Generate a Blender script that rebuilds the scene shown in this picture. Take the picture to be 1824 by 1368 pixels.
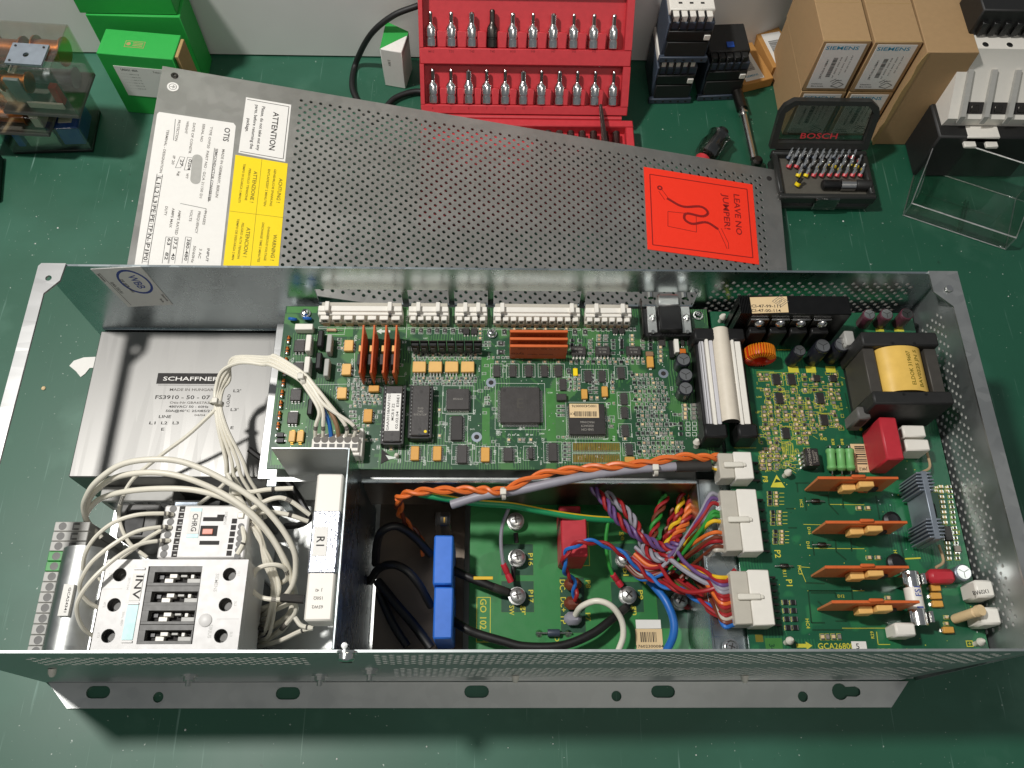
import bpy, math, random
from mathutils import Matrix, Vector, Euler
from mathutils.geometry import tessellate_polygon
random.seed(7)
S = 0.001                       # everything below is written in millimetres
sc = bpy.context.scene
for o in list(bpy.data.objects): bpy.data.objects.remove(o)
COL = sc.collection

# ------------------------------------------------------------------ camera, light, exposure
CAM = Vector((-7.2, -58.0, 584.3)); FPX = 1522.0
RM = Euler((0.434, -0.024, -0.005), 'XYZ').to_matrix()
cam = bpy.data.cameras.new('camera'); cam.sensor_width = 36; cam.lens = FPX/1824*36
cam.clip_start = 0.01; cam.clip_end = 50
co = bpy.data.objects.new('camera', cam); COL.objects.link(co)
co.location = CAM*S; co.rotation_euler = (0.434, -0.024, -0.005); sc.camera = co
world = bpy.data.worlds.new('World'); sc.world = world; world.use_nodes = True
bg = world.node_tree.nodes['Background']
bg.inputs[0].default_value = (0.80, 0.84, 0.88, 1); bg.inputs[1].default_value = 0.18
lamp = bpy.data.lights.new('bench_lamp', 'AREA'); lamp.shape = 'DISK'; lamp.size = 0.10
lamp.energy = 16; lamp.color = (1.0, 0.975, 0.945)
lo = bpy.data.objects.new('bench_lamp', lamp); COL.objects.link(lo)
lo.location = (-0.59, 0.30, 1.30)
lo.rotation_euler = (Vector((-0.10, 0.12, 0.05))-lo.location).to_track_quat('-Z', 'Y').to_euler()
ceil = bpy.data.lights.new('ceiling_lamp', 'AREA'); ceil.shape = 'RECTANGLE'; ceil.size = 1.2; ceil.size_y = 0.3
ceil.energy = 6; ceil.color = (1.0, 0.93, 0.84)
cl = bpy.data.objects.new('ceiling_lamp', ceil); COL.objects.link(cl); cl.location = (0.35, -0.95, 2.0)
cl.rotation_euler = (Vector((0.1, 0.2, 0))-cl.location).to_track_quat('-Z', 'Y').to_euler()
vs = sc.view_settings; vs.view_transform = 'Standard'; vs.look = 'None'; vs.exposure = 0.08; vs.gamma = 1
vs.use_curve_mapping = False
sc.cycles.transparent_max_bounces = 32
sc.render.resolution_x = 1024; sc.render.resolution_y = 768

# ------------------------------------------------------------------ where a sight line meets a plane
VW = dict(Z=(0,0,1), A=(470,520,4.023), B=(840,520,4.0244), C=(1200,500,3.8), D=(1460,500,3.599), E=(1260,800,3.507),
          F=(1500,800,3.506), G=(620,820,3.8), H=(920,820,3.8), I=(0,1120,2.85), J=(600,1120,2.85), K=(1180,1120,2.832),
          L=(40,450,3.04), M=(40,800,3.419), N=(480,780,3.42), O=(1240,460,3.123), P=(150,980,5.884), Q=(240,860,7.6),
          R=(0,0,2.85), S=(220,110,3.6975), T=(600,0,3.257), U=(1100,0,2.85), V=(1360,0,2.974), W=(520,480,4.8), X=(880,480,4.8))
def ray(u, v): return RM @ Vector(((u-912)/FPX, -(v-684)/FPX, -1))
def at(u, v, z=0):
    d = ray(u, v); return CAM + d*((z-CAM.z)/d.z)
def px(w, x, y): a = VW[w]; return a[0]+x/a[2], a[1]+y/a[2]
def pp(w, x, y, z=0): return at(*px(w, x, y), z)
def aty(u, v, y):
    d = ray(u, v); return CAM + d*((y-CAM.y)/d.y)

# ------------------------------------------------------------------ materials
def lin(h):
    c = [int(h[i:i+2], 16)/255 for i in (0, 2, 4)]
    return [(x/12.92 if x <= .04045 else ((x+.055)/1.055)**2.4) for x in c]
MATS = {}
def mat(name, col, rough=.5, metal=0, var=.12, scale=250, bump=0, bscale=900, spec=.5, coat=0, alpha=None):
    m = bpy.data.materials.new(name); m.use_nodes = True; nt = m.node_tree; b = nt.nodes['Principled BSDF']
    c = lin(col); tc = nt.nodes.new('ShaderNodeTexCoord')
    no = nt.nodes.new('ShaderNodeTexNoise'); no.inputs['Scale'].default_value = scale; no.inputs['Detail'].default_value = 4
    nt.links.new(tc.outputs['Object'], no.inputs['Vector'])
    mx = nt.nodes.new('ShaderNodeMix'); mx.data_type = 'RGBA'
    nt.links.new(no.outputs['Fac'], mx.inputs[0])
    mx.inputs[6].default_value = [x*(1-var) for x in c]+[1]; mx.inputs[7].default_value = [min(1, x*(1+var)) for x in c]+[1]
    nt.links.new(mx.outputs[2], b.inputs['Base Color'])
    mr = nt.nodes.new('ShaderNodeMapRange'); mr.inputs[3].default_value = max(.02, rough-.08); mr.inputs[4].default_value = rough+.1
    nt.links.new(no.outputs['Fac'], mr.inputs[0]); nt.links.new(mr.outputs[0], b.inputs['Roughness'])
    b.inputs['Metallic'].default_value = metal; b.inputs['Specular IOR Level'].default_value = spec
    if coat: b.inputs['Coat Weight'].default_value = coat
    if bump:
        n2 = nt.nodes.new('ShaderNodeTexNoise'); n2.inputs['Scale'].default_value = bscale
        nt.links.new(tc.outputs['Object'], n2.inputs['Vector'])
        bp = nt.nodes.new('ShaderNodeBump'); bp.inputs['Strength'].default_value = bump; bp.inputs['Distance'].default_value = .0005
        nt.links.new(n2.outputs['Fac'], bp.inputs['Height']); nt.links.new(bp.outputs[0], b.inputs['Normal'])
    MATS[name] = m; return m
def clear(name, tint, rough=.06, base=.10):
    m = bpy.data.materials.new(name); m.use_nodes = True; nt = m.node_tree; nt.nodes.remove(nt.nodes['Principled BSDF'])
    out = nt.nodes['Material Output']; t = nt.nodes.new('ShaderNodeBsdfTransparent'); t.inputs[0].default_value = lin(tint)+[1]
    g = nt.nodes.new('ShaderNodeBsdfGlossy'); g.inputs['Roughness'].default_value = rough
    lw = nt.nodes.new('ShaderNodeLayerWeight'); lw.inputs[0].default_value = .5; f = nt.nodes.new('ShaderNodeMath'); f.operation = 'POWER'; f.inputs[1].default_value = 4; nt.links.new(lw.outputs['Facing'], f.inputs[0])
    no = nt.nodes.new('ShaderNodeTexNoise'); no.inputs['Scale'].default_value = 90; tc = nt.nodes.new('ShaderNodeTexCoord')
    nt.links.new(tc.outputs['Object'], no.inputs['Vector'])
    ad = nt.nodes.new('ShaderNodeMath'); ad.operation = 'MULTIPLY_ADD'; ad.inputs[1].default_value = base; nt.links.new(no.outputs['Fac'], ad.inputs[0]); nt.links.new(f.outputs[0], ad.inputs[2])
    mx = nt.nodes.new('ShaderNodeMixShader'); nt.links.new(ad.outputs[0], mx.inputs[0]); nt.links.new(t.outputs[0], mx.inputs[1]); nt.links.new(g.outputs[0], mx.inputs[2])
    nt.links.new(mx.outputs[0], out.inputs[0]); MATS[name] = m; return m
def pcb(name, dark, light, scale=1.0, thr=.55):
    m = mat(name, dark, .38, 0, .05); nt = m.node_tree; b = nt.nodes['Principled BSDF']
    tc = nt.nodes.new('ShaderNodeTexCoord')
    v = nt.nodes.new('ShaderNodeTexVoronoi'); v.distance = 'CHEBYCHEV'; v.inputs['Scale'].default_value = 45*scale
    w = nt.nodes.new('ShaderNodeTexWave'); w.inputs['Scale'].default_value = 190; w.inputs['Distortion'].default_value = 3.5; w.inputs['Detail'].default_value = 1; w.inputs['Detail Scale'].default_value = .6
    n = nt.nodes.new('ShaderNodeTexNoise'); n.inputs['Scale'].default_value = 38
    for q in (v, w, n): nt.links.new(tc.outputs['Object'], q.inputs['Vector'])
    r1 = nt.nodes.new('ShaderNodeValToRGB'); r1.color_ramp.elements[0].position = .55; r1.color_ramp.elements[1].position = .58; nt.links.new(n.outputs['Fac'], r1.inputs[0])
    r2 = nt.nodes.new('ShaderNodeValToRGB'); r2.color_ramp.elements[0].position = .62; r2.color_ramp.elements[1].position = .74; nt.links.new(w.outputs['Fac'], r2.inputs[0])
    sv = nt.nodes.new('ShaderNodeSeparateColor'); nt.links.new(v.outputs['Color'], sv.inputs[0])
    r3 = nt.nodes.new('ShaderNodeMath'); r3.operation = 'GREATER_THAN'; r3.inputs[1].default_value = thr; nt.links.new(sv.outputs[0], r3.inputs[0])
    mu = nt.nodes.new('ShaderNodeMath'); mu.operation = 'MULTIPLY'; nt.links.new(r2.outputs[0], mu.inputs[0]); nt.links.new(r3.outputs[0], mu.inputs[1])
    ma = nt.nodes.new('ShaderNodeMath'); ma.operation = 'MAXIMUM'; nt.links.new(mu.outputs[0], ma.inputs[0]); nt.links.new(r1.outputs[0], ma.inputs[1])
    mx = nt.nodes.new('ShaderNodeMix'); mx.data_type = 'RGBA'; mx.inputs[6].default_value = lin(dark)+[1]; mx.inputs[7].default_value = lin(light)+[1]
    nt.links.new(ma.outputs[0], mx.inputs[0]); nt.links.new(mx.outputs[2], b.inputs['Base Color'])
    bp = nt.nodes.new('ShaderNodeBump'); bp.inputs['Strength'].default_value = .25; bp.inputs['Distance'].default_value = .0001
    nt.links.new(ma.outputs[0], bp.inputs['Height']); nt.links.new(bp.outputs[0], b.inputs['Normal'])
    return m
def steel(name, col, rough, spangle=.10, stretch=(1,1,1), metal=1):
    m = mat(name, col, rough, metal, .05); nt = m.node_tree; b = nt.nodes['Principled BSDF']
    tc = nt.nodes.new('ShaderNodeTexCoord'); mp = nt.nodes.new('ShaderNodeMapping'); mp.inputs['Scale'].default_value = stretch
    nt.links.new(tc.outputs['Object'], mp.inputs[0])
    v = nt.nodes.new('ShaderNodeTexVoronoi'); v.inputs['Scale'].default_value = 160; nt.links.new(mp.outputs[0], v.inputs['Vector'])
    n = nt.nodes.new('ShaderNodeTexNoise'); n.inputs['Scale'].default_value = 14; n.inputs['Detail'].default_value = 6; nt.links.new(mp.outputs[0], n.inputs['Vector'])
    s = nt.nodes.new('ShaderNodeSeparateColor'); nt.links.new(v.outputs['Color'], s.inputs[0])
    a = nt.nodes.new('ShaderNodeMath'); a.operation = 'MULTIPLY_ADD'; a.inputs[1].default_value = spangle*2; nt.links.new(s.outputs[0], a.inputs[0]); nt.links.new(n.outputs['Fac'], a.inputs[2])
    mr = nt.nodes.new('ShaderNodeMapRange'); mr.inputs[1].default_value = .3; mr.inputs[2].default_value = .9; mr.inputs[3].default_value = rough-.06; mr.inputs[4].default_value = rough+.12
    nt.links.new(a.outputs[0], mr.inputs[0]); nt.links.new(mr.outputs[0], b.inputs['Roughness'])
    c = lin(col); mx = nt.nodes.new('ShaderNodeMix'); mx.data_type = 'RGBA'; mx.inputs[6].default_value = [x*.82 for x in c]+[1]; mx.inputs[7].default_value = [min(1, x*1.08) for x in c]+[1]
    nt.links.new(a.outputs[0], mx.inputs[0]); nt.links.new(mx.outputs[2], b.inputs['Base Color'])
    return m

steel('zinc', 'c8d2d4', .25); steel('zinc_side', 'b4bab9', .42, metal=.88); steel('zinc_dull', 'cbcdca', .40); steel('lid_steel', 'b4b3ae', .34, metal=.92); steel('filter_steel', '8a8986', .42, .14, (1, .10, 1), metal=.88); mat('cut_edge', 'b4b4ae', .55, .3, bump=.2); mat('cut_lit', 'e6e6e0', .55, .1)
mat('screw_steel', 'd2d2ce', .32, .9, bump=.15)
steel('aluminium', 'c9c9c7', .30, .05, (.2, 1, 1)); mat('chrome', 'dededc', .18, 1, .05); mat('solder', 'cfcfca', .25, 1, .1, 2000); mat('tool_steel', '6b6460', .35, 1)
mat('gold', 'b9964a', .35, 1); mat('copper', 'c7793f', .3, 1); mat('dark_metal', '55524e', .35, 1); mat('heat_grey', '9aa3ad', .42, .7); mat('black_anod', '0d0d0d', .35, .2)
pcb('pcb_main', '204a2e', '42723e'); pcb('pcb_power', '17563a', '226a42', .6, .85); pcb('pcb_low', '2f7d41', '2b733b', .3, .9)
mat('pad_dark', '1c4a33', .4); mat('silk_white', 'cfd6cc', .6); mat('silk_yellow', 'c9c23a', .6); mat('mask_light', '3d7836', .4); mat('mask_dark', '0f3d25', .4)
mat('ic', '2b2826', .45, bump=.1); mat('ic_grey', '3b3836', .42, bump=.1); mat('ic_print', '8b8880', .6); mat('black_pl', '141414', .42); mat('black_soft', '1d1d1c', .55); mat('socket_black', '111111', .4)
mat('white_pl', 'e4e0d6', .42, var=.04); mat('nylon', 'd9d5c8', .38, var=.05); mat('nylon_dim', 'b8b3a6', .38, var=.05); mat('grey_pl', 'a9a8a2', .45); mat('grey_light', 'c6c5c8', .38, var=.04); mat('grey_dark', '5c5b58', .5); mat('contactor', 'd0cecb', .42, var=.03)
mat('tan', 'd09a45', .5, bump=.1); mat('tan_light', 'e0b268', .5); mat('smd_tan', 'b59a78', .5); mat('smd_dark', '2c2a28', .5); mat('smd_grey', '8b857b', .5); mat('amber', 'c26a22', .35)
mat('card_orange', 'c9602a', .5, bump=.1); mat('card_copper', 'c87a48', .5, bump=.1); mat('card_brown', 'a8502a', .5); mat('sip', 'bf5528', .45); mat('sip_print', '6b2a18', .6)
mat('red_cap', 'b32a35', .45); mat('red_case', 'c2353c', .42, bump=.08); mat('red_dark', '8f1a22', .5); mat('blue_cap', '2f6fd0', .4); mat('blue_disc', '1f5fae', .35); mat('green_res', '6aa862', .45); mat('sleeve', '1b1c24', .3); mat('sleeve_purple', '5b2f3c', .3)
mat('winding', 'dcb55a', .32, var=.2, scale=120); mat('core', '4a4742', .5, .4); mat('toroid_red', 'c22f12', .3); mat('toroid_gold', 'e8891f', .28, .3)
mat('w_white', 'e2ddcd', .42, var=.05); mat('w_black', '1a1918', .45); mat('w_orange', 'd86c2c', .42); mat('w_red', '981d22', .42); mat('w_blue', '2367b5', .4); mat('w_green', '2c8a35', .42); mat('w_yellow', 'dcb321', .42)
mat('w_violet', '614577', .42); mat('w_grey', '8f8d96', .45); mat('w_brown', '6b3420', .45); mat('w_lug', 'b82a38', .4); mat('w_greenstripe', '1f8f5a', .42); mat('shrink', '33312e', .5)
mat('ribbon', 'd2c9b8', .5, var=.08); mat('paper', 'e6e4de', .7, var=.04); mat('ink', '24211f', .7); mat('ink_soft', '6a6660', .7); mat('label_tan', 'dcc194', .6, var=.05); mat('label_yellow', 'f2d400', .55, var=.03); mat('ink_olive', '6e6410', .6); mat('label_red', 'ff3418', .55, var=.05, bump=.3, bscale=1500); mat('ink_red', '8a0f0c', .6)
mat('ink_blue', '3a4f9a', .6); mat('foil', 'bfc2cc', .28, .9, bump=.8, bscale=500); mat('mint', 'a9d3d2', .4); mat('teal_print', '2f93b5', .6); mat('salmon', 'd98873', .45); mat('pink_pad', 'd9a79b', .5)
mat('carton', 'a98a62', .75, var=.08, bump=.15); mat('carton_orange', 'b98748', .7, var=.06); mat('carton_green', '2aa545', .55, var=.05); mat('carton_green_dark', '1d7a38', .6); mat('kraft', 'a98d5c', .8)
mat('wall_paint', 'ebeae6', .6, var=.04, scale=20); mat('rubber', '161616', .55); mat('case_smoke', '2a2b29', .3); mat('case_tray', '57544c', .5); mat('steel_blue', '3a4350', .45); mat('blue_coil', '2456b8', .4); steel('well_shaded', '6e645a', .36); mat('brown_old', '8a6a4c', .55)
clear('clear_pl', 'f4f7f4', .08, .14); clear('clear_old', 'f7f6f2', .10, .20); clear('smoke_pl', 'c9cbc5', .12, .30); clear('edge_glint', 'fbfcfb', .35, 1.3); clear('glass', 'e9e5d2', .05)

# table top: green rubber-painted bench with scratches, scuffs and dust
def table_mat():
    m = mat('bench_green', '15523b', .47, 0, .18, 12, spec=.7); nt = m.node_tree; b = nt.nodes['Principled BSDF']; L = nt.links.new
    tc = nt.nodes.new('ShaderNodeTexCoord')
    base = b.inputs['Base Color'].links[0].from_socket
    def layer(src, vecscale, rot, scale, lo, hi, col, amt, prev, det=3):
        mp = nt.nodes.new('ShaderNodeMapping'); mp.inputs['Scale'].default_value = vecscale; mp.inputs['Rotation'].default_value = (0, 0, rot); L(tc.outputs['Object'], mp.inputs[0])
        n = nt.nodes.new('ShaderNodeTexNoise'); n.inputs['Scale'].default_value = scale; n.inputs['Detail'].default_value = det; L(mp.outputs[0], n.inputs['Vector'])
        r = nt.nodes.new('ShaderNodeMapRange'); r.inputs[1].default_value = lo; r.inputs[2].default_value = hi; r.inputs[4].default_value = amt; L(n.outputs['Fac'], r.inputs[0])
        x = nt.nodes.new('ShaderNodeMix'); x.data_type = 'RGBA'; x.inputs[7].default_value = lin(col)+[1]; L(r.outputs[0], x.inputs[0]); L(prev, x.inputs[6]); return x.outputs[2]
    c = layer(0, (1,1,1), 0, 16, .55, .8, '6f9a86', .35, base, 8)
    c = layer(0, (60,2.2,1), 1.45, 6, .67, .77, '8fb3a6', .42, c)
    c = layer(0, (1,1.6,1), .2, 5, .50, .78, '3f7a66', .55, c, 9)
    c = layer(0, (45,1.2,1), 2.2, 9, .73, .82, '8fb3a4', .35, c)
    c = layer(0, (50,.8,1), .35, 7, .72, .80, '8fb0a0', .40, c)
    c = layer(0, (70,1,1), -.9, 6, .73, .82, '8fb0a0', .35, c)
    c = layer(0, (1,1,1), 0, 420, .74, .78, 'd5ddd4', .55, c, 2)
    c = layer(0, (1,1,1), .4, 150, .72, .78, '0c3020', .7, c, 3)
    L(c, b.inputs['Base Color'])
table_mat()

# ------------------------------------------------------------------ mesh builder
TEXT = {}
def text_mesh(s):
    if s not in TEXT:
        cu = bpy.data.curves.new('t', 'FONT'); cu.body = s; cu.size = 1; cu.resolution_u = 2; cu.offset = .012
        ob = bpy.data.objects.new('t', cu); COL.objects.link(ob)
        me = ob.to_mesh(); vs_ = [tuple(v.co) for v in me.vertices]; fs = [tuple(p.vertices) for p in me.polygons]
        ob.to_mesh_clear(); bpy.data.objects.remove(ob); bpy.data.curves.remove(cu); TEXT[s] = (vs_, fs)
    return TEXT[s]
def spline(P, n=8):
    P = [Vector(p) for p in P]
    if len(P) < 3: return P
    Q = [P[0]*2-P[1]]+P+[P[-1]*2-P[-2]]; out = []
    for i in range(1, len(Q)-2):
        a, b, c, d = Q[i-1:i+3]
        for k in range(n):
            t = k/n; out.append(.5*((2*b)+(c-a)*t+(2*a-5*b+4*c-d)*t*t+(3*b-a-3*c+d)*t**3))
    out.append(P[-1]); return out
class MB:
    def __init__(s, fn=None): s.v = []; s.f = []; s.m = []; s.sm = []; s.mats = []; s.M = Matrix(); s.fn = fn
    def mi(s, m):
        if m not in s.mats: s.mats.append(m)
        return s.mats.index(m)
    def add(s, vs_, fs, m, smooth=False):
        o = len(s.v); k = s.mi(m)
        for p in vs_:
            q = s.M @ Vector(p); s.v.append(s.fn(q) if s.fn else q)
        for f in fs: s.f.append([o+i for i in f]); s.m.append(k); s.sm.append(smooth)
    def convex(s, vs_, fs, m, smooth=False):
        c = sum((Vector(p) for p in vs_), Vector())/len(vs_); out = []
        for f in fs:
            a = [Vector(vs_[i]) for i in f]; n = Vector()
            for i in range(1, len(a)-1): n += (a[i]-a[0]).cross(a[i+1]-a[0])
            out.append(f if n.dot(sum(a, Vector())/len(a)-c) > 0 else f[::-1])
        s.add(vs_, out, m, smooth)
    def box(s, x0, y0, z0, x1, y1, z1, m, b=0):
        x0, x1 = min(x0, x1), max(x0, x1); y0, y1 = min(y0, y1), max(y0, y1); z0, z1 = min(z0, z1), max(z0, z1)
        if b <= 0:
            vs_ = [(x, y, z) for z in (z0, z1) for y in (y0, y1) for x in (x0, x1)]
            s.convex(vs_, [[0,1,3,2],[4,5,7,6],[0,1,5,4],[2,3,7,6],[0,2,6,4],[1,3,7,5]], m); return
        b = min(b, (x1-x0)*.45, (y1-y0)*.45, (z1-z0)*.45)
        vs_ = []; ix = {}
        for a, x in enumerate((x0, x1)):
            for c, y in enumerate((y0, y1)):
                for d, z in enumerate((z0, z1)):
                    xi = x+b*(1-2*a); yi = y+b*(1-2*c); zi = z+b*(1-2*d)
                    for e, p in enumerate(((x, yi, zi), (xi, y, zi), (xi, yi, z))): ix[a, c, d, e] = len(vs_); vs_.append(p)
        fs = []
        for a in (0, 1):
            fs.append([ix[a,0,0,0], ix[a,1,0,0], ix[a,1,1,0], ix[a,0,1,0]]); fs.append([ix[0,a,0,1], ix[1,a,0,1], ix[1,a,1,1], ix[0,a,1,1]]); fs.append([ix[0,0,a,2], ix[1,0,a,2], ix[1,1,a,2], ix[0,1,a,2]])
            for c in (0, 1):
                fs.append([ix[a,c,0,0], ix[a,c,1,0], ix[a,c,1,1], ix[a,c,0,1]]); fs.append([ix[a,0,c,0], ix[a,1,c,0], ix[a,1,c,2], ix[a,0,c,2]]); fs.append([ix[0,a,c,1], ix[1,a,c,1], ix[1,a,c,2], ix[0,a,c,2]])
                for d in (0, 1): fs.append([ix[a,c,d,0], ix[a,c,d,1], ix[a,c,d,2]])
        s.convex(vs_, fs, m)
    def lathe(s, p, prof, m, n=14, ax=(0, 0, 1), cap=True, smooth=True):
        p = Vector(p); q = Vector((0, 0, 1)).rotation_difference(Vector(ax)); vs_ = []; fs = []
        for r, z in prof:
            for k in range(n):
                a = 2*math.pi*(k+.5)/n; vs_.append(p + q @ Vector((r*math.cos(a), r*math.sin(a), z)))
        for i in range(len(prof)-1):
            for k in range(n): fs.append([i*n+k, i*n+(k+1) % n, (i+1)*n+(k+1) % n, (i+1)*n+k])
        s.add(vs_, fs, m, smooth)
        if cap: s.add(vs_[-n:], [list(range(n))], m); s.add(vs_[:n], [list(range(n))[::-1]], m)
    def cyl(s, p, r, h, m, n=14, ax=(0, 0, 1), bev=0):
        pr = [(r, 0), (r, h)] if not bev else [(r-bev, 0), (r, bev), (r, h-bev), (r-bev, h)]
        s.lathe(p, pr, m, n, ax)
    def tube(s, P, r, m, n=7, sp=6, cap=True, mats=None):
        P = spline(P, sp); vs_ = []; fs = []; N = None; fm = []
        for i, p in enumerate(P):
            t = (P[min(i+1, len(P)-1)]-P[max(i-1, 0)]).normalized()
            if N is None: N = t.orthogonal().normalized()
            N = (N - t*N.dot(t)).normalized(); Bn = t.cross(N)
            rr = r(i/(len(P)-1)) if callable(r) else r
            for k in range(n):
                a = 2*math.pi*k/n; vs_.append(p+(N*math.cos(a)+Bn*math.sin(a))*rr)
        for i in range(len(P)-1):
            for k in range(n): fs.append([i*n+k, i*n+(k+1) % n, (i+1)*n+(k+1) % n, (i+1)*n+k])
        s.add(vs_, fs, m, True)
        if cap: s.add(vs_[:n], [list(range(n))[::-1]], m); s.add(vs_[-n:], [list(range(n))], m)
    def plate(s, outer, holes, z0, z1, m):
        loops = [[Vector((x, y, 0)) for x, y in outer]]+[[Vector((x, y, 0)) for x, y in h] for h in holes]
        tris = tessellate_polygon(loops); flat = [p for l in loops for p in l]
        for z, fl in ((z1, False), (z0, True)):
            fs = []
            for t in tris:
                a, b, c = [flat[i] for i in t]; up = (b-a).cross(c-a).z > 0
                fs.append(list(t) if up != fl else list(t)[::-1])
            s.add([(p.x, p.y, z) for p in flat], fs, m)
        for l in loops:
            n = len(l); s.add([(p.x, p.y, z) for z in (z0, z1) for p in l], [[i, (i+1) % n, n+(i+1) % n, n+i] for i in range(n)], m)
    def perf(s, x0, y0, x1, y1, m, pitch=7.5, r=1.6, t=1.0, n=8, skip=None, fm='cut_edge'):
        """sheet z=0..-t with staggered round holes"""
        rowh = pitch/2; rows = max(1, round((y1-y0)/rowh)); rowh = (y1-y0)/rows; cols = max(1, round((x1-x0)/pitch)); pt = (x1-x0)/cols
        r = min(r, rowh*.46)
        vs_ = []; fs = []; ws = []
        ang = [math.pi*(k+.5)*2/n for k in range(n)]
        for j in range(rows):
            ya = y0+j*rowh; yb = ya+rowh; off = (j % 2)*.5; xs = [x0+(i+off)*pt for i in range(cols+(0 if not off else 0))]
            if off:
                for a, b in ((x0, x0+pt*.5), (x1-pt*.5, x1)):
                    o = len(vs_); vs_ += [(a, ya, 0), (b, ya, 0), (b, yb, 0), (a, yb, 0)]; fs.append([o, o+1, o+2, o+3])
                xs = xs[:-1]
            for xa in xs:
                xb = xa+pt; cx = (xa+xb)/2; cy = (ya+yb)/2
                o = len(vs_)
                if skip and skip(cx, cy):
                    vs_ += [(xa, ya, 0), (xb, ya, 0), (xb, yb, 0), (xa, yb, 0)]; fs.append([o, o+1, o+2, o+3]); continue
                vs_ += [(xb, yb, 0), (xa, yb, 0), (xa, ya, 0), (xb, ya, 0)]+[(cx+r*math.cos(a), cy+r*math.sin(a), 0) for a in ang]+[(cx+r*math.cos(a), cy+r*math.sin(a), -t) for a in ang]
                q = n//4; h = o+4; last = None
                for c in range(4):           # corner c sits in quadrant c
                    k0 = c*q
                    for k in range(k0, k0+q-1): fs.append([o+c, h+k+1, h+k])
                    k1 = k0+q-1; fs.append([o+c, o+(c+1) % 4, h+(k1+1) % n, h+k1])
                for k in range(n): ws.append([h+k, h+(k+1) % n, h+n+(k+1) % n, h+n+k])
        s.add(vs_, fs, m); s.add(vs_, ws, fm)
    def text(s, t, x, y, z, h, m, rot=0, w=None, ax='c'):
        vs_, fs = text_mesh(t)
        if not vs_: return
        xa = min(v[0] for v in vs_); xb = max(v[0] for v in vs_); k = h/.70; kx = k if w is None else w/max(.01, xb-xa)
        ca, sa = math.cos(rot), math.sin(rot); cx = (xa+xb)/2 if ax == 'c' else xa
        out = []
        for a, b, _ in vs_:
            p, q = (a-cx)*kx, (b-.35)*k; out.append((x+p*ca-q*sa, y+p*sa+q*ca, z))
        s.add(out, fs, m)
    def rectline(s, x0, y0, x1, y1, z, t, m):
        x0, x1 = min(x0, x1), max(x0, x1); y0, y1 = min(y0, y1), max(y0, y1)
        for a in ((x0, y0, x1, y0+t), (x0, y1-t, x1, y1), (x0, y0+t, x0+t, y1-t), (x1-t, y0+t, x1, y1-t)): s.flat(*a, z, m)
    def flat(s, x0, y0, x1, y1, z, m):
        x0, x1 = min(x0, x1), max(x0, x1); y0, y1 = min(y0, y1), max(y0, y1)
        s.add([(x0, y0, z), (x1, y0, z), (x1, y1, z), (x0, y1, z)], [[0, 1, 2, 3]], m)
    def seg(s, a, b, t, z, m):
        a = Vector((*a, 0)); b = Vector((*b, 0)); d = (b-a).normalized(); n = Vector((-d.y, d.x, 0))*t/2
        s.add([(*(q.xy), z) for q in (a-n, b-n, b+n, a+n)], [[0, 1, 2, 3]], m)
    def mesh(s, name, org=(0, 0, 0)):
        me = bpy.data.meshes.new(name); org = Vector(org)
        me.from_pydata([(v-org)*S for v in s.v], [], s.f)
        for m in s.mats: me.materials.append(MATS[m])
        me.polygons.foreach_set('material_index', s.m); me.polygons.foreach_set('use_smooth', s.sm); me.update(); me.set_sharp_from_angle(angle=math.radians(38)); return me
    def build(s, name, parent=None, label=None, cat=None, group=None, kind=None):
        xs = [v.x for v in s.v]; ys = [v.y for v in s.v]; zs = [v.z for v in s.v]
        org = Vector(((min(xs)+max(xs))/2, (min(ys)+max(ys))/2, min(zs)))
        o = bpy.data.objects.new(name, s.mesh(name, org)); COL.objects.link(o); return place(o, org, parent, label, cat, group, kind)
ORG = {}
def place(o, org, parent=None, label=None, cat=None, group=None, kind=None):
    org = Vector(org); ORG[o.name] = org.copy()
    if parent: o.parent = parent; o.location = (org-ORG[parent.name])*S
    else: o.location = org*S
    if label: o['label'] = label
    if cat: o['category'] = cat
    if group: o['group'] = group
    if kind: o['kind'] = kind
    return o
def empty(name, loc, label, cat, group=None):
    o = bpy.data.objects.new(name, None); o.empty_display_size = .01; COL.objects.link(o); return place(o, loc, None, label, cat, group)
def put(me, name, parent, loc, rz=0, sc_=None):
    o = bpy.data.objects.new(name, me); COL.objects.link(o); place(o, loc, parent); o.rotation_euler = (0, 0, rz)
    if sc_: o.scale = sc_
    return o
def frame(o, x, y, z=(0, 0, 1)):
    x = Vector(x).normalized(); y = Vector(y).normalized(); z = x.cross(y).normalized(); o = Vector(o)
    return Matrix(((x.x, y.x, z.x, o.x), (x.y, y.y, z.y, o.y), (x.z, y.z, z.z, o.z), (0, 0, 0, 1)))
def circ(x, y, r, n=16): return [(x+r*math.cos(2*math.pi*k/n), y+r*math.sin(2*math.pi*k/n)) for k in range(n)]
def slot(x, y, w, h, n=6):
    r = h/2; out = []
    for k in range(n+1): a = -math.pi/2+math.pi*k/n; out.append((x+w/2-r+r*math.cos(a), y+r*math.sin(a)))
    for k in range(n+1): a = math.pi/2+math.pi*k/n; out.append((x-w/2+r+r*math.cos(a), y+r*math.sin(a)))
    return out
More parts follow.
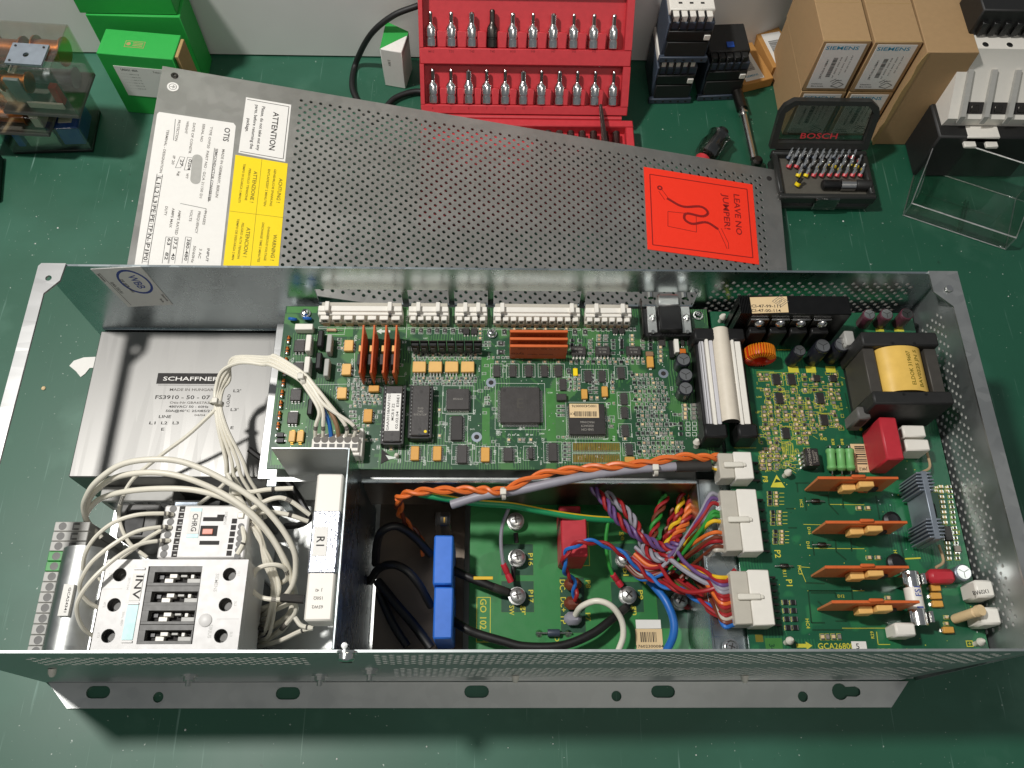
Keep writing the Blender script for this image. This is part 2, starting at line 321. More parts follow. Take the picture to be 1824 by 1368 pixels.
def screw(parent, loc, r=3.2, h=2.2, m='chrome', name='screw', ax=(0, 0, 1)):
    b = MB(); b.lathe(loc, [(r*1.35, -.6), (r*1.35, 0), (r, 0.05), (r, h*.55), (r*.8, h*.9), (r*.35, h)], m, 14, ax)
    q = Vector((0, 0, 1)).rotation_difference(Vector(ax)).to_matrix().to_4x4(); b.M = Matrix.Translation(Vector(loc)) @ q @ Matrix.Rotation(random.random()*3, 4, 'Z')
    b.box(-r*.55, -.28, h*.9, r*.55, .28, h+.06, 'ink'); b.box(-.28, -r*.55, h*.9, .28, r*.55, h+.07, 'ink')
    return b.build(name, parent)
# ------------------------------------------------------------------ setting
b = MB(); b.box(-900, -420, -20, 900, 900, 0, 'bench_green'); b.build('table', kind='structure')
b = MB(); yw = at(550, 103, 0).y+1
b.box(-900, yw, 0.5, 175, yw+15, 420, 'wall_paint', 1.5)
b.build('wall', kind='structure')
# bowed white sheet leaning behind the contactors
b = MB(); pts = []
for k in range(25):
    u = 1080+k*15; t = k/24
    pts.append((u, 104 if t < .45 else 104-(t-.45)**1.6*150))
base = [at(u, v, 1) for u, v in pts]
vs_ = [tuple(p) for p in base]+[(p.x*1.02+2, p.y+70, 330) for p in base]; n = len(base)
b.add(vs_, [[i, i+1, n+i+1, n+i] for i in range(n-1)], 'wall_paint', True)
b.add([(x, y+2, z) for x, y, z in vs_], [[i+1, i, n+i, n+i+1] for i in range(n-1)], 'wall_paint', True)
b.tube([p+Vector((0, -.5, 1)) for p in base], 1.8, 'rubber')
b.build('curved_panel', label='bowed white panel with black edging behind the small cartons', cat='panel')

# ------------------------------------------------------------------ drive unit: sheet-metal box
HR = 140.0; DY = 224.7; BZ = 100.0
DR = empty('inverter_drive', (0, 112, 0), 'open sheet-metal drive unit filled with green circuit boards, contactors and coloured wiring', 'drive unit')
b = MB(); b.box(-262, 1, 1, 270, DY-1, 2.2, 'zinc_dull'); b.build('base_plate', DR)
# back wall
b = MB(); b.M = frame((0, DY, 0), (1, 0, 0), (0, 0, 1))
def sol(x0, z0, x1, z1): b.box(x0, z0, -1.4, x1, z1, 0, 'zinc')
cuts = [(565, 716), (727, 799), (809, 869), (879, 1034), (1043, 1240)]
cx = [(aty(u0, 530, DY).x, aty(u1, 530, DY).x) for u0, u1 in cuts]
pxl = cx[-1][1]+6; pxr = 262
sol(-280, 0, 280, 86); sol(-280, 129, 280, HR); sol(-280, 86, cx[0][0], 129)
for i, (a, c) in enumerate(cx):
    sol(a, 86, c, 97); sol(a, 115.5, c, 129); nx = cx[i+1][0] if i < 4 else pxl
    sol(c, 86, nx, 129)
b.perf(pxl, 86, pxr, 129, 'zinc', t=1.4, pitch=7.0, r=1.35); sol(pxr, 86, 280, 129)
BW = b.build('back_wall', DR)
b = MB(); b.box(-274, DY-.9, 60.5, -150, DY+.1, 61.6, 'zinc', .3); b.build('seam', BW)
# sticker on back wall
b = MB(); b.M = frame((0, DY-.35, 0), (1, 0, 0), (0, 0, 1))
def onback(w, x, y): p = aty(*px(w, x, y), DY-.35); return p.x, p.z
q = [onback('L', *c) for c in ((368, 90), (640, 76), (815, 282), (572, 294))]
b.plate(q[::-1], [], -.25, 0, 'paper')
e0 = Vector(q[0]); ex = (Vector(q[1])-e0); ey = (Vector(q[3])-e0)
def sk(a, c): r = e0+ex*a+ey*c; return r.x, r.y
el = []
for k in range(26):
    for rr in (1.0, .86):
        aa = 2*math.pi*k/26; el.append((*sk(.62+.30*rr*math.cos(aa), .36+.31*rr*math.sin(aa)), .06))
b.add(el, [[2*k, 2*((k+1) % 26), 2*((k+1) % 26)+1, 2*k+1] for k in range(26)], 'ink_blue')
an = math.atan2(ey.y, ey.x)
def sktext(t, a, c, h, m): b.text(t, *sk(a, c), .08, h, m, an)
sktext('WBB', .66, .36, 5.0, 'ink_blue')
for i, (t, a, c) in enumerate((('Elektronik', .93, .8), ('Berlin', .82, .87), ('DE 2878 1000', .40, .45), ('GAA 332 B1', .16, .48), ('Seriennr.', .06, .22))): sktext(t, a, c, 1.9 if i > 1 else 1.4, 'ink')
b.seg(sk(.10, .1), sk(.10, .95), .3, .07, 'ink_soft')
b.build('maker_sticker', BW, 'cream sticker with blue oval logo on the back wall')
# right wall, flanges
b = MB(); b.M = frame((272, DY, 0), (0, -1, 0), (0, 0, 1))
def sol(x0, z0, x1, z1): b.box(x0, z0, -1.2, x1, z1, 0, 'zinc_side')
b.perf(16, 14, 212, 128, 'zinc_side', t=1.2, pitch=6.7, r=1.25); sol(0, 0, DY, 14); sol(0, 128, DY, HR); sol(0, 14, 16, 128); sol(212, 14, DY, 128)
RW = b.build('side_wall', DR)
b = MB(); b.plate([(272, 0), (280, 0), (280, DY+1), (262, DY+1), (262, DY-14), (272, DY-24)], [circ(271.5, DY-12, 2.4)], HR+.2, HR+1.6, 'zinc_dull'); b.lathe((271.5, DY-12, HR-1), [(1.4, 0), (1.4, 3), (2.3, 3.2), (2.0, 4.2)], 'chrome', 12); b.build('rim_flange', DR)
b = MB()
xl = [at(70, 473, HR).x, at(0, 738, HR).x]
b.plate([(-280, 0), (-272.6, 0), (-272.6, DY-20), (-265, DY-11), (-264, DY+1), (-278.5, DY+1), (-280, DY-1)], [circ(-272, DY-9.5, 1.9)], HR+.2, HR+1.6, 'aluminium'); b.build('rim_flange', DR, 'bare bright rim strip along the open end')
# front wall (two vented bands), leaning a little like the bent sheet it is
shear = lambda q: q-Vector((11.5*(1-q.z/HR), 0, 0))
b = MB(shear); b.M = frame((0, 0, 0), (1, 0, 0), (0, 0, 1))
def sol(x0, z0, x1, z1): b.box(x0, z0, -1.3, x1, z1, 0, 'zinc_side')
xa, xb_, xc, xd = aty(48, 1176, 0).x+1, aty(556, 1176, 0).x+2, aty(662, 1176, 0).x+2, 266
sol(-280, 0, 272, 29); sol(-280, 131, 272, HR); sol(-280, 29, xc, 91); sol(-280, 122, xc, 131); sol(-280, 91, xa, 122); sol(xb_, 91, xc, 122)
b.perf(xa, 91, xb_, 122, 'zinc_side', t=1.6, pitch=7.6, r=1.7, fm='cut_lit'); b.perf(xc, 91, xd, 131, 'zinc_side', t=1.6, pitch=7.6, r=1.7, fm='cut_lit'); sol(xc, 73, xd, 91); b.perf(xc+9, 29, xd, 73, 'zinc_side', t=1.6, pitch=7.6, r=1.7, fm='cut_lit')  # hole edges here get a paler copy of the cut-edge colour, as if lit
sol(xc, 29, xc+9, 73); sol(xd, 29, 272, 131)
FW = b.build('front_wall', DR)
for u, v, r in ((340, 1213, 3.4), (572, 1213, 3.4), (660, 1203, 3.4)):
    p = aty(u, v, -3); b = MB(); b.lathe((p.x, .2, p.z+4), [(r*1.5, 0), (r*1.5, 1.2), (r, 1.3), (r, 3.4), (r*.9, 3.6), (1.7, 3.7), (1.7, 6.5)], 'screw_steel', 8, (0, -1, 0)); b.build('bolt', FW)
p = aty(617, 1172, -3); b = MB(); b.lathe((p.x, .2, p.z), [(5.4, 0), (5.4, 1.2), (4.2, 1.4), (4.2, 4), (3.2, 5), (1.2, 5.3)], 'chrome', 12, (0, -1, 0)); b.box(p.x-3, -5.35, p.z-.4, p.x+3, -5, p.z+.4, 'ink')
b.cyl((p.x-1, 2.5, HR-2), 1.6, 8, 'chrome', 10); b.build('screw', FW)
for u, v in ((918, 1209), (1327, 1209), (92, 1198)):
    p = aty(u, v, -2); b = MB(); b.lathe((p.x, .2, p.z), [(2.4, 0), (2.2, 3), (1.2, 4.6)], 'nylon', 10, (0, -1, -.3)); b.build('clip', FW)
# foot flange with slots
ol = [at(86, 1216, 1.6), at(119, 1262, 1.6), at(1588, 1260, 1.6), at(1618, 1213.5, 1.6)]
hs = []
for u, v, w in ((175, 1233, 40), (513, 1235, 41), (849, 1232, 42), (1181, 1232, 41)): p = at(u, v, 1.6); hs.append(slot(p.x, p.y, w*.38, 7.6))
for u, v in ((282, 1242), (1098, 1240), (1430, 1241)): p = at(u, v, 1.6); hs.append(circ(p.x, p.y, 3.3))
p = at(1500, 1232, 1.6); k = []
for i in range(14): a = math.radians(35)+math.radians(290)*i/13; k.append((p.x-1.5+5.2*math.cos(a), p.y+5.2*math.sin(a)))
k += [(p.x+9, p.y-3.2), (p.x+11.5, p.y-1.8), (p.x+12, p.y), (p.x+11.5, p.y+1.8), (p.x+9, p.y+3.2)]; hs.append(k)
b = MB(); b.plate([(p.x, p.y) for p in ol], hs, .3, 1.8, 'zinc_dull'); b.build('foot_flange', FW)
# filter box
FI = MB(); FI.box(-276, 118, 3, -146, 223.5, 60, 'filter_steel', .8)
def fl(x, y): p = pp('L', x, y, 60); return p.x, p.y
a = fl(735, 652); c = fl(1062, 712); FI.flat(a[0], a[1], c[0], c[1], 60.06, 'ink'); c2 = fl(1062, 720); c3 = fl(735, 716); FI.flat(c3[0], c3[1], c2[0], c2[1], 60.06, 'ink_soft')
m_ = fl(905, 683); FI.text('SCHAFFNER', m_[0]+1.0, m_[1], 60.12, 2.9, 'paper', 0, 37)
for t, x, y, h, w, m in (('MADE IN HUNGARY', 925, 742, 1.9, 31, 'ink_soft'), ('FS3910 - 50 - 07', 868, 783, 2.7, 36, 'ink'), ('Otis-Nr.GBA657A3', 905, 812, 1.6, 26, 'ink_soft'), ('480VAC/ 50 - 60Hz', 900, 834, 1.6, 26, 'ink'), ('50A@40\u00b0C 25/085/21', 900, 857, 1.6, 30, 'ink'),
                        ('04/04', 960, 880, 1.3, 7, 'ink_soft'), ('LINE', 772, 888, 2.0, 8, 'ink'), ('L1', 704, 922, 2.0, 4, 'ink'), ('L2', 768, 922, 2.0, 4, 'ink'), ('L3', 830, 922, 2.0, 4, 'ink'), ('E', 760, 956, 2.0, 2, 'ink'), ("L2'", 1163, 748, 2.0, 5, 'ink'), ("L3'", 1148, 850, 2.0, 5, 'ink'), ('E', 1135, 948, 2.0, 2, 'ink')):
    q = fl(x, y); FI.text(t, q[0], q[1], 60.08, h, m, 0, w)
q = fl(1115, 800); FI.text('LOAD', q[0], q[1], 60.08, 2, 'ink', math.pi/2, 9)
FO = FI.build('line_filter', DR)
b = MB(); b.box(-262, 108, 20, -215, 118, 42, 'grey_pl', .6)
for k in range(5): b.box(-258+k*8.6, 107.8, 26, -253+k*8.6, 108.5, 38, 'black_pl')
b.build('filter_terminal', FO)
# rails, tray, brackets
b = MB(); b.box(-152, 112, 74, -140.5, 222, 75.5, 'aluminium', .3); b.box(-146, 108, 2.5, -140.6, 112, 74, 'zinc'); b.build('support_rail', DR)
b = MB(); b.box(-140, 106, 88, 118, 222, 89.2, 'zinc_dull'); b.box(-84, 103.6, 50, 116, 105, 95, 'well_shaded'); b.tube([(-84, 103.9, 96.4), (116, 103.9, 96.4)], 1.3, 'zinc'); b.build('board_tray', DR)  # lip facing the well in darker steel, its shade put into the colour
b = MB(); b.box(117.5, 3, 94, 137, 106, 95.3, 'zinc', .3); b.box(116.2, 3, 40, 117.5, 106, 95.6, 'zinc', .2); b.build('board_bracket', DR)
b = MB(); b.box(-262, 2, 16, -92, 112, 17.4, 'zinc_dull'); b.build('contactor_rail_plate', DR)
b = MB(); b.box(-129.6, 109.6, 40, -86.6, 110.8, 135, 'zinc_dull', .3); b.box(-87.2, 2, 14, -85.6, 110.8, 135, 'zinc', .5); b.build('resistor_bracket', DR)
b = MB(); b.box(-103, 16.5, 116, -88.6, 96, 133.4, 'white_pl', 1.0)
for t, y, h in (('65W2', 23.5, 1.6), ('150\u03a9', 28, 1.6), ('J  42', 32, 1.4)): b.text(t, -96.5, y, 133.5, h, 'ink_soft', math.pi)
PR = b.build('power_resistor', DR)
a = pp('N', 275, 440, 133.6); c = pp('N', 440, 440, 133.6); d = pp('N', 240, 828, 133.6)
b = MB(); b.box(-103.4, d.y, 122, -88.2, a.y, 134.0, 'foil', 1.0); b.build('foil_tape', PR)
a = pp('N', 312, 630, 134.2); b = MB(); b.box(a.x-4.0, a.y-8, 133.9, a.x+3.6, a.y+8, 134.35, 'paper', .5); b.text('R1', a.x, a.y, 134.42, 4.2, 'ink', -math.pi/2); b.build('R_label'.replace('R_', 'name_'), PR)

# ------------------------------------------------------------------ vented cover lying behind, its left end propped up
PLN = (45.0, -.13, 0.0)
def lidhit(u, v):
    a_, b_, c_ = PLN; d = ray(u, v); t = (a_+b_*CAM.x+c_*CAM.y-CAM.z)/(d.z-b_*d.x-c_*d.y); return CAM+d*t
LBL, LBR = lidhit(289.5, 117.5), lidhit(1386, 303.5); l1 = lidhit(227, 468); r1 = lidhit(1402, 480); LD = 184.0
LFL = LBL+(l1-LBL).normalized()*LD; LFR = LBR+(r1-LBR).normalized()*LD; LL = (LBR-LBL).length
NL = Vector((-PLN[1], -PLN[2], 1)).normalized()
def lidfn(q):
    s_, t_ = q.x/LL, q.y/LD; return LBL*(1-s_)*(1-t_)+LBR*s_*(1-t_)+LFL*(1-s_)*t_+LFR*s_*t_+NL*q.z
def lidl(u, v):                   # sight line -> sheet coordinates
    p = lidhit(u, v); x, y = 100., 60.
    for _ in range(25):
        e = p-lidfn(Vector((x, y, 0))); x += e.dot((LBR-LBL).normalized()); y += e.dot((LFL-LBL).normalized())
    return x, y
LID = empty('perforated_cover', (LBL+LBR+LFL+LFR)/4, 'perforated grey sheet-metal cover with stickers lying behind the drive unit', 'cover')
pa = lidl(515, 250)[0]+2; pb = LL-13
b = MB(lidfn)
# sheet built with y pointing to the front, so the upper side is drawn mirrored in y
b.M = Matrix(((1,0,0,0),(0,-1,0,LD),(0,0,1,0),(0,0,0,1)))
def sol(x0, y0, x1, y1): b.box(x0, y0, -1.1, x1, y1, 0, 'lid_steel')
b.perf(pa, 4, pb, LD-9, 'lid_steel', t=1.1, pitch=7.6, r=1.45); sol(0, 0, pa, LD); sol(pb, 0, LL, LD); sol(pa, 0, pb, 4); sol(pa, LD-9, pb, LD)
b.box(0, LD-1.2, -14, LL, LD, -1.1, 'lid_steel'); b.box(0, 0, -14, 1.2, LD-1.2, -1.1, 'lid_steel'); b.box(LL-1.2, 0, -8, LL, LD-1.2, -1.1, 'lid_steel')
b.build('sheet', LID)
def lidpart(): 
    q = MB(lidfn); return q
b = lidpart(); x, y = lidl(311, 135); b.lathe((x, y, 0), [(2.8, 0), (2.8, .6), (2.2, 1.2), (1.0, 1.2), (.9, -.5)], 'dark_metal', 14, cap=False); b.build('hole_rivet', LID)
b = lidpart(); x, y = lidl(1370, 318); b.lathe((x, y, .02), [(2.3, 0), (2.3, .25), (1.6, .3)], 'ink', 12); b.build('hole_rivet', LID)
b = lidpart(); x, y = lidl(308, 155); b.plate(circ(x, y, 4.4, 24), [], .05, .3, 'paper')
for rr in (3.0, 2.6): pass
rg = [(x+r_*math.cos(2*math.pi*k/20), y+r_*math.sin(2*math.pi*k/20), .36) for k in range(20) for r_ in (3.0, 2.65)]
b.add(rg, [[2*k, 2*((k+1) % 20), 2*((k+1) % 20)+1, 2*k+1] for k in range(20)], 'ink')
b.seg((x-2, y+.2), (x+.2, y+.2), .35, .37, 'ink'); b.seg((x+.2, y-1.7), (x+.2, y+1.7), .35, .37, 'ink'); b.seg((x+.9, y-1.1), (x+.9, y+1.1), .35, .37, 'ink'); b.seg((x+1.6, y-.5), (x+1.6, y+.5), .35, .37, 'ink')
b.build('earth_sticker', LID, 'round white earth symbol sticker')
def lidquad(*c): return [lidl(*px('S', x, y)) for x, y in c]
class LText:                      # print on a sticker: letters run towards the front edge
    def __init__(s, b, rot): s.b = b; s.rot = rot
    def __call__(s, t, x, y, h, w=None, m='ink', z=.42, ax='c', view='S'):
        X, Y = lidl(*px(view, x, y)); b = s.b; vs0, fs = text_mesh(t); xa = min(v[0] for v in vs0); xb2 = max(v[0] for v in vs0); k = h/.7; kx = k if w is None else w/(xb2-xa)
        c0 = (xa+xb2)/2 if ax == 'c' else xa; ca, sa = math.cos(s.rot), math.sin(s.rot); out = []
        for a, e, _ in vs0:
            p_, q_ = (a-c0)*kx, (e-.35)*k
            out.append((X+q_*ca+p_*sa*-1, Y+p_*ca+q_*sa, z))
        b.add(out, fs, m)
def lseg(b, p, q, t=.35, m='ink', z=.40, view='S'): b.seg(lidl(*px(view, *p)), lidl(*px(view, *q)), t, z, m)
# big white name plate
b = lidpart(); q = lidquad((222, 345), (236, 332), (725, 405), (740, 425), (640, 1360), (70, 1360)); b.plate(q, [], .05, .3, 'paper'); T_ = LText(b, .0)
T_('OTIS', 680, 482, 4.2, 13); 
for t, x, y, h, w, m in (('MADE IN GERMANY, BERLIN', 637, 735, 1.9, 44, 'ink_soft'), ('SEMICONDUCTOR CONVERTER', 590, 745, 1.9, 48, 'ink'), ('TYPE OVF20  PART NO : GCA 21150 D1', 545, 660, 1.8, 66, 'ink_soft'), ('SERIAL NO', 522, 470, 1.8, 17, 'ink_soft'), ('DATE OF CONSTR', 452, 505, 1.8, 29, 'ink_soft'), ('WEIGHT', 418, 435, 1.8, 12, 'ink_soft'), ('PROTECTION', 358, 455, 1.8, 20, 'ink_soft'),
                       ('0204', 436, 680, 2.2, 10, 'ink'), ('WY', 420, 755, 1.8, 5, 'ink_soft'), ('27', 384, 668, 2.4, 6, 'ink'), ('kg', 365, 740, 1.8, 4, 'ink_soft'), ('IP 20', 330, 650, 1.8, 8, 'ink_soft'), ('TERMINAL - DESIGNATION', 270, 590, 1.8, 40, 'ink_soft'),
                       ('PHASES', 535, 1030, 1.8, 12, 'ink_soft'), ('FREQUENCY', 490, 1060, 1.8, 19, 'ink_soft'), ('VOLTS', 445, 1015, 1.8, 10, 'ink_soft'), ('AMPS RATED', 360, 1060, 1.8, 21, 'ink_soft'), ('AMPS MAX', 320, 1030, 1.8, 17, 'ink_soft'), ('DUTY', 280, 985, 1.8, 8, 'ink_soft'),
                       ('INPUT', 555, 1275, 1.8, 11, 'ink'), ('3 AC', 505, 1265, 1.8, 8, 'ink_soft'), ('50/60Hz', 462, 1270, 1.8, 14, 'ink_soft'), ('380-480', 420, 1240, 2.2, 18, 'ink'), ('37.5  40', 335, 1235, 2.2, 18, 'ink'), ('63   82', 292, 1235, 2.2, 18, 'ink'),
                       ): T_(t, x, y, h, w, m)
lseg(b, (600, 570), (560, 925)); lseg(b, (342, 380), (330, 520)); lseg(b, (375, 935), (545, 970)); lseg(b, (545, 970), (540, 1000))
terms = ('L1', 'L2', 'L3', 'PE', 'PE', 'TP', 'N-', 'P1', 'P0')
for i, t in enumerate(terms): f_ = i/8; T_(t, 232-84*f_, 785+500*f_, 2.8, 6, 'ink')
lseg(b, (258, 745), (160, 1350)); lseg(b, (222, 740), (122, 1330))
for i in range(10): f_ = (i-.5)/8; lseg(b, (219-84*f_, 785+500*f_), (255-84*f_, 790+500*f_), .3)
for x0, y0, x1, y1 in ((455, 636, 430, 715), (405, 632, 372, 700)): 
    for p_, q_ in (((x0, y0), (x1+5, y1)), ((x0-32, y0-5), (x1-30, y1)), ((x0, y0), (x0-32, y0-5)), ((x1+5, y1), (x1-30, y1))): lseg(b, p_, q_, .25)
for x0 in (448, 362, 318): 
    lseg(b, (x0, 1160), (x0-25, 1330), .25); lseg(b, (x0-38, 1155), (x0-63, 1330), .25); lseg(b, (x0, 1160), (x0-38, 1155), .25)
b.build('name_plate', LID, 'large white name plate with printed ratings')
b = lidpart(); a1 = lidl(*px('S', 487, 640)); a2 = lidl(*px('S', 474, 780)); d = Vector(a2)-Vector(a1); n_ = Vector((-d.y, d.x)).normalized()*3.7; out = []
for k in range(9): a = math.pi*k/8; out.append(Vector(a1)+n_*math.cos(a)-d.normalized()*3.7*math.sin(a))
for k in range(9): a = math.pi*k/8; out.append(Vector(a2)-n_*math.cos(a)+d.normalized()*3.7*math.sin(a))
b.plate([(v.x, v.y) for v in out], [], .4, .5, 'grey_pl'); b.build('blanking_patch', LID, 'grey patch over the serial number')
# ATTENTION label
b = lidpart(); q = lidquad((808, 235), (1105, 285), (1065, 660), (757, 600)); b.plate(q, [], .05, .3, 'paper'); T_ = LText(b, 0)
for p_, q_ in (((815, 250), (1090, 298)), ((1090, 298), (1052, 642)), ((1052, 642), (768, 592))): lseg(b, p_, q_, .45)
T_('ATTENTION', 992, 458, 4.4, 37)
for t, x, y, w in (('Please, do not take out any', 905, 440, 43), ('parts, before returning the', 862, 430, 43), ('package.', 820, 420, 13)): T_(t, x, y, 2.4, w)
b.build('attention_label', LID, 'white ATTENTION label')
b = lidpart(); q = lidquad((738, 614), (1082, 672), (1020, 1362), (655, 1362)); b.plate(q, [], .06, .32, 'label_yellow'); T_ = LText(b, 0)
for t, x, y, w in (('ACHTUNG !', 1028, 850, 28), ('ATTENZIONE !', 858, 825, 36), ('WARNING !', 990, 1225, 28), ('ATENCION !', 812, 1190, 32)): T_(t, x, y, 2.7, w*.79, 'ink_olive', .44)
for t, x, y, w in (('GEFAEHRLICHE SPANNUNG', 985, 830, 42), ('ENTLADEZEIT 2 MINUTEN', 945, 830, 42), ('PERICOLO TENSIONE', 820, 810, 36), ('TEMPO DI SCARICA 2 MINUTI', 780, 800, 44), ('DANGEROUS VOLTAGE', 945, 1200, 36), ('DISCHARGE TIME 2 MINUTES', 905, 1190, 42), ('PELIGRO ALTA TENSION', 772, 1180, 38), ('TIEMPO DE DESCARGA 2 MIN', 738, 1170, 44)): T_(t, x, y, 1.6, w*.8, 'ink_olive', .44)
lseg(b, (912, 645), (835, 1362), .25, 'ink_olive'); lseg(b, (700, 985), (1052, 1028), .25, 'ink_olive'); b.build('warning_label', LID, 'yellow four-language warning label')
# red jumper label
b = lidpart(); q = [lidl(*px('U', *c)) for c in ((132, 848), (684, 938), (718, 1344), (152, 1266))]; b.plate(q, [], .05, .35, 'label_red'); T_ = LText(b, .0)
cs = ((163, 886), (656, 962), (686, 1310), (178, 1244))
for i in range(4): lseg(b, cs[i], cs[(i+1) % 4], .8, 'ink_red', .45, 'U')
T_('LEAVE NO', 610, 1090, 5, 40, 'ink_red', .45, view='U'); T_('JUMPER!', 552, 1075, 5, 35, 'ink_red', .45, view='U')
cab = spline([Vector((*lidl(*px('U', *c)), 0)) for c in ((250, 1008), (330, 1050), (420, 1050), (458, 1080), (430, 1100), (350, 1085), (340, 1115), (380, 1138), (450, 1130), (510, 1165))], 5)
for i in range(len(cab)-1): b.seg(cab[i].xy, cab[i+1].xy, 2.2, .46, 'ink_red')
for c in (((255, 1075), (398, 1090)), ((398, 1090), (400, 1180)), ((400, 1180), (255, 1150)), ((255, 1150), (255, 1075)), ((225, 965), (255, 1005)), ((208, 972), (238, 1015)), ((510, 1165), (545, 1240)), ((525, 1160), (562, 1235)), ((545, 1240), (555, 1265)), ((562, 1235), (563, 1265))): lseg(b, *c, .45, 'ink_red', .45, 'U')
x, y = lidl(*px('U', 214, 955)); b.plate(circ(x, y, 2.3), [circ(x, y, 1.0)], .4, .46, 'ink_red')
b.build('jumper_label', LID, 'bright red LEAVE NO JUMPER label')
# ------------------------------------------------------------------ board tools
def R2(w, x0, y0, x1, y1, z):
    a = pp(w, x0, (y0+y1)/2, z); c = pp(w, x1, (y0+y1)/2, z); d = pp(w, (x0+x1)/2, y0, z); e = pp(w, (x0+x1)/2, y1, z)
    return a.x, e.y, c.x, d.y          # x0,y0,x1,y1 in mm
def chip(par, name, w, x0, y0, x1, y1, h, m, pins='', n=0, zb=BZ, bev=.35, pl=1.1, txt=(), tm='ic_print', pm='solder', lift=.3, label=None, extra=None, notch=True):
    zt = zb+h; X0, Y0, X1, Y1 = R2(w, x0, y0, x1, y1, zt); b = MB(); b.box(X0, Y0, zb+lift, X1, Y1, zt, m, bev)
    def row(a0, a1, fixed, out, alongx):
        st = (a1-a0)/n; t = st*.32
        for k in range(n):
            c = a0+st*(k+.5); zp = zb+h*.55
            if alongx: b.box(c-t*.75, fixed, zb+.02, c+t*.75, fixed+out*.55, zp, pm); b.box(c-t*.75, fixed+out*.55, zb+.02, c+t*.75, fixed+out, zb+.3, pm)
            else: b.box(fixed, c-t*.75, zb+.02, fixed+out*.55, c+t*.75, zp, pm); b.box(fixed+out*.55, c-t*.75, zb+.02, fixed+out, c+t*.75, zb+.3, pm)
    if 'x' in pins: row(Y0+.2, Y1-.2, X0+.05, -pl, False); row(Y0+.2, Y1-.2, X1-.05, pl, False)
    if 'l' in pins: row(Y0+.2, Y1-.2, X0+.05, -pl, False)
    if 'y' in pins: row(X0+.2, X1-.2, Y0+.05, -pl, True); row(X0+.2, X1-.2, Y1-.05, pl, True)
    if 'f' in pins: row(X0+.2, X1-.2, Y0+.05, -pl, True)
    for t, fx, fy, hh, rot, ww in txt: b.text(t, X0+(X1-X0)*fx, Y0+(Y1-Y0)*fy, zt+.05, hh, tm, rot, ww)
    if extra: extra(b, X0, Y0, X1, Y1, zt)
    return b.build(name, par, label)
def sop(par, w, cx_, cy_, ww, hh, n, h=1.6, m='ic_grey', name='chip', pins='x', zb=BZ):
    return chip(par, name, w, cx_-ww/2, cy_-hh/2, cx_+ww/2, cy_+hh/2, h, m, pins, n, zb, .2, 1.0)
def smd_mesh(name, m, l=2.4, wd=1.5, h=.75, e=.5, em='solder', mark=None):
    b = MB(); b.box(-l/2+e, -wd/2, .02, l/2-e, wd/2, h, m); b.box(-l/2, -wd/2, 0, -l/2+e, wd/2, h*1.02, em); b.box(l/2-e, -wd/2, 0, l/2, wd/2, h*1.02, em)
    if mark: b.text(mark, 0, 0, h+.03, .75, 'silk_white', 0, 1.0)
    return b.mesh(name)
ME = dict(res=smd_mesh('chip_resistor', 'smd_dark'), cap=smd_mesh('chip_capacitor', 'smd_tan', h=1.0), gry=smd_mesh('chip_capacitor', 'smd_grey', h=.9), big=smd_mesh('chip_resistor', 'smd_dark', 4.4, 2.6, .8, .6, mark='10'),
          glow=smd_mesh('chip_capacitor', 'label_tan', h=1.0), sot=smd_mesh('small_transistor', 'black_pl', 2.6, 2.2, 1.1, .35))
NM = dict(res='chip_resistor', cap='chip_capacitor', gry='chip_capacitor', big='chip_resistor', glow='chip_capacitor', sot='small_transistor')
SILK = None; CNT = dict(res=0)
def smd(par, w, x, y, kind='res', rot=0, s=1, zb=BZ, outline=True, sm='silk_white', jit=.15):
    p = pp(w, x, y, zb); p.x += random.uniform(-jit, jit); p.y += random.uniform(-jit, jit)
    put(ME[kind], NM[kind], par, p, rot+random.uniform(-.04, .04), (s, s, s))
    if outline and SILK:
        l, d = (4.4, 2.6) if kind == 'big' else (2.4, 1.5)
        if abs(math.sin(rot)) > .5: l, d = d, l
        l = l*s/2+.35; d = d*s/2+.35; SILK.rectline(p.x-l, p.y-d, p.x+l, p.y+d, zb+.03, .16, sm)
def rowsmd(par, w, y, xs, kinds, **k):
    for i, x in enumerate(xs): smd(par, w, x, y, kinds[i % len(kinds)], **k)
def fr(a, b_, st): 
    out = []
    while a <= b_: out.append(a); a += st
    return out
def ring(par, w, x, y, r=3.2, zb=BZ):
    p = pp(w, x, y, zb); b = MB(); b.plate(circ(p.x, p.y, r, 20), [circ(p.x, p.y, r*.5, 14)], zb+.01, zb+.12, 'heat_grey'); b.plate(circ(p.x, p.y, r*.5, 14), [], zb-.0, zb+.05, 'ink'); b.build('mounting_pad', par)
def silkbox(w, x0, y0, x1, y1, t=.2, m='silk_white', z=BZ+.03, z0=BZ): X0, Y0, X1, Y1 = R2(w, x0, y0, x1, y1, z0); SILK.rectline(X0, Y0, X1, Y1, z, t, m)
def silkt(t, w, x, y, h=1.3, rot=0, m='silk_white', zb=BZ, ww=None): p = pp(w, x, y, zb); SILK.text(t, p.x, p.y, zb+.05, h, m, rot, ww)
def silkseg(w, a, c, t=.22, m='silk_white', zb=BZ): p, q = pp(w, *a, zb), pp(w, *c, zb); SILK.seg(p.xy, q.xy, t, zb+.04, m)
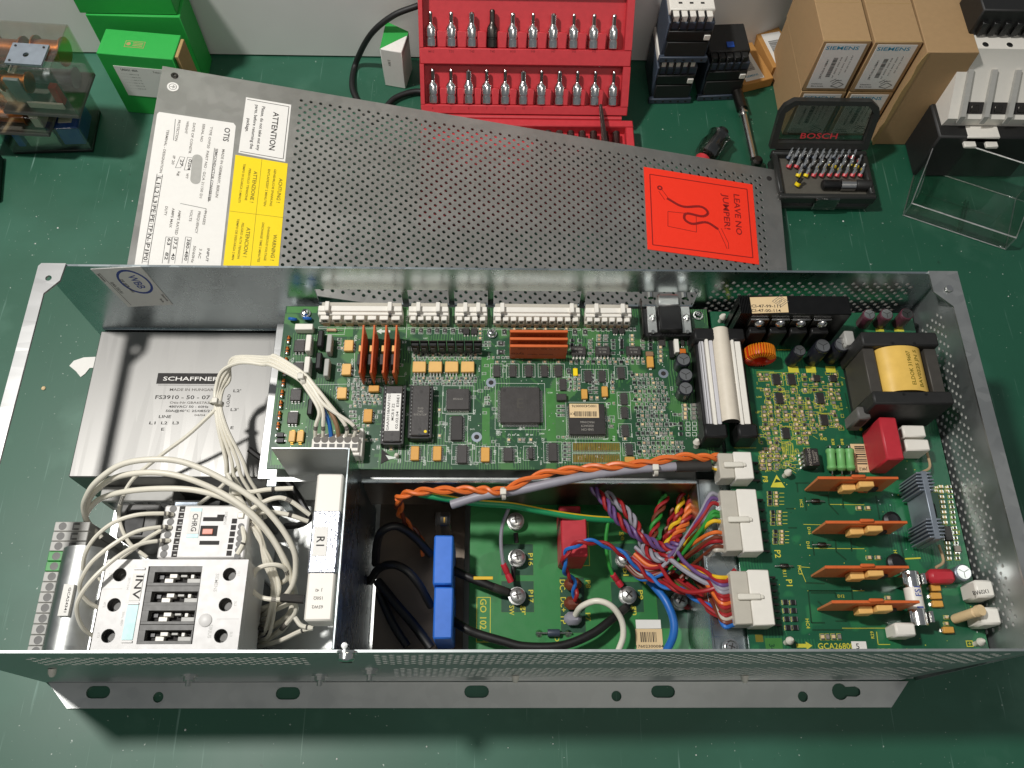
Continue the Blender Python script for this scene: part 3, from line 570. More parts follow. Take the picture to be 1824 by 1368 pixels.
def ecap(par, w, x, y, r, h, sleeve='sleeve', zb=BZ, lean=(0, 0)):
    t = pp(w, x, y, zb+h); ax = Vector((lean[0], lean[1], h)).normalized(); p = t-ax*h; b = MB()
    b.lathe(p, [(r*.97, 0), (r, .6), (r, h*.86), (r*.93, h*.885), (r, h*.91), (r, h-.5), (r-.5, h)], sleeve, 18, ax, cap=False)
    b.lathe(p, [(r*.86, h-.1), (r*.86, h+.02), (.05, h+.03)], 'aluminium', 18, ax, cap=False)
    q = Vector((0, 0, 1)).rotation_difference(ax).to_matrix().to_4x4(); b.M = Matrix.Translation(p+ax*(h+.05)) @ q
    for a in (0, 2.09, 4.19): 
        rr = r*.7; b.seg((0, 0), (rr*math.cos(a+.5), rr*math.sin(a+.5)), .35, 0, 'dark_metal')
    b.M = Matrix(); return b.build('electrolytic_capacitor', par)

# ------------------------------------------------------------------ main logic board
MX0, MY0 = at(474, 835, BZ).x, at(474, 835, BZ).y; MX1, MY1 = at(1262, 553, BZ).x-1.2, at(900, 548, BZ).y
b = MB(); b.box(MX0, MY0, BZ-1.6, MX1, MY1, BZ, 'pcb_main', .15); MCB = b.build('main_circuit_board', DR)
SILK = MB()
# pale mask areas and thick tracks
for (w, x0, y0, x1, y1) in (('A', 165, 105, 380, 150), ('A', 450, 240, 640, 320), ('B', 70, 470, 160, 640), ('B', 75, 830, 130, 1100), ('B', 535, 690, 600, 1080), ('B', 985, 700, 1035, 1070), ('A', 60, 1140, 620, 1240), ('B', 870, 1060, 1010, 1080)):
    X0, Y0, X1, Y1 = R2(w, x0, y0, x1, y1, BZ); SILK.flat(X0, Y0, X1, Y1, BZ+.012, 'mask_light')
# pluggable headers on the rear edge
latch = ((582, 694), (745, 780), (829, 852), (895, 1019), (1063, 1110)); slots = (7, 5, 4, 11, 6)
for i, (u0, u1) in enumerate(((565, 716), (727, 799), (810, 868), (879, 1034), (1043, 1126))):
    X0 = at(u0, 556, 112).x; X1 = at(u1, 556, 112).x; b = MB()
    b.box(X0, 209.5, BZ, X1, 215.2, 110, 'white_pl', .4); b.box(X0+.2, 211.5, 109.5, X1-.2, 215.4, 111.4, 'white_pl', .4); b.box(X0+1, 215.2, BZ+.2, X1-1, 221, 106, 'nylon_dim', .4)
    b.box(X0, 207.6, BZ+.3, X1, 209.8, 104, 'nylon_dim')
    st = (X1-X0-1)/slots[i]
    for k in range(slots[i]):
        c = X0+.5+st*(k+.5); b.box(c-st*.36, 206.8, 103.4, c+st*.36, 209.8, 108.8, 'white_pl', .3); b.box(c-st*.2, 206.7, 105, c+st*.2, 206.95, 107.6, 'grey_dark'); b.box(c-st*.3, 206.6, BZ, c+st*.3, 207.5, 103.2, 'smd_tan')
    for u in latch[i]:
        c = at(u, 548, 114).x; b.box(c-1.4, 210.2, 110.5, c+1.4, 217, 114.2, 'white_pl', .4); b.box(c-.9, 209.3, 107, c+.9, 210.2, 111, 'grey_dark')
    b.build('plug_header', MCB)
    SILK.rectline(X0-1, 204.8, X1+1, 206.2, BZ+.03, .2, 'silk_white')
# d-sub
X0, Y0, X1, Y1 = R2('B', 1225, 125, 1580, 318, 106); b = MB(); b.box(X0, Y0, BZ, X1, 218, 106, 'black_pl', .6); X0b, Y0b, X1b, _ = R2('B', 1350, 160, 1512, 290, 112); b.box(X0b, Y0b+2, 105.5, X1b, 217, 112, 'black_pl', .8)
for xx in (1297, 1542):
    c = pp('B', xx, 225, 108); b.box(c.x-3, Y0+2, 106, c.x+3, 219, 107.4, 'zinc_dull', .3); b.lathe((c.x, c.y+4, 107.4), [(2.2, 0), (2.2, 2), (1.2, 2.6)], 'chrome', 6); b.cyl((c.x, c.y-6, 107.3), 1.3, .8, 'solder', 10); b.lathe((c.x, 224, 109), [(1.9, 0), (1.9, 9)], 'chrome', 8, (0, 1, 0))
for k in range(6): b.box(X0b+1+k*1.75, Y0b+.6, 102, X0b+1.8+k*1.75, Y0b+2.2, 107, 'black_pl')
b.box(X0b, 217, 103, X1b, 226, 111.5, 'zinc_dull', 1.2); b.box(X0-.8, Y0, BZ, X0, 224, 109, 'dark_metal', .3); b.build('serial_connector', MCB)
for w, x, y in (('A', 300, 155), ('A', 1635, 300), ('B', 1622, 170)): screw(MCB, pp(w, x, y, BZ+.7)+Vector((0, 0, .6)), 2.4, 2.6)
# varistors and small parts, left field
for x, y in ((207, 195), (312, 190)):
    p = pp('A', x, y, BZ+2.5); b = MB(); b.lathe((p.x, p.y, BZ+2.6), [(.5, -1.1), (2.6, -.9), (3.0, 0), (2.6, .9), (.5, 1.1)], 'blue_disc', 14, (.15, 1, .5)); b.build('disc_capacitor', MCB)
chip(MCB, 'film_capacitor', 'A', 222, 226, 350, 268, 6, 'white_pl'); 
for x, y in ((255, 385), (245, 545), (228, 735), (206, 900)): chip(MCB, 'power_transistor', 'A', x-38, y-42, x+38, y+42, 2.6, 'ic_grey', 'f', 3, pl=1.3, extra=lambda b, a, c, d, e, z: b.box(a+.8, e, BZ, d-.8, e+1.4, BZ+.5, 'solder'))
for x, y in ((318, 365), (308, 522)): chip(MCB, 'film_capacitor', 'A', x-20, y-62, x+20, y+55, 8.5, 'white_pl', bev=.5)
for x, y in ((467, 368), (448, 540)): chip(MCB, 'film_capacitor', 'A', x-18, y-65, x+18, y+60, 7.5, 'grey_pl', bev=.5)
for x, y in ((402, 330), (390, 490), (330, 820)): chip(MCB, 'relay_block', 'A', x-20, y-60, x+22, y+60, 7, 'black_pl', bev=.8)
for k in range(9):
    f_ = k/8; p = pp('A', 177-75*f_, 345+620*f_, BZ+1.2); b = MB(); b.lathe((p.x, p.y-2.7, BZ+1.2), [(1.0, 0), (1.15, .2), (1.15, 1.3)], 'solder', 10, (0, 1, 0)); b.lathe((p.x, p.y-1.5, BZ+1.2), [(1.0, 0), (1.0, 2.9)], 'amber', 10, (0, 1, 0)); b.lathe((p.x, p.y-.4, BZ+1.2), [(1.06, 0), (1.06, .9)], 'ic', 10, (0, 1, 0)); b.lathe((p.x, p.y+1.4, BZ+1.2), [(1.15, 0), (1.15, 1.2)], 'copper', 10, (0, 1, 0)); b.build('glass_diode', MCB)
def opto(w, x0, y0, x1, y1, pins='x', n=3, h=3.2, m='tan_light', par=None): return chip(par or MCB, 'opto_coupler', w, x0, y0, x1, y1, h, m, pins, n, bev=.4, pl=1.2, pm='gold' if pins == 'y' else 'solder')
for a in ((575, 342, 640, 420), (558, 512, 624, 592), (524, 682, 592, 762)): opto('A', *a)
for a in ((750, 668, 826, 712), (714, 838, 776, 930)): opto('A', *a, n=5, m='tan')
for a in ((178, 992, 224, 1072), (236, 992, 284, 1072)): opto('A', *a, 'y', 1, 2.6)
for x in (118, 118): pass
for y in (1022, 1062): chip(MCB, 'small_diode', 'A', 88, y-17, 144, y+17, 2, 'black_pl', 'x', 1)
# orange daughter cards
for x in (714, 792, 877, 951):
    a = pp('A', x, 236, 118); c = pp('A', x-6, 578, 118); b = MB(); b.box(a.x-.55, c.y, BZ+1, a.x+.55, a.y, 118, 'card_orange', .15)
    b.box(a.x-3.4, c.y+9, BZ+2, a.x-.56, c.y+16, BZ+11, 'ic'); b.box(a.x-2.6, c.y+17, BZ+8, a.x-.56, c.y+21, BZ+13, 'tan_light'); b.box(a.x-1.6, c.y+2, BZ+5, a.x-.56, c.y+4, BZ+13, 'card_brown')
    for k in range(9): b.box(a.x-.3, c.y+2+k*3, BZ, a.x+.3, c.y+2.5+k*3, BZ+1.2, 'solder')
    b.box(a.x+.56, c.y+6, BZ+3, a.x+1.3, a.y-4, BZ+13, 'card_brown'); b.build('daughter_card', MCB)
p = pp('A', 855, 282, BZ); SILK.add([(p.x-4.5, p.y, BZ+.05), (p.x-1, p.y-2, BZ+.05), (p.x-1, p.y+2, BZ+.05)], [[0, 1, 2]], 'silk_white'); SILK.flat(p.x-1, p.y-.8, p.x+4.5, p.y+.8, BZ+.05, 'silk_white')
p = pp('A', 487, 275, BZ+1); b = MB(); b.tube([(p.x-7, p.y, BZ+.6), (p.x+7, p.y, BZ+.6)], .3, 'solder'); b.lathe((p.x-3, p.y, BZ+1.2), [(1, 0), (1.2, .5), (1, 1), (1, 5), (1.2, 5.5), (1, 6)], 'smd_tan', 10, (1, 0, 0)); b.build('axial_resistor', MCB)
silkseg('A', (650, 320), (650, 600)); silkseg('A', (650, 605), (1010, 605)); silkseg('A', (1010, 605), (1010, 580)); silkseg('A', (575, 300), (585, 245)); silkseg('A', (380, 305), (580, 305)); silkseg('A', (1030, 130), (1020, 330)); silkseg('A', (620, 660), (360, 665))
for t, x, y, r in (('OC4', 660, 330, -1.57), ('OC5', 633, 500, -1.57), ('OC10', 608, 650, -1.57), ('T351', 205, 490, -1.57), ('K1 5', 1025, 190, 1.57), ('Z23', 1680, 1010, -1.57), ('Z26', 1508, 860, -1.57), ('Z27', 1475, 905, -1.57), ('RP3', 1152, 1225, -1.57), ('RP2', 1318, 1130, -1.57), ('RP1', 1655, 1150, -1.57), ('Z22', 1505, 1110, -1.57)): silkt(t, 'A', x, y, 1.5, r)
for t, x, y, r in (('Z21', 185, 1010, -1.57), ('Z23', 345, 1205, -1.57), ('Z19', 455, 1090, -1.57), ('Z17', 512, 1065, -1.57), ('P10', 1020, 1050, -1.57), ('Z13', 975, 815, -1.57), ('RK2', 905, 1180, 0)): silkt(t, 'B', x, y, 1.5, r)
# relay-driver row
for i, x in enumerate(fr(1070, 1415, 57)): smd(MCB, 'A', x, 280, 'big', 1.57, .85)
for x in (1450, 1507): chip(MCB, 'small_transistor', 'A', x-24, 258, x+24, 302, 1.6, 'ic', 'y', 2)
for i in range(8):
    x = 1083+i*64; a = pp('A', x, 330, 112); b = MB(); b.box(a.x-2.2, a.y-5.5, BZ+1.5, a.x+2.6, a.y-3.2, 112, 'black_pl', .4); b.box(a.x-2.4, a.y-3.1, BZ+1.5, a.x+2.8, a.y-2.4, 113.5, 'dark_metal', .2)
    for k in (-1.6, .2, 2): b.box(a.x+k-.3, a.y-4.6, BZ, a.x+k+.3, a.y-4.1, BZ+1.6, 'solder')
    b.box(a.x-1.2, a.y-6.2, BZ+6, a.x+1.2, a.y-5.4, BZ+9, 'ic_grey'); b.build('standing_transistor', MCB)
rowsmd(MCB, 'A', 455, fr(1075, 1550, 34), ('gry', 'cap', 'res'), rot=1.57, s=.9)
for x0 in (1066, 1181, 1298, 1413): chip(MCB, 'opto_coupler', 'A', x0, 496, x0+95, 572, 3.2, 'tan_light', 'y', 4, bev=.4, pl=2.2)
rowsmd(MCB, 'A', 622, fr(1075, 1520, 34), ('gry', 'res', 'cap'), rot=1.57, s=.85); rowsmd(MCB, 'A', 658, fr(1085, 1520, 40), ('res', 'gry'), s=.75)
for y, xs in ((632, fr(660, 950, 33)), (690, fr(640, 740, 36)), (748, fr(640, 830, 34)), (795, fr(650, 830, 36))): rowsmd(MCB, 'A', y, xs, ('gry', 'res', 'cap', 'res', 'cap'), rot=1.57, s=.85)
for y in (860, 890, 925): rowsmd(MCB, 'A', y, (625, 650), ('gry', 'res'), s=.8)
for y in (340, 365, 400, 520, 560, 690): rowsmd(MCB, 'A', y, (530, 545) if y > 600 else (540,), ('res', 'cap'), s=.8)
for x, y in ((1700, 372), (1700, 432)): smd(MCB, 'A', x, y, 'big', 0, .9)
for y in (280, 310, 345): smd(MCB, 'A', 1550, y-10, 'glow', 0, .9)
for y in (360, 385): rowsmd(MCB, 'A', y, (1590, 1615), ('res', 'gry'), s=.6)
# processors
def eprom(b, X0, Y0, X1, Y1, z):
    b.box(X0-1.6, Y0-.8, BZ+.2, X0-.05, Y1+.8, z-1.6, 'socket_black'); b.box(X1+.05, Y0-.8, BZ+.2, X1+1.6, Y1+.8, z-1.6, 'socket_black'); b.box(X0, Y0-1.2, BZ+.2, X1, Y0-.02, z-1.8, 'socket_black')
    for k in range(14):
        y = Y0+(Y1-Y0)*(k+.5)/14
        for s_ in (X0-.5, X1+.1): b.box(s_, y-.4, z-2.2, s_+.45, y+.4, z-1.0, 'solder')
    for f_ in (.12, .87): b.lathe(((X0+X1)/2, Y0+(Y1-Y0)*f_, z-.02), [(1.0, 0), (1.0, .05)], 'ic', 12)
    b.plate([((X0+X1)/2+1.2*math.cos(a), Y0-.0+1.2*math.sin(a)) for a in [math.pi*k/8 for k in range(9)]], [], z, z+.03, 'socket_black')
E1 = chip(MCB, 'memory_chip', 'A', 864, 672, 988, 1072, 8.5, 'ic_grey', bev=.5, lift=5, extra=eprom)
def lab1(b, X0, Y0, X1, Y1, z):
    b.box(X0+.6, Y0+6.8, z, X1-.9, Y1-5.2, z+.12, 'paper', .05); xm = (X0+X1)/2-.3
    for i, t in enumerate((('GAA30158AAF1021', 24), ('MCB II Z2', 11), ('02.02.04   E3BE1', 22))): b.text(t[0], xm-2.6+i*2.7, (Y0+Y1)/2+.8, z+.16, 1.5, 'ink', math.pi/2, t[1])
    eprom(b, X0, Y0, X1, Y1, z)
bpy.data.objects.remove(E1)
chip(MCB, 'memory_chip', 'A', 864, 672, 988, 1072, 8.5, 'ic_grey', bev=.5, lift=5, extra=lab1, label='socketed chip with a white printed label')
def lab2(b, X0, Y0, X1, Y1, z):
    eprom(b, X0, Y0, X1, Y1, z); p = pp('A', 1157, 1000, z); b.lathe((p.x, p.y, z), [(.9, 0), (.9, .06)], 'label_yellow', 12)
    for i, t in enumerate(('AT27C010', '70PC', '0312')): b.text(t, (X0+X1)/2, (Y0+Y1)/2+i*2-3, z+.05, 1.2, 'ic_print', math.pi)
chip(MCB, 'memory_chip', 'A', 1058, 668, 1186, 1028, 8.5, 'ic_grey', bev=.5, lift=5, extra=lab2, label='socketed chip with a yellow dot')
chip(MCB, 'processor_chip', 'A', 1310, 692, 1472, 842, 3.4, 'ic_grey', 'xy', 11, pl=.7, txt=(('CY7C09', .5, .5, 1.1, math.pi, 6),))
chip(MCB, 'logic_chip', 'A', 1342, 886, 1424, 1062, 2.6, 'ic', 'x', 14, pl=1.4)
silkbox('A', 1280, 672, 1505, 872); silkbox('A', 1300, 878, 1462, 1075)
for a in ((1052, 1104, 1112, 1204), (1212, 1104, 1272, 1206), (1556, 1112, 1618, 1214)): chip(MCB, 'resistor_network', 'A', *a, 2.6, 'tan', 'x', 8, pl=1.3); silkbox('A', a[0]-38, a[1]-6, a[2]+38, a[3]+10)
chip(MCB, 'logic_chip', 'A', 1386, 1096, 1456, 1226, 2.4, 'ic_grey', 'x', 10, pl=1.4); silkbox('A', 1345, 1090, 1495, 1236)
for w, x, y in (('A', 1628, 650), ('A', 1525, 1040), ('B', 1375, 585)): ring(MCB, w, x, y)
p = [pp('A', x, y, BZ+.4) for x, y in ((845, 1125), (838, 1230), (925, 1190))]; b = MB(); b.add([tuple(q) for q in p]+[(q.x, q.y, BZ) for q in p], [[0, 1, 2], [0, 3, 4, 1], [1, 4, 5, 2], [2, 5, 3, 0]], 'ink'); q = pp('A', 895, 1185, BZ+.5)
b.add([(q.x-2, q.y+1.5, BZ+.45), (q.x+5.5, q.y-.3, BZ+.45), (q.x, q.y-1.4, BZ+.45)], [[0, 1, 2]], 'silk_white'); b.build('static_warning_mark', MCB)
p = pp('A', 950, 1165, BZ+3); b = MB(); b.lathe((p.x, p.y, BZ), [(1.3, 0), (1.3, 2.6), (.9, 3.2), (.2, 3.5)], 'nylon', 12); b.build('indicator_lamp', MCB)
smd(MCB, 'A', 912, 1128, 'glow', 0, 1.0); smd(MCB, 'A', 1258, 850, 'glow', 1.57, .9); smd(MCB, 'A', 1258, 1035, 'glow', 1.57, .9)
# right half
chip(MCB, 'gate_array_chip', 'B', 206, 682, 492, 938, 3.4, 'ic_grey', '', 0, bev=.5, extra=lambda b, X0, Y0, X1, Y1, z: ([b.box(X0+1.6+k*(X1-X0-3.2)/39, Y0-1.6, BZ, X0+1.9+k*(X1-X0-3.2)/39, Y0+.1, BZ+.9, 'solder') or b.box(X0+1.6+k*(X1-X0-3.2)/39, Y1-.1, BZ, X0+1.9+k*(X1-X0-3.2)/39, Y1+1.5, BZ+.9, 'solder') or b.box(X0-1.7, Y0+1.6+k*(Y1-Y0-3.2)/39, BZ, X0+.1, Y0+1.9+k*(Y1-Y0-3.2)/39, BZ+.9, 'solder') or b.box(X1-.1, Y0+1.6+k*(Y1-Y0-3.2)/39, BZ, X1+1.7, Y0+1.9+k*(Y1-Y0-3.2)/39, BZ+.9, 'solder') for k in range(40)], b.lathe((X0+2.6, Y1-2.2, z-.01), [(1, 0), (1, .04)], 'ic', 14), b.text('E', (X0+X1)/2, (Y0+Y1)/2+1, z+.04, 6.5, 'core'), b.text('S20-K7', (X0+X1)/2, (Y0+Y1)/2-4, z+.04, 1.4, 'core')))
silkbox('B', 168, 655, 528, 988)
def plcc(b, X0, Y0, X1, Y1, z):
    x0, y0, x1, y1 = R2('B', 702, 802, 912, 902, z); b.box(x0, y0, z, x1, y1, z+.12, 'label_tan', .05); b.text('100G42000076', (x0+x1)/2, y1-1.6, z+.16, 1.6, 'ink', math.pi, 15)
    x = x0+3; 
    while x < x1-1.6: w_ = random.choice((.22, .3, .5)); b.flat(x, y0+.8, x+w_, y0+4.2, z+.16, 'ink'); x += w_+random.choice((.25, .35, .5))
    b.text('KX', x0+1.5, y0+2.5, z+.16, 1.5, 'ink', math.pi)
    for i, t in enumerate(('MACH466', '0203AC9', 'SAB-CIM')): b.text(t, (X0+X1)/2, Y0+8-i*2.4, z+.04, 1.4, 'ic_print', math.pi)
chip(MCB, 'processor_chip', 'B', 698, 802, 958, 1022, 4, 'ic', 'xy', 17, pl=.7, extra=plcc, label='square chip with a cream barcode label'); silkbox('B', 678, 790, 972, 1055)
# orange resistor networks standing one behind the other
for i, yy in enumerate((276, 330, 381)):
    a = pp('B', 276, yy, 118-i*.5); c = pp('B', 690, yy, 118-i*.5); b = MB(); b.box(a.x, a.y-1.2, BZ+.8, c.x, a.y+.5, 118-i*.5, 'sip', .3)
    b.box(a.x-.1, a.y-1.3, 116.8-i*.5, c.x+.1, a.y+.6, 118.2-i*.5, 'card_orange', .3)
    b.M = frame((0, a.y-1.32, 0), (1, 0, 0), (0, 0, 1)); b.text('7  3 76  B0S  WH0-4-2000', (a.x+c.x)/2, 114.5, 0, 1.3, 'sip_print', math.pi, 26)
    if i == 2: b.text('tyco', a.x+5, 107.5, 0, 3, 'sip_print', math.pi, 8); b.text('ELECTRONICS  GERMANY', a.x+19, 107, 0, 1.2, 'sip_print', math.pi, 16)
    b.M = Matrix()
    for k in range(20): x = a.x+1+k*(c.x-a.x-2)/19; b.box(x-.3, a.y-.6, BZ, x+.3, a.y-.1, BZ+1, 'solder')
    b.build('resistor_network', MCB, 'orange ceramic network standing on edge')
for x in (235, 742, 815): smd(MCB, 'B', x, 290, 'big', 1.57, .95)
for x in fr(305, 680, 75): smd(MCB, 'B', x, 268, 'glow', 0, .9)
for x, y in ((210, 370), (210, 432)): smd(MCB, 'B', x, y, 'big', 0, 1.0)
for x in (180, 295, 410, 522, 622): sop(MCB, 'B', x, 565, 44, 84, 7); silkbox('B', x-46, 515, x+46, 612); smd(MCB, 'B', x+2, 505 if x != 300 else 500, 'cap', 0, .8)
for x, y in ((835, 602), (935, 602), (655, 662), (1072, 578), (1092, 765), (1096, 862), (1102, 992), (1130, 1128)): sop(MCB, 'B', x, y, 44, 84, 7); silkbox('B', x-48, y-48, x+46, y+48)
for x, y in ((768, 420), (940, 420), (1162, 420)): chip(MCB, 'opto_coupler', 'B', x-52, y-32, x+52, y+30, 3.0, 'ic_grey', 'f', 4, pl=2.0, txt=(('MOC 81', .5, .65, 1.1, math.pi, 5), ('01 5', .5, .3, 1.1, math.pi, 4)))
chip(MCB, 'crystal_block', 'B', 610, 728, 682, 776, 3, 'ic_grey'); chip(MCB, 'small_transistor', 'B', 1250, 425, 1305, 458, 2.2, 'brown_old', 'y', 1)
for a in ((788, 695, 832, 765), (934, 675, 978, 748), (1258, 460, 1306, 538), (1100, 1180, 1172, 1222)): chip(MCB, 'tantalum_capacitor', 'B', *a, 2.8, 'tan', 'y', 1, pl=.8)
for x, y in ((1520, 482), (1536, 592), (1536, 690)): ecap(MCB, 'B', x, y, 4.6, 11)
for a in ((230, 1114, 296, 1214, 9), (408, 1110, 440, 1196, 7), (552, 1080, 614, 1214, 10)): chip(MCB, 'logic_chip', 'B', *a[:4], 2.3, 'ic_grey', 'x', a[4], pl=1.5); silkbox('B', a[0]-36, a[1]-6, a[2]+34, a[3]+12)
rowsmd(MCB, 'B', 1062, (268, 345, 372, 425), ('glow', 'cap', 'gry', 'glow'), rot=1.57, s=.95)
for i in range(6): silkt('C24 R5'[i], 'B', 270+i*32, 1025, 1.6, -1.57)
for y in (1112, 1190):
    for k in range(27): pass
    X0, Y0, X1, Y1 = R2('B', 728, y-28, 1062, y+32, BZ); b = MB(); 
    for k in range(27): x = X0+(X1-X0)*(k+.5)/27; b.box(x-.36, Y0, BZ+.01, x+.36, Y1, BZ+.12, 'gold'); b.cyl((x, Y0+.5 if y < 1150 else Y1-.5, BZ+.1), .3, .1, 'solder', 6)
    b.build('contact_row', MCB); silkbox('B', 722, y-34, 1068, y+38)
for y in (1085, 1112, 1140, 1170, 1200): rowsmd(MCB, 'B', y, (668, 698), ('res', 'gry'), s=.75)
# dense field of chip parts at the right
rowsmd(MCB, 'B', 505, fr(712, 1240, 40), ('cap', 'res', 'gry', 'cap', 'sot'), rot=1.57, s=.9)
for x in fr(870, 1000, 36): smd(MCB, 'B', x, 272, 'sot', 1.57, .75)
for x in (1030, 1078): chip(MCB, 'small_transistor', 'B', x-20, 258, x+20, 294, 1.8, 'ic', 'y', 2)
for x in (1110, 1140, 1170): smd(MCB, 'B', x, 270, 'sot', 1.57, .7)
for y in (318, 345, 380): rowsmd(MCB, 'B', y, (912, 962, 1150), ('cap', 'gry', 'glow', 'cap'), s=1.05)
for y in (350, 375, 400, 440): rowsmd(MCB, 'B', y, (850, 1015, 1075), ('gry', 'res', 'sot'), s=.9)
for y in (350, 380, 405): rowsmd(MCB, 'B', y, (720, 775, 1225, 1280), ('sot', 'res', 'gry'), s=.9)
for y in (400, 432, 465, 498): smd(MCB, 'B', 1352, y, 'glow' if y != 432 else 'cap', 0, 1.1)
sop(MCB, 'B', 1365, 362, 40, 44, 4); chip(MCB, 'small_transistor', 'B', 1500, 345, 1528, 380, 2, 'ic', 'y', 2); chip(MCB, 'small_transistor', 'B', 1545, 345, 1578, 380, 2, 'ic', 'y', 2); chip(MCB, 'film_capacitor', 'B', 1455, 335, 1488, 430, 6, 'white_pl'); chip(MCB, 'relay_block', 'B', 1418, 345, 1452, 470, 3, 'black_pl'); chip(MCB, 'tantalum_capacitor', 'B', 1492, 405, 1538, 440, 5, 'amber')
rws = ((598, 1150, 1310), (655, 1165, 1400), (715, 1170, 1390), (775, 1170, 1410), (832, 1175, 1400), (890, 1190, 1400), (952, 1190, 1440), (1016, 1190, 1430), (1085, 1200, 1530), (1145, 1200, 1520))
kk = ('gry', 'cap', 'res', 'glow', 'gry', 'res')
for i, (y, xa_, xb2) in enumerate(rws):
    for j, x in enumerate(fr(xa_, xb2, 34)): smd(MCB, 'B', x, y, 'sot' if j == 0 else kk[(i*2+j*3+(j//3)) % 6], 1.57, .95 if j else .75)
for y in (815, 845, 875, 905): rowsmd(MCB, 'B', y, (1528, 1590), ('glow', 'gry'), s=1.2)
for y in (945, 980, 1020):
    for x in (1552, 1598): silkbox('B', x-16, y-14, x+16, y+14, .3); smd(MCB, 'B', 1498, y, 'sot', 0, .8)
for y in (880, 950): rowsmd(MCB, 'B', y, (1455, 1490), ('res', 'gry'), s=.8)
for y in fr(600, 700, 30): rowsmd(MCB, 'B', y, (710, 740, 770, 870, 1010), ('res', 'gry', 'cap', 'res'), rot=1.57, s=.75)
for y in (650, 690, 720): rowsmd(MCB, 'B', y, (850, 890, 1010), ('res', 'gry', 'cap'), s=.8)
for y in (760, ): rowsmd(MCB, 'B', y, (860, 900), ('cap', 'glow'), rot=1.57, s=.9)
for y in (690, 760, 800): rowsmd(MCB, 'B', y, (100, 122), ('gry', 'res'), rot=1.57, s=.6)
for y in (820, 850, 885): rowsmd(MCB, 'B', y, (625, 655), ('res', 'gry'), s=.75)
smd(MCB, 'B', 1000, 965, 'gry', 0, 1.0); smd(MCB, 'B', 1100, 1055, 'glow', 0, .9); smd(MCB, 'B', 695, 570, 'big', 1.57, .8); chip(MCB, 'small_diode', 'B', 728, 545, 762, 600, 1.2, 'label_yellow', 'y', 1)
b = MB(); p = pp('B', 1622, 1090, BZ+5); b.lathe((p.x, p.y, BZ), [(1.6, 0), (1.6, 3), (2.3, 4.5), (1.2, 7)], 'nylon', 10, (-.1, .3, 1)); b.build('board_spacer', MCB)
for y, xa_, xb2 in ((470, 120, 660), (625, 700, 800), (1040, 620, 690), (700, 700, 800), (640, 1010, 1040), (800, 985, 1040), (925, 985, 1045), (480, 850, 1240), (1172, 1210, 1560), (625, 1160, 1330), (685, 1180, 1400), (745, 1180, 1400), (805, 1185, 1400), (860, 1190, 1390), (920, 1200, 1420), (985, 1200, 1420), (1050, 1200, 1440), (1115, 1210, 1520)):
    for j, x in enumerate(fr(xa_, xb2, 34)): smd(MCB, 'B', x+random.uniform(-3, 3), y, kk[(j*5+y) % 6], 0 if random.random() < .6 else 1.57, .55)
for y, xa_, xb2 in ((405, 560, 640), (660, 640, 730), (720, 640, 740), (770, 640, 830), (820, 620, 700), (960, 640, 760), (1000, 640, 740), (1060, 700, 820), (560, 1070, 1060), (640, 1080, 1520), (440, 1080, 1560), (475, 1080, 1560)):
    for j, x in enumerate(fr(xa_, xb2, 36)): smd(MCB, 'A', x+random.uniform(-3, 3), y, kk[(j*5+y) % 6], 0 if random.random() < .6 else 1.57, .6)
# designators, spare pads and short tracks between the parts
for _ in range(420):
    w = random.choice('AB'); x, y = random.uniform(560, 1700) if w == 'A' else random.uniform(80, 1480), random.uniform(330, 1230); p = pp(w, x, y, BZ)
    if not (MX0+3 < p.x < MX1-12 and MY0+2 < p.y < MY1-14): continue
    k = random.random(); z = BZ+.016+random.random()*.01
    if k < .35: SILK.text(random.choice('RCDVL')+str(random.randint(11, 499)), p.x, p.y, BZ+.045, .95, 'silk_white', random.choice((0, -1.57)))
    elif k < .6:
        l, d = random.choice(((1.3, .9), (.9, 1.3), (1.6, 1.1))); SILK.rectline(p.x-l, p.y-d, p.x+l, p.y+d, z, .14, 'silk_white'); SILK.flat(p.x-l*.8, p.y-d*.6, p.x-l*.3, p.y+d*.6, z+.01, 'solder'); SILK.flat(p.x+l*.3, p.y-d*.6, p.x+l*.8, p.y+d*.6, z+.01, 'solder')
    else:
        a = random.choice((0, .785, 1.57, 2.356)); L_ = random.uniform(2, 7); q = (p.x+L_*math.cos(a), p.y+L_*math.sin(a))
        for j in range(random.randint(1, 4)): SILK.seg((p.x+j*.55*math.sin(a), p.y-j*.55*math.cos(a)), (q[0]+j*.55*math.sin(a), q[1]-j*.55*math.cos(a)), .22, z, 'mask_light')
# via holes
for _ in range(900):
    w = random.choice('AB'); x, y = random.uniform(60, 1700), random.uniform(330, 1230); p = pp(w, x, y, BZ)
    if MX0+3 < p.x < MX1-3 and MY0+2 < p.y < MY1-10: SILK.plate(circ(p.x, p.y, random.uniform(.22, .4), 6), [], BZ+.01, BZ+.035, random.choice(('silk_white', 'solder', 'mask_light')))
SILK.build('silkscreen', MCB); SILK = None
# six-way cable plug with its white leads
X0, Y0, X1, Y1 = R2('A', 342, 1050, 690, 1128, 112); b = MB(); b.box(X0, Y0-3, BZ, X1, Y1+4, 110, 'white_pl', .6); b.box(X0, Y0-1, 109.5, X1-1, Y1, 112, 'white_pl', .4); b.box(X1-1.5, Y0-3, BZ, X1+1, Y1+8, 109, 'white_pl', .5)
for k in range(6): c = X0+3+(X1-X0-6)*k/5; b.box(c-1.6, Y0+1.0, 111.9, c+1.6, Y0+3.4, 112.1, 'grey_dark'); b.lathe((c, Y1-.6, 111.6), [(2.2, 0), (2.2, .5)], 'ink_soft', 12)
PLUG = b.build('cable_plug', DR)
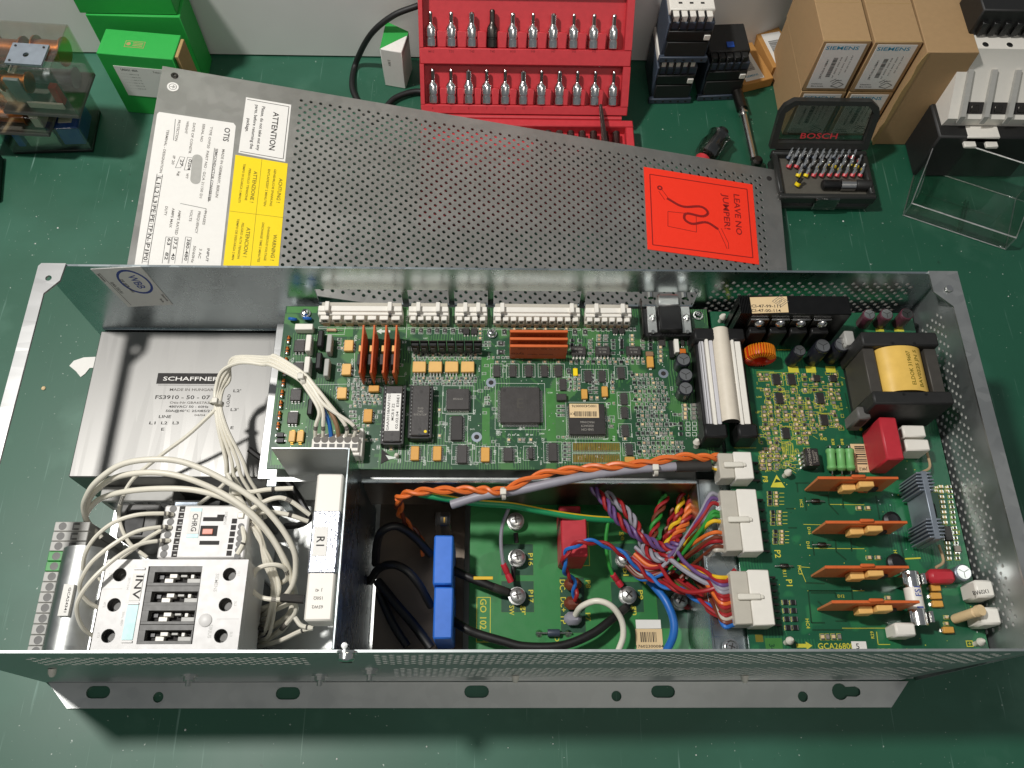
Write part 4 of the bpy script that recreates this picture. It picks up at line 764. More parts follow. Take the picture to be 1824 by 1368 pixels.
# ------------------------------------------------------------------ power board at the right
PX0 = at(1300, 855, BZ).x; PX1 = 269.0
b = MB(); b.box(PX0, 3.2, BZ-1.6, PX1, 219.6, BZ, 'pcb_power', .15); PDB = b.build('power_circuit_board', DR)
SILK = MB(); Y_ = 'silk_yellow'
def standoff(w, x, y):
    p = pp(w, x, y, BZ+6); b = MB(); b.lathe((p.x, p.y, BZ), [(1.5, 0), (1.5, 3.5), (2.3, 4.6), (1.9, 6.5), (.8, 8)], 'nylon', 10, (.15, .1, 1)); b.build('board_spacer', PDB)
for w, x, y in (('C', 328, 245), ('C', 770, 1300), ('E', 512, 1200), ('F', 865, 1208)): standoff(w, x, y)
# finned black heat sink with its cream label and four transistors
X0, Y0, X1, Y1 = R2('C', 470, 100, 1195, 226, 135); b = MB(); b.box(X0+5, Y0, BZ, X1, Y1, 135, 'black_anod', .5)
for k in range(7): b.box(X0-2+k*1.0, Y0+.3+k*0, BZ, X0-1.5+k*1.0, Y1, 135-(.0), 'black_anod')
b.box(X0-2, Y0+(Y1-Y0)*.4, BZ, X0+5, Y0+(Y1-Y0)*.6, 134, 'black_anod')
HS = b.build('heat_sink', PDB, 'black finned heat sink with a cream label')
q = [pp('C', *c, 135.2) for c in ((515, 113), (765, 107), (778, 214), (532, 222))]; b = MB(); b.plate([(v.x, v.y) for v in q][::-1], [], 135.02, 135.3, 'label_tan')
for i, t in enumerate(('CI-47-99-111', 'CI-47-00-114')): p = pp('C', 625, 172+i*30, 135.3); b.text(t, p.x, p.y, 135.36, 2.0, 'ink', 0, 18)
p = pp('C', 722, 140, 135.3); 
for s_ in (5.0, 3.2): 
    c4 = [(p.x-s_, p.y), (p.x, p.y-s_*.75), (p.x+s_, p.y), (p.x, p.y+s_*.75)]
    for i in range(4): b.seg(c4[i], c4[(i+1) % 4], .3, 135.36, 'ink_soft')
b.text('W', p.x, p.y, 135.36, 2, 'ink_soft', .6); b.build('cream_label', PDB)
for x in (590, 732, 872, 1015):
    c = pp('C', x, 340, 127); b = MB(); b.box(c.x-6, Y0-1.2, 104, c.x+6, Y0-.1, 130, 'dark_metal', .5); b.box(c.x-6.2, Y0-1.6, 129.6, c.x+5, Y0-.1, 130.4, 'chrome', .3); b.box(c.x-5.4, Y0-6, 103, c.x+5.4, Y0-1.3, 122, 'black_pl', .8)
    b.lathe((c.x, Y0-1.2, 126.2), [(3.0, 0), (3.0, 1.2), (2.2, 2.2), (.6, 2.7)], 'chrome', 16, (0, -1, .25))
    for k in (-2.5, 0, 2.5): b.box(c.x+k-.5, Y0-4.2, BZ, c.x+k+.5, Y0-3.4, 103.2, 'solder')
    b.build('power_transistor', PDB)
# wound toroid
c = pp('C', 588, 478, 112); r0 = 8.6; T0 = Vector((c.x, c.y-1, BZ+9.4)); b = MB(); prof = [(r0-3.6, -3.4), (r0-.2, -3.4), (r0, -3), (r0, 3), (r0-.2, 3.4), (r0-3.6, 3.4), (r0-3.6, -3.4)]
b.lathe(T0, prof, 'toroid_red', 30, (0, 1, 0), cap=False)
for k in range(34):
    a = 2*math.pi*k/34; m = 'toroid_gold' if .0 < a < 3.1 and k % 2 == 0 or (.5 < a < 2.6) else 'toroid_red'; e = Vector((math.cos(a), 0, math.sin(a))); yv = Vector((0, 1, 0))
    lp = [T0+e*r_+yv*y_ for r_, y_ in ((r0+.6, -3.4), (r0+.65, 0), (r0+.6, 3.4), (r0-1.8, 4.1), (r0-4.1, 3.2), (r0-4.1, -3.2), (r0-1.8, -4.1), (r0+.6, -3.4))]
    b.tube(lp, .55, m, 5, 2, False)
b.box(T0.x-5, T0.y-4, BZ, T0.x+5, T0.y+4, BZ+1.2, 'black_pl'); b.build('toroid_choke', PDB, 'toroid wound with orange copper wire')
ecap(PDB, 'C', 856, 470, 4.0, 15, 'sleeve', lean=(1.5, 1)); ecap(PDB, 'C', 1012, 438, 5.0, 19, 'sleeve', lean=(1, .5)); ecap(PDB, 'C', 1142, 430, 5.0, 19, 'sleeve', lean=(1, .5))
for x, y, r, h in ((320, 215, 3.9, 13), (432, 213, 4.1, 13), (562, 210, 4.1, 14)): ecap(PDB, 'D', x, y, r, h, 'sleeve_purple')
for x0, x1 in ((775, 845), (895, 962), (1030, 1095)): X0, Y0, X1, Y1 = R2('C', x0, 580, x1, 622, BZ); SILK.flat(X0, Y0, X1, Y1, BZ+.03, Y_)
for x0, x1 in ((358, 412), (478, 540)): X0, Y0, X1, Y1 = R2('D', x0, 308, x1, 326, BZ); SILK.flat(X0, Y0, X1, Y1, BZ+.03, Y_)
a = pp('D', 205, 318, 122); b = MB(); b.box(a.x-5, a.y-10, BZ+.3, a.x+1.2, a.y, 122, 'grey_pl', .8); b.build('film_capacitor', PDB)
# transformer
tz = 139.0; TF = MB(); X0, Y0, X1, Y1 = R2('D', 270, 326, 760, 415, tz); Xb, Yb0, Xc, Yb1 = R2('D', 335, 706, 845, 790, tz)
TF.box(X0, Y0, 104, X1, Y1, tz, 'black_soft', 1.0); TF.box(X0, Yb0, 104, X1+.6, Yb1, tz, 'black_soft', 1.0); TF.box(X0+3, Yb0+2, BZ, X1-3, Y1-2, 105, 'black_soft', .6)
for s_ in (0, 1): TF.cyl((X0+18+s_*13, Yb0+(Yb1-Yb0)*.75, tz), .8, .5, 'black_pl', 10); TF.cyl((X0+18+s_*13, Y0+1.6, tz), .8, .5, 'black_pl', 10)
TR = TF.build('transformer', PDB, 'large transformer with yellow tape-wrapped winding')
b = MB(); 
for xx, tt in ((X0+.8, 7.0), (X1-8.4, 7.4)): b.box(xx, Yb1+.05, 108, xx+tt, Y0-.05, tz-3.5, 'core', .5)
b.box(X0+7.8, Yb1+.05, 106, X1-8.5, Y0-.05, 112, 'core'); b.build('transformer_core', PDB)
b = MB(); wx = (X0+X1)/2-.2; wr = (X1-X0)/2-9.0; prof = []
n = 22; vs_ = []
for k in range(n+1):
    t = math.pi*k/n; vs_ += [(wx+wr*math.cos(t)*-1, y, tz-9.5+10.2*math.sin(t)**.8) for y in (Yb1+.3, Y0-.3)]
b.add(vs_, [[2*k, 2*k+2, 2*k+3, 2*k+1] for k in range(n)], 'winding', True); b.box(wx-wr, Yb1+.3, 112, wx+wr, Y0-.3, tz-9.5, 'winding')
def wz(x): return tz-9.5+10.2*max(.0, 1-((x-wx)/wr)**2)**.4+.12
for t, dx, ww in (('ELDOK 319607', .5, 22), ('BAV0225 JN 5', 5.2, 24)):
    vv, ff = text_mesh(t); xa = min(v[0] for v in vv); xb2 = max(v[0] for v in vv); kx = ww/(xb2-xa); k = 2.4/.7
    b.add([(wx+2+dx-(v[1]-.35)*k, (Yb1+Y0)/2+(v[0]-(xa+xb2)/2)*kx, wz(wx+2+dx-(v[1]-.35)*k)) for v in vv], ff, 'ink_olive')
b.build('transformer_winding', PDB)
a = pp('D', 300, 760, 126); b = MB(); b.box(X0-4, Yb0-3, 104, X0+4.0, Yb0+5, 124, 'grey_dark', 1.0); b.box(X0-2, Yb0-3.3, 112, X0+2, Yb0-2.9, 121, 'ink'); b.build('bobbin_foot', PDB)
# red and white capacitors
def block(name, w, x0, y0, x1, y1, h, m, bev=.6, label=None, par=None, zb=BZ, extra=None): return chip(par or PDB, name, w, x0, y0, x1, y1, h, m, bev=bev, zb=zb, label=label, extra=extra)
block('film_capacitor', 'D', 405, 872, 520, 1145, 26, 'red_cap', 1.0, 'large red block capacitor')
block('film_capacitor', 'D', 535, 924, 680, 1000, 15, 'white_pl', .8); block('film_capacitor', 'D', 552, 1014, 706, 1088, 15, 'white_pl', .8)
X0, Y0, X1, Y1 = R2('D', 212, 1046, 322, 1228, BZ+.3); b = MB(); b.box(X0, Y0, BZ+.02, X1, Y1, BZ+.3, 'label_tan', .1); y = Y0+5
while y < Y1-2: h_ = random.choice((.3, .5, .8)); b.flat(X0+2.2, y, X1-2.2, y+h_, BZ+.34, 'ink'); y += h_+random.choice((.35, .5, .7))
b.text('J4K2', (X0+X1)/2, Y0+2, BZ+.34, 1.8, 'ink', math.pi); b.text('110G5001', X0+1.1, (Y0+Y1)/2, BZ+.34, 1.2, 'ink', math.pi/2); b.build('barcode_label', PDB)
for x in (70, 132, 190):
    a = pp('D', x-2, 1075, BZ+5); c = pp('D', x+10, 1220, BZ+5); L_ = (a-c).length; d = (c-a).normalized(); b = MB(); b.lathe(a, [(.6, 0), (2.2, .5), (2.9, 1.2), (2.9, 2.8), (2.5, 3.4), (2.5, L_-3.4), (2.9, L_-2.8), (2.9, L_-1.2), (2.2, L_-.5), (.6, L_)], 'green_res', 14, d)
    b.tube([a, a-d*2.2+Vector((0, 0, -.5)), a-d*3+Vector((0, 0, -5))], .45, 'solder'); b.tube([c, c+d*2.2+Vector((0, 0, -.5)), c+d*3+Vector((0, 0, -5))], .45, 'solder'); b.build('wire_resistor', PDB)
chip(PDB, 'opto_module', 'C', 893, 1133, 985, 1250, 9, 'ic', 'x', 4, bev=.5, txt=(('OMRON', .3, .5, 1.7, -math.pi/2, 11), ('G3VM-2', .6, .5, 1.2, -math.pi/2, 8), ('JAPAN', .8, .5, 1.2, -math.pi/2, 6)), tm='smd_grey')
for t, x, y, r in (('OC1', 860, 1225, -1.57), ('R42', 1015, 1070, 0), ('R38', 1078, 1092, -1.57), ('R40', 1140, 1092, -1.57), ('F3', 622, 1342, -1.57)): silkt(t, 'C', x, y, 1.8, r, Y_)
# four orange gate-drive cards
for (u0, v0, u1, bu, bv) in ((1457, 851, 1600, 1425, 878), (1471, 930, 1616, 1437, 956), (1470, 1010, 1619, 1437, 1031), (1482, 1072, 1638, 1448, 1098)):
    base = at(bu, bv, BZ+1); zt = BZ+24
    top = at(u0, v0, zt); x1 = at(u1, v0, zt).x; y = top.y; b = MB(); x0 = top.x
    b.box(x0, y-.7, BZ+1, x1, y+.7, zt, 'card_copper', .2); b.box(x0-.1, y-.8, zt-.7, x1+.1, y+.8, zt+.15, 'card_orange', .2)
    b.box(x0+14, y-.75, BZ+2, x1-6, y-.72, zt-2, 'card_orange')
    cxm = (x0+x1)/2
    b.box(cxm-7, y-5, BZ+9, cxm+1, y-.8, BZ+17, 'tan_light', .5); b.box(cxm+1.2, y-4.4, BZ+12, cxm+10, y-.8, zt-2.5, 'tan_light', .6); b.box(cxm+10, y-2.6, BZ+5, cxm+17, y-.8, BZ+11, 'ic', .4); b.box(cxm+8, y-2.0, BZ+2, cxm+14, y-.8, BZ+4.5, 'card_orange', .3); b.box(cxm-4, y-.3, zt, cxm+4, y+1.6, zt+1.6, 'card_orange', .5)
    for k in range(10): b.box(x0+3+k*4.0, y-.3, BZ, x0+3.6+k*4.0, y+.3, BZ+1.1, 'solder')
    b.build('gate_drive_card', PDB)
# grey heat sink, insulator, fuse and friends
a = pp('F', 500, 135, 126); c = pp('F', 610, 560, 126); xm = (a.x+c.x)/2; b = MB(); b.box(xm-1.6, c.y, BZ+3, xm+1.6, a.y, 126, 'heat_grey', .3)
for g in (0, 1):
    for k in range(6):
        y = (a.y-1.2-k*2.0) if g == 0 else (c.y+1.2+k*2.0); b.box(xm-5.6+abs(2.5-k)*.5, y-.5, BZ+3, xm-1.5, y+.5, 126, 'heat_grey', .2); b.box(xm+1.5, y-.5, BZ+3, xm+5.2-abs(2.5-k)*.5, y+.5, 126, 'heat_grey', .2)
b.build('finned_heat_sink', PDB, 'grey finned heat sink'); b = MB(); b.box(xm+1.9, c.y+14, 104, xm+3.4, a.y-15, 119, 'pink_pad', .2); b.build('insulator_pad', PDB); b = MB(); b.box(xm+3.6, c.y+15, 103, xm+8, a.y-16, 116, 'black_pl', .5); b.build('power_transistor', PDB)
for p0, p1 in (((530, 20), (548, 110)), ((605, 600), (632, 700))):
    q0, q1 = pp('F', *p0, BZ+4), pp('F', *p1, BZ+6); b = MB(); b.tube([q0, q1, q1+Vector((-6, -4, 2))], .8, 'smd_tan'); b.build('bare_lead', PDB)
a = pp('F', 450, 775, BZ+13); c = pp('F', 498, 1080, BZ+13); fx = (a.x+c.x)/2; fz = BZ+8.4; fy0, fy1 = c.y-1, a.y+1; L_ = fy1-fy0; FB = MB()
FB.lathe((fx, fy0, fz), [(4.4, 0), (4.6, .4), (4.6, L_-.4), (4.4, L_)], 'white_pl', 20, (0, 1, 0)); FB.text('FS1', fx+.5, fy0+L_*.62, fz+4.68, 3.2, 'ink_blue', math.pi/2); FB.flat(fx-1.6, fy0+L_*.3, fx+2.0, fy0+L_*.33, fz+4.6, 'ink_blue'); FU = FB.build('ceramic_fuse', PDB)
for y0 in (fy0-.6, fy1-8.4):
    b = MB(); b.lathe((fx, y0, fz), [(4.6, 0), (4.85, .2), (4.85, 8.8), (4.6, 9)], 'chrome', 20, (0, 1, 0)); b.build('fuse_cap', PDB)
    b = MB()
    for s_ in (-1, 1): b.box(fx+s_*4.95, y0+1.5, BZ, fx+s_*5.5, y0+7.5, fz+4.5, 'chrome', .1); b.box(fx+s_*4.95, y0+1.5, fz+4.5, fx+s_*6.6, y0+7.5, fz+5.0, 'chrome', .1)
    b.box(fx-5, y0+1.5, BZ, fx+5, y0+7.5, BZ+.6, 'chrome'); b.build('fuse_clip', PDB)
a = pp('F', 545, 790, BZ+8); c = pp('F', 708, 788, BZ+8); b = MB(); b.box(a.x, a.y-4, BZ+1, c.x, a.y+4, BZ+9, 'red_cap', 2.0); b.build('film_capacitor', PDB, 'small red capacitor lying flat'); ecap(PDB, 'F', 762, 768, 4.6, 9, 'heat_grey')
wt = lambda t: (lambda b, X0, Y0, X1, Y1, z: b.text(t, (X0+X1)/2-3, (Y0+Y1)/2-2, z+.05, 2.2, 'ink', 0.12, 9))
block('white_relay', 'F', 835, 815, 952, 925, 17, 'white_pl', 1.2, extra=wt('BV60X1')); block('white_relay', 'F', 870, 985, 992, 1095, 17, 'white_pl', 1.2); block('white_relay', 'F', 335, 1082, 462, 1168, 14, 'white_pl', 1.0)
a = pp('F', 700, 1062, BZ+3); c = pp('F', 872, 1005, BZ+22); b = MB(); b.lathe(a, [(2.4, 0), (2.6, 1), (2.6, (c-a).length*.75), (1.5, (c-a).length*.8), (3.2, (c-a).length*.85), (3.0, (c-a).length)], 'label_tan', 12, c-a); b.build('axial_component', PDB, 'yellowed part standing at a slant')
for x, y in ((585, 865), (590, 915), (600, 965), (668, 1128)): chip(PDB, 'tantalum_capacitor', 'F', x-33, y-20, x+33, y+20, 3, 'tan', 'x', 1, pl=1.0)
for x, y in ((295, 440), (320, 705)): p = pp('F', x+20, y, BZ+5); b = MB(); b.lathe((p.x, p.y, BZ+1), [(4.5, 0), (5, 1), (5, 4), (3, 5)], 'black_pl', 14); b.build('round_transistor', PDB)
# white plug housings P3 P2 P1
def housing(x0, y0, x1, y1, n, h=15):
    X0, Y0, X1, Y1 = R2('E', x0, y0, x1, y1, BZ+h); b = MB(); xm = X0+(X1-X0)*.45
    b.box(xm, Y0, BZ+.5, X1, Y1, BZ+h, 'white_pl', .6); b.box(X0, Y0+.6, BZ+1, xm-.05, Y1-.6, BZ+h-.6, 'nylon_dim', .6); ym = (Y0+Y1)/2
    b.box(X0+2.5, ym-1.6, BZ+h-.7, X1-(X1-X0)*.3, ym+1.6, BZ+h+1.6, 'nylon', .5); b.box(X1-(X1-X0)*.33, ym-1.0, BZ+h, X1-(X1-X0)*.22, ym+1.0, BZ+h+1.2, 'nylon', .3)
    o = b.build('plug_housing', PDB); 
    b = MB()
    for k in range(n): y = Y0+(Y1-Y0)*(k+.5)/n; b.box(X1, y-.5, BZ+3, X1+7, y+.5, BZ+4, 'dark_metal'); b.box(X1+6, y-.5, BZ, X1+7, y+.5, BZ+3.2, 'dark_metal')
    b.build('pin_row', PDB); return X0, Y0, X1, Y1
H3 = housing(75, 15, 285, 185, 3); H2 = housing(100, 248, 330, 640, 6); H1 = housing(160, 752, 405, 1100, 8)
# ribbon cable pair
zc = BZ+17
RB = MB(); q = [pp('C', *c, zc) for c in ((172, 395), (266, 395), (325, 985), (238, 1000))]; xa = (q[0].x+q[3].x)/2; xb2 = (q[1].x+q[2].x)/2; ya = q[0].y; yb = q[2].y
RB.box(xa-2, yb-3, BZ, xb2+2, ya+3, zc-4, 'black_pl', .8)
for s_, y in ((1, ya+3), (-1, yb-3)): RB.box(xa-3.2, y-4.5, BZ, xb2+2.4, y+4.5, zc+1.5, 'black_pl', 1.2)
RB.build('ribbon_header', PDB); b = MB(); b.box(xa, yb, zc-5, xb2-5.6, ya, zc, 'grey_light', .5); b.box(xa+.6, yb, zc, xa+1.0, ya, zc+.15, 'grey_dark'); b.box(xb2-5.2, yb, zc-4, xb2-2.9, ya, zc+1.2, 'white_pl', .5); b.box(xb2-2.6, yb, zc-5, xb2, ya, zc+.6, 'grey_light', .5); b.build('ribbon_clamp', PDB)
q = [pp('C', *c, zc) for c in ((386, 395), (450, 395), (524, 965), (448, 985))]; xc_ = (q[0].x+q[3].x)/2; xd_ = (q[1].x+q[2].x)/2
b = MB(); b.box(xc_-2, yb-3, BZ, xd_+2.5, ya+3, zc-4, 'black_pl', .8)
for s_, y in ((1, ya+3), (-1, yb-3)): b.box(xc_-2.4, y-4.5, BZ, xd_+3.2, y+4.5, zc+1.5, 'black_pl', 1.2)
b.build('ribbon_header', PDB); b = MB(); b.box(xc_+2.4, yb, zc-5, xd_, ya, zc, 'white_pl', .5); b.box(xc_, yb, zc-4, xc_+2.2, ya, zc+1.0, 'white_pl', .5); b.build('ribbon_clamp', PDB)
b = MB(); n = 26; vs_ = []; m_ = 64; xl_, xr_ = xb2+.2, xc_-.2; xo = (xl_+xr_)/2; rr = (xr_-xl_)/2
for j in range(m_+1):
    y = yb+3+(ya-yb+4)*j/m_
    for k in range(n+1):
        t = math.pi*k/n; rad = rr*(1+.022*(j % 2)); vs_.append((xo-rad*1.06*math.cos(t), y, zc-2+rad*1.15*math.sin(t)))
b.add(vs_, [[j*(n+1)+k, j*(n+1)+k+1, (j+1)*(n+1)+k+1, (j+1)*(n+1)+k] for j in range(m_) for k in range(n)], 'ribbon', True)
e = [vs_[m_*(n+1)+k] for k in range(n+1)]; b.add(e, [list(range(n+1))], 'ribbon'); b.add([vs_[k] for k in range(n+1)], [list(range(n+1))[::-1]], 'ink'); b.build('ribbon_cable', PDB, 'cream ribbon cable arching between two headers')
# yellow-printed chip field
kk = ('glow', 'cap', 'gry', 'glow', 'cap', 'res'); rows = ((640, (580, 625, 880, 1090)), (670, (590, 625, 885, 935)), (705, (890, 960, 1060, 1110)), (740, (625, 715, 810, 885, 945, 990, 1060)), (770, (630, 1060, 1110)), (800, (640, 800, 850, 905, 1075, 1120)), (830, (645, 800, 850, 910, 1080)), (860, (610, 655, 700, 750, 795, 855, 920)), (890, (610, 655, 700, 755, 810, 865, 925, 1080)), (915, (610, 655, 705, 760, 815, 870, 925, 1090)), (945, (615, 660, 705, 760, 820, 880, 940, 1100)), (975, (620, 660, 830, 885, 1105)), (1003, (630, 680, 825, 880, 945, 1000)), (1035, (640, 690, 840, 880, 915)), (1070, (640, 690, 845, 890)), (1100, (650, 695, 850, 900)), (1140, (620, 670, 710)), (1190, (640, 700, 750)), (1225, (595, 645)), (1250, (595, 645)), (1275, (610, 650)))
for i, (y, xs) in enumerate(rows):
    for j, x in enumerate(xs): smd(PDB, 'C', x, y, kk[(i+j*2) % 6], 0, 1.05, sm=Y_)
for x, y in ((698, 665), (800, 665), (718, 793), (995, 793), (1022, 940), (762, 1030)): sop(PDB, 'C', x, y, 46, 74, 7, m='ic'); silkbox('C', x-42, y-44, x+42, y+44, .22, Y_)
for x, y in ((970, 658), (1082, 658)): sop(PDB, 'C', x, y, 42, 44, 4, m='ic')
silkbox('C', 735, 1100, 812, 1180, .2, Y_)
for _ in range(330):
    x, y = random.uniform(565, 1150), random.uniform(625, 1290)
    if y > 1060 and x > 920 or x > 1000 and y > 1010: continue
    p = pp('C', x, y, BZ); k = random.random(); z = BZ+.02+random.random()*.012
    if k < .45:
        l, d = random.choice(((1.3, .8), (.9, 1.2), (1.7, 1.1))); SILK.rectline(p.x-l, p.y-d, p.x+l, p.y+d, z, .2, Y_); SILK.flat(p.x-l*.8, p.y-d*.5, p.x-l*.35, p.y+d*.5, z+.015, 'solder'); SILK.flat(p.x+l*.35, p.y-d*.5, p.x+l*.8, p.y+d*.5, z+.015, 'solder')
    elif k < .7: SILK.text(random.choice('RCDVL')+str(random.randint(11, 299)), p.x, p.y, BZ+.05, 1.1, Y_, random.choice((0, -1.57)))
    else: SILK.seg((p.x, p.y), (p.x+random.choice((0, 2.5, 4)), p.y+random.choice((0, 2, -2))+.01), .2, z, Y_)
for i in range(120):
    x, y = random.uniform(570, 1140), random.uniform(630, 1280)
    if y > 1060 and x > 920 or x > 1000 and y > 1010: continue
    smd(PDB, 'C', x, y, kk[i % 6], random.choice((0, 1.57)), .62, sm=Y_)
for k in range(6): silkseg('C', (740+k*13, 1105), (740+k*13, 1178), .25, Y_)
silkseg('C', (1160, 760), (1235, 1070), .8, 'mask_dark'); silkseg('C', (700, 468), (790, 468), .6, Y_); silkseg('C', (560, 618), (680, 618), .3, Y_); silkseg('C', (408, 1132), (560, 1132), .3, Y_); silkseg('C', (500, 395), (395, 392), .4, Y_); silkseg('C', (388, 215), (380, 330), .8, Y_)
for x0, x1, ys in ((380, 480, (275, 300, 325, 345)), (400, 500, (395, 418, 442, 465)), (415, 510, (515, 540, 565, 585))):
    for i, y in enumerate(ys):
        smd(PDB, 'E', x0+8, y, 'sot' if i % 2 == 0 else 'res', 0, .9, sm=Y_); smd(PDB, 'E', x0+48, y, 'glow', 0, .95, sm=Y_); silkseg('E', (x0+70, y), (x1, y), .3, Y_)
for i, y in enumerate((958, 1010, 1063, 1118)): 
    for x in (485+i*5, 532+i*5): smd(PDB, 'E', x, y, 'sot', 0, 1.2, sm=Y_)
for x in (715, 750, 785, 820): smd(PDB, 'E', x, 1172, 'glow' if x % 2 else 'gry', 1.57, 1.2, sm=Y_)
for y in (18, 45, 72, 100, 125): rowsmd(PDB, 'E', y, (345, 390, 430), ('glow', 'cap', 'gry'), s=.9, sm=Y_)
for x0, y in ((95, 370), (150, 370), (160, 680), (215, 680), (275, 930)): smd(PDB, 'F', x0+8, y, 'glow', 0, 1.2, sm=Y_)
for y in fr(235, 700, 32): rowsmd(PDB, 'F', y, (585+int(y*.12), 640+int(y*.12)), ('glow', 'res', 'cap', 'sot'), s=1.0, sm=Y_)
for y in (240, 262): rowsmd(PDB, 'F', y, fr(550, 660, 34), ('glow',), s=.7, sm=Y_)
chip(PDB, 'logic_chip', 'F', 640, 480, 690, 570, 2, 'ic', 'x', 8); chip(PDB, 'logic_chip', 'F', 705, 600, 745, 640, 2, 'smd_grey', 'y', 2)
for y in (1050, 1090): rowsmd(PDB, 'F', y, (650,), ('glow',), s=1, sm=Y_)
for x0, y0 in ((650, 325), (690, 597), (455, 730)):
    a = pp('E', x0-25, y0, BZ+2); c = pp('E', x0+75, y0, BZ+2); b = MB(); b.tube([a+Vector((0, 0, -2)), a, c, c+Vector((0, 0, -2))], .35, 'solder'); d = c-a; b.lathe(a+d*.25, [(1.2, 0), (1.4, .3), (1.4, d.length*.45), (1.2, d.length*.5)], 'dark_metal', 12, d); b.build('glass_diode', PDB)
for ps in (((548, 212), (640, 212)), ((560, 215), (565, 270)), ((610, 300), (618, 385)), ((700, 290), (755, 290), (760, 345), (820, 410)), ((845, 310), (850, 370)), ((655, 575), (668, 665)), ((750, 570), (800, 570), (805, 640), (868, 692)), ((895, 560), (902, 640)), ((490, 372), (545, 372)), ((505, 492), (560, 492)), ((615, 835), (735, 840)), ((630, 890), (650, 1085), (735, 1085)), ((630, 885), (900, 888)), ((645, 898), (800, 898), (805, 930)), ((655, 1130), (850, 1130)), ((690, 950), (720, 980)), ((900, 860), (908, 940)), ((800, 1075), (870, 1075))):
    for i in range(len(ps)-1): silkseg('E', ps[i], ps[i+1], .9, 'mask_dark')
for ps in (((600, 470), (980, 480)), ((640, 620), (980, 622)), ((575, 735), (640, 740)), ((575, 735), (615, 830)), ((625, 885), (980, 885)), ((860, 1120), (1000, 1120)), ((760, 345), (980, 348))): silkseg('E', *ps, .3, Y_)
silkseg('F', (0, 1118), (380, 1118), .3, Y_); silkseg('F', (215, 1140), (225, 1220), .4, Y_); silkseg('F', (225, 1220), (300, 1220), .4, Y_); silkseg('F', (210, 290), (235, 440), .9, 'mask_dark'); silkseg('F', (345, 500), (388, 690), 1.0, 'mask_dark'); silkseg('F', (390, 685), (490, 680), .8, Y_)
for t, x, y, h, r, ww in (('P3', 362, 188, 3.0, -1.57, None), ('P2', 440, 655, 3.4, -1.57, None), ('P1', 512, 835, 3.4, -1.57, None), ('R11', 483, 775, 2, -1.57, None), ('HC2', 588, 340, 1.8, -1.57, None), ('D16', 637, 510, 1.8, -1.57, None), ('D18', 630, 600, 1.8, -1.57, None), ('HC3', 578, 755, 2, -1.57, None), ('HC4', 627, 1090, 2, -1.57, None), ('D12', 835, 918, 1.6, 0, None), ('GCA26800J', 808, 1230, 3.2, 0, 21)): silkt(t, 'E', x, y, h, r, Y_, BZ, ww)
for t, x, y, h, r, ww in (('PDB_I_G_I', 340, 1262, 2.8, 0, 21), ('OTIS (c) 2000', 636, 1262, 2.6, 0, 21), ('HS2', 335, 655, 2, -1.57, None), ('Z1', 725, 520, 1.8, -1.57, None), ('R29', 188, 1160, 1.8, 1.57, None)): silkt(t, 'F', x, y, h, r, Y_, BZ, ww)
p = [pp('E', *c, BZ) for c in ((395, 238), (485, 240), (432, 160))]; SILK.add([(v.x, v.y, BZ+.03) for v in p], [[0, 1, 2]], Y_); p = [pp('E', *c, BZ) for c in ((418, 210), (470, 205), (430, 185), (440, 195))]; SILK.add([(v.x, v.y, BZ+.05) for v in p], [[0, 1, 2]], 'mask_dark')
a = pp('E', 555, 1228, BZ); SILK.flat(a.x, a.y-1, a.x+5.5, a.y+1, BZ+.03, Y_); SILK.add([(a.x+5.5, a.y-2.2, BZ+.03), (a.x+9, a.y, BZ+.03), (a.x+5.5, a.y+2.2, BZ+.03)], [[0, 1, 2]], Y_)
X0, Y0, X1, Y1 = R2('E', 362, 1180, 470, 1268, BZ); SILK.flat(X0, Y0, X1, Y1, BZ+.02, 'mask_light'); silkt('34', 'E', 405, 1240, 3, -1.57, 'mask_dark'); X0, Y0, X1, Y1 = R2('E', 300, 1158, 348, 1205, BZ); SILK.flat(X0, Y0, X1, Y1, BZ+.02, 'ink_olive')
silkbox('F', 775, 1195, 818, 1235, .5, Y_); silkt('+', 'F', 797, 1215, 2.5, 0, Y_)
a = pp('C', 1265, 1005, BZ); SILK.plate(circ(a.x, a.y, 1.2), [], BZ+.01, BZ+.04, Y_)
for _ in range(160):
    p = Vector((random.uniform(PX0+20, PX1-4), random.uniform(6, 170), BZ)); SILK.plate(circ(p.x, p.y, random.uniform(.2, .38), 6), [], BZ+.01, BZ+.03, random.choice((Y_, 'solder', 'mask_dark')))
SILK.build('silkscreen', PDB); SILK = None
X0, Y0, X1, Y1 = R2('F', 62, 1200, 155, 1262, BZ+.4); b = MB(); b.box(X0, Y0, BZ+.05, X1, Y1, BZ+.4, 'paper', .15); b.text('5', (X0+X1)/2-1, (Y0+Y1)/2, BZ+.46, 3.0, 'ink'); b.build('number_sticker', PDB)
screw(DR, at(1302, 1156, BZ-1)+Vector((0, 1, 0)), 3.4, 2.8)

# ------------------------------------------------------------------ lower board in the well
GZ = 40.0; gx0 = at(835, 1100, GZ).x
b = MB(); b.box(gx0, 8, GZ-1.6, 134, 119, GZ, 'pcb_low', .15); GO = b.build('terminal_circuit_board', DR); SILK = MB(); SILK_Z = GZ
def gsilk(t, w, x, y, h, rot=-1.57, ww=None): silkt(t, w, x, y, h, rot, Y_, GZ, ww)
for w, x0, y0, x1, y1 in (('G', 1035, 565, 1255, 780), ('G', 1035, 815, 1260, 1030), ('H', 295, 790, 465, 1170), ('H', 640, 560, 860, 790), ('H', 640, 820, 860, 1030), ('H', 950, 860, 1270, 1140)):
    X0, Y0, X1, Y1 = R2(w, x0, y0, x1, y1, GZ); SILK.flat(X0, Y0, X1, Y1, GZ+.02, 'pad_dark'); SILK.rectline(X0, Y0, X1, Y1, GZ+.04, .25, 'mask_light')
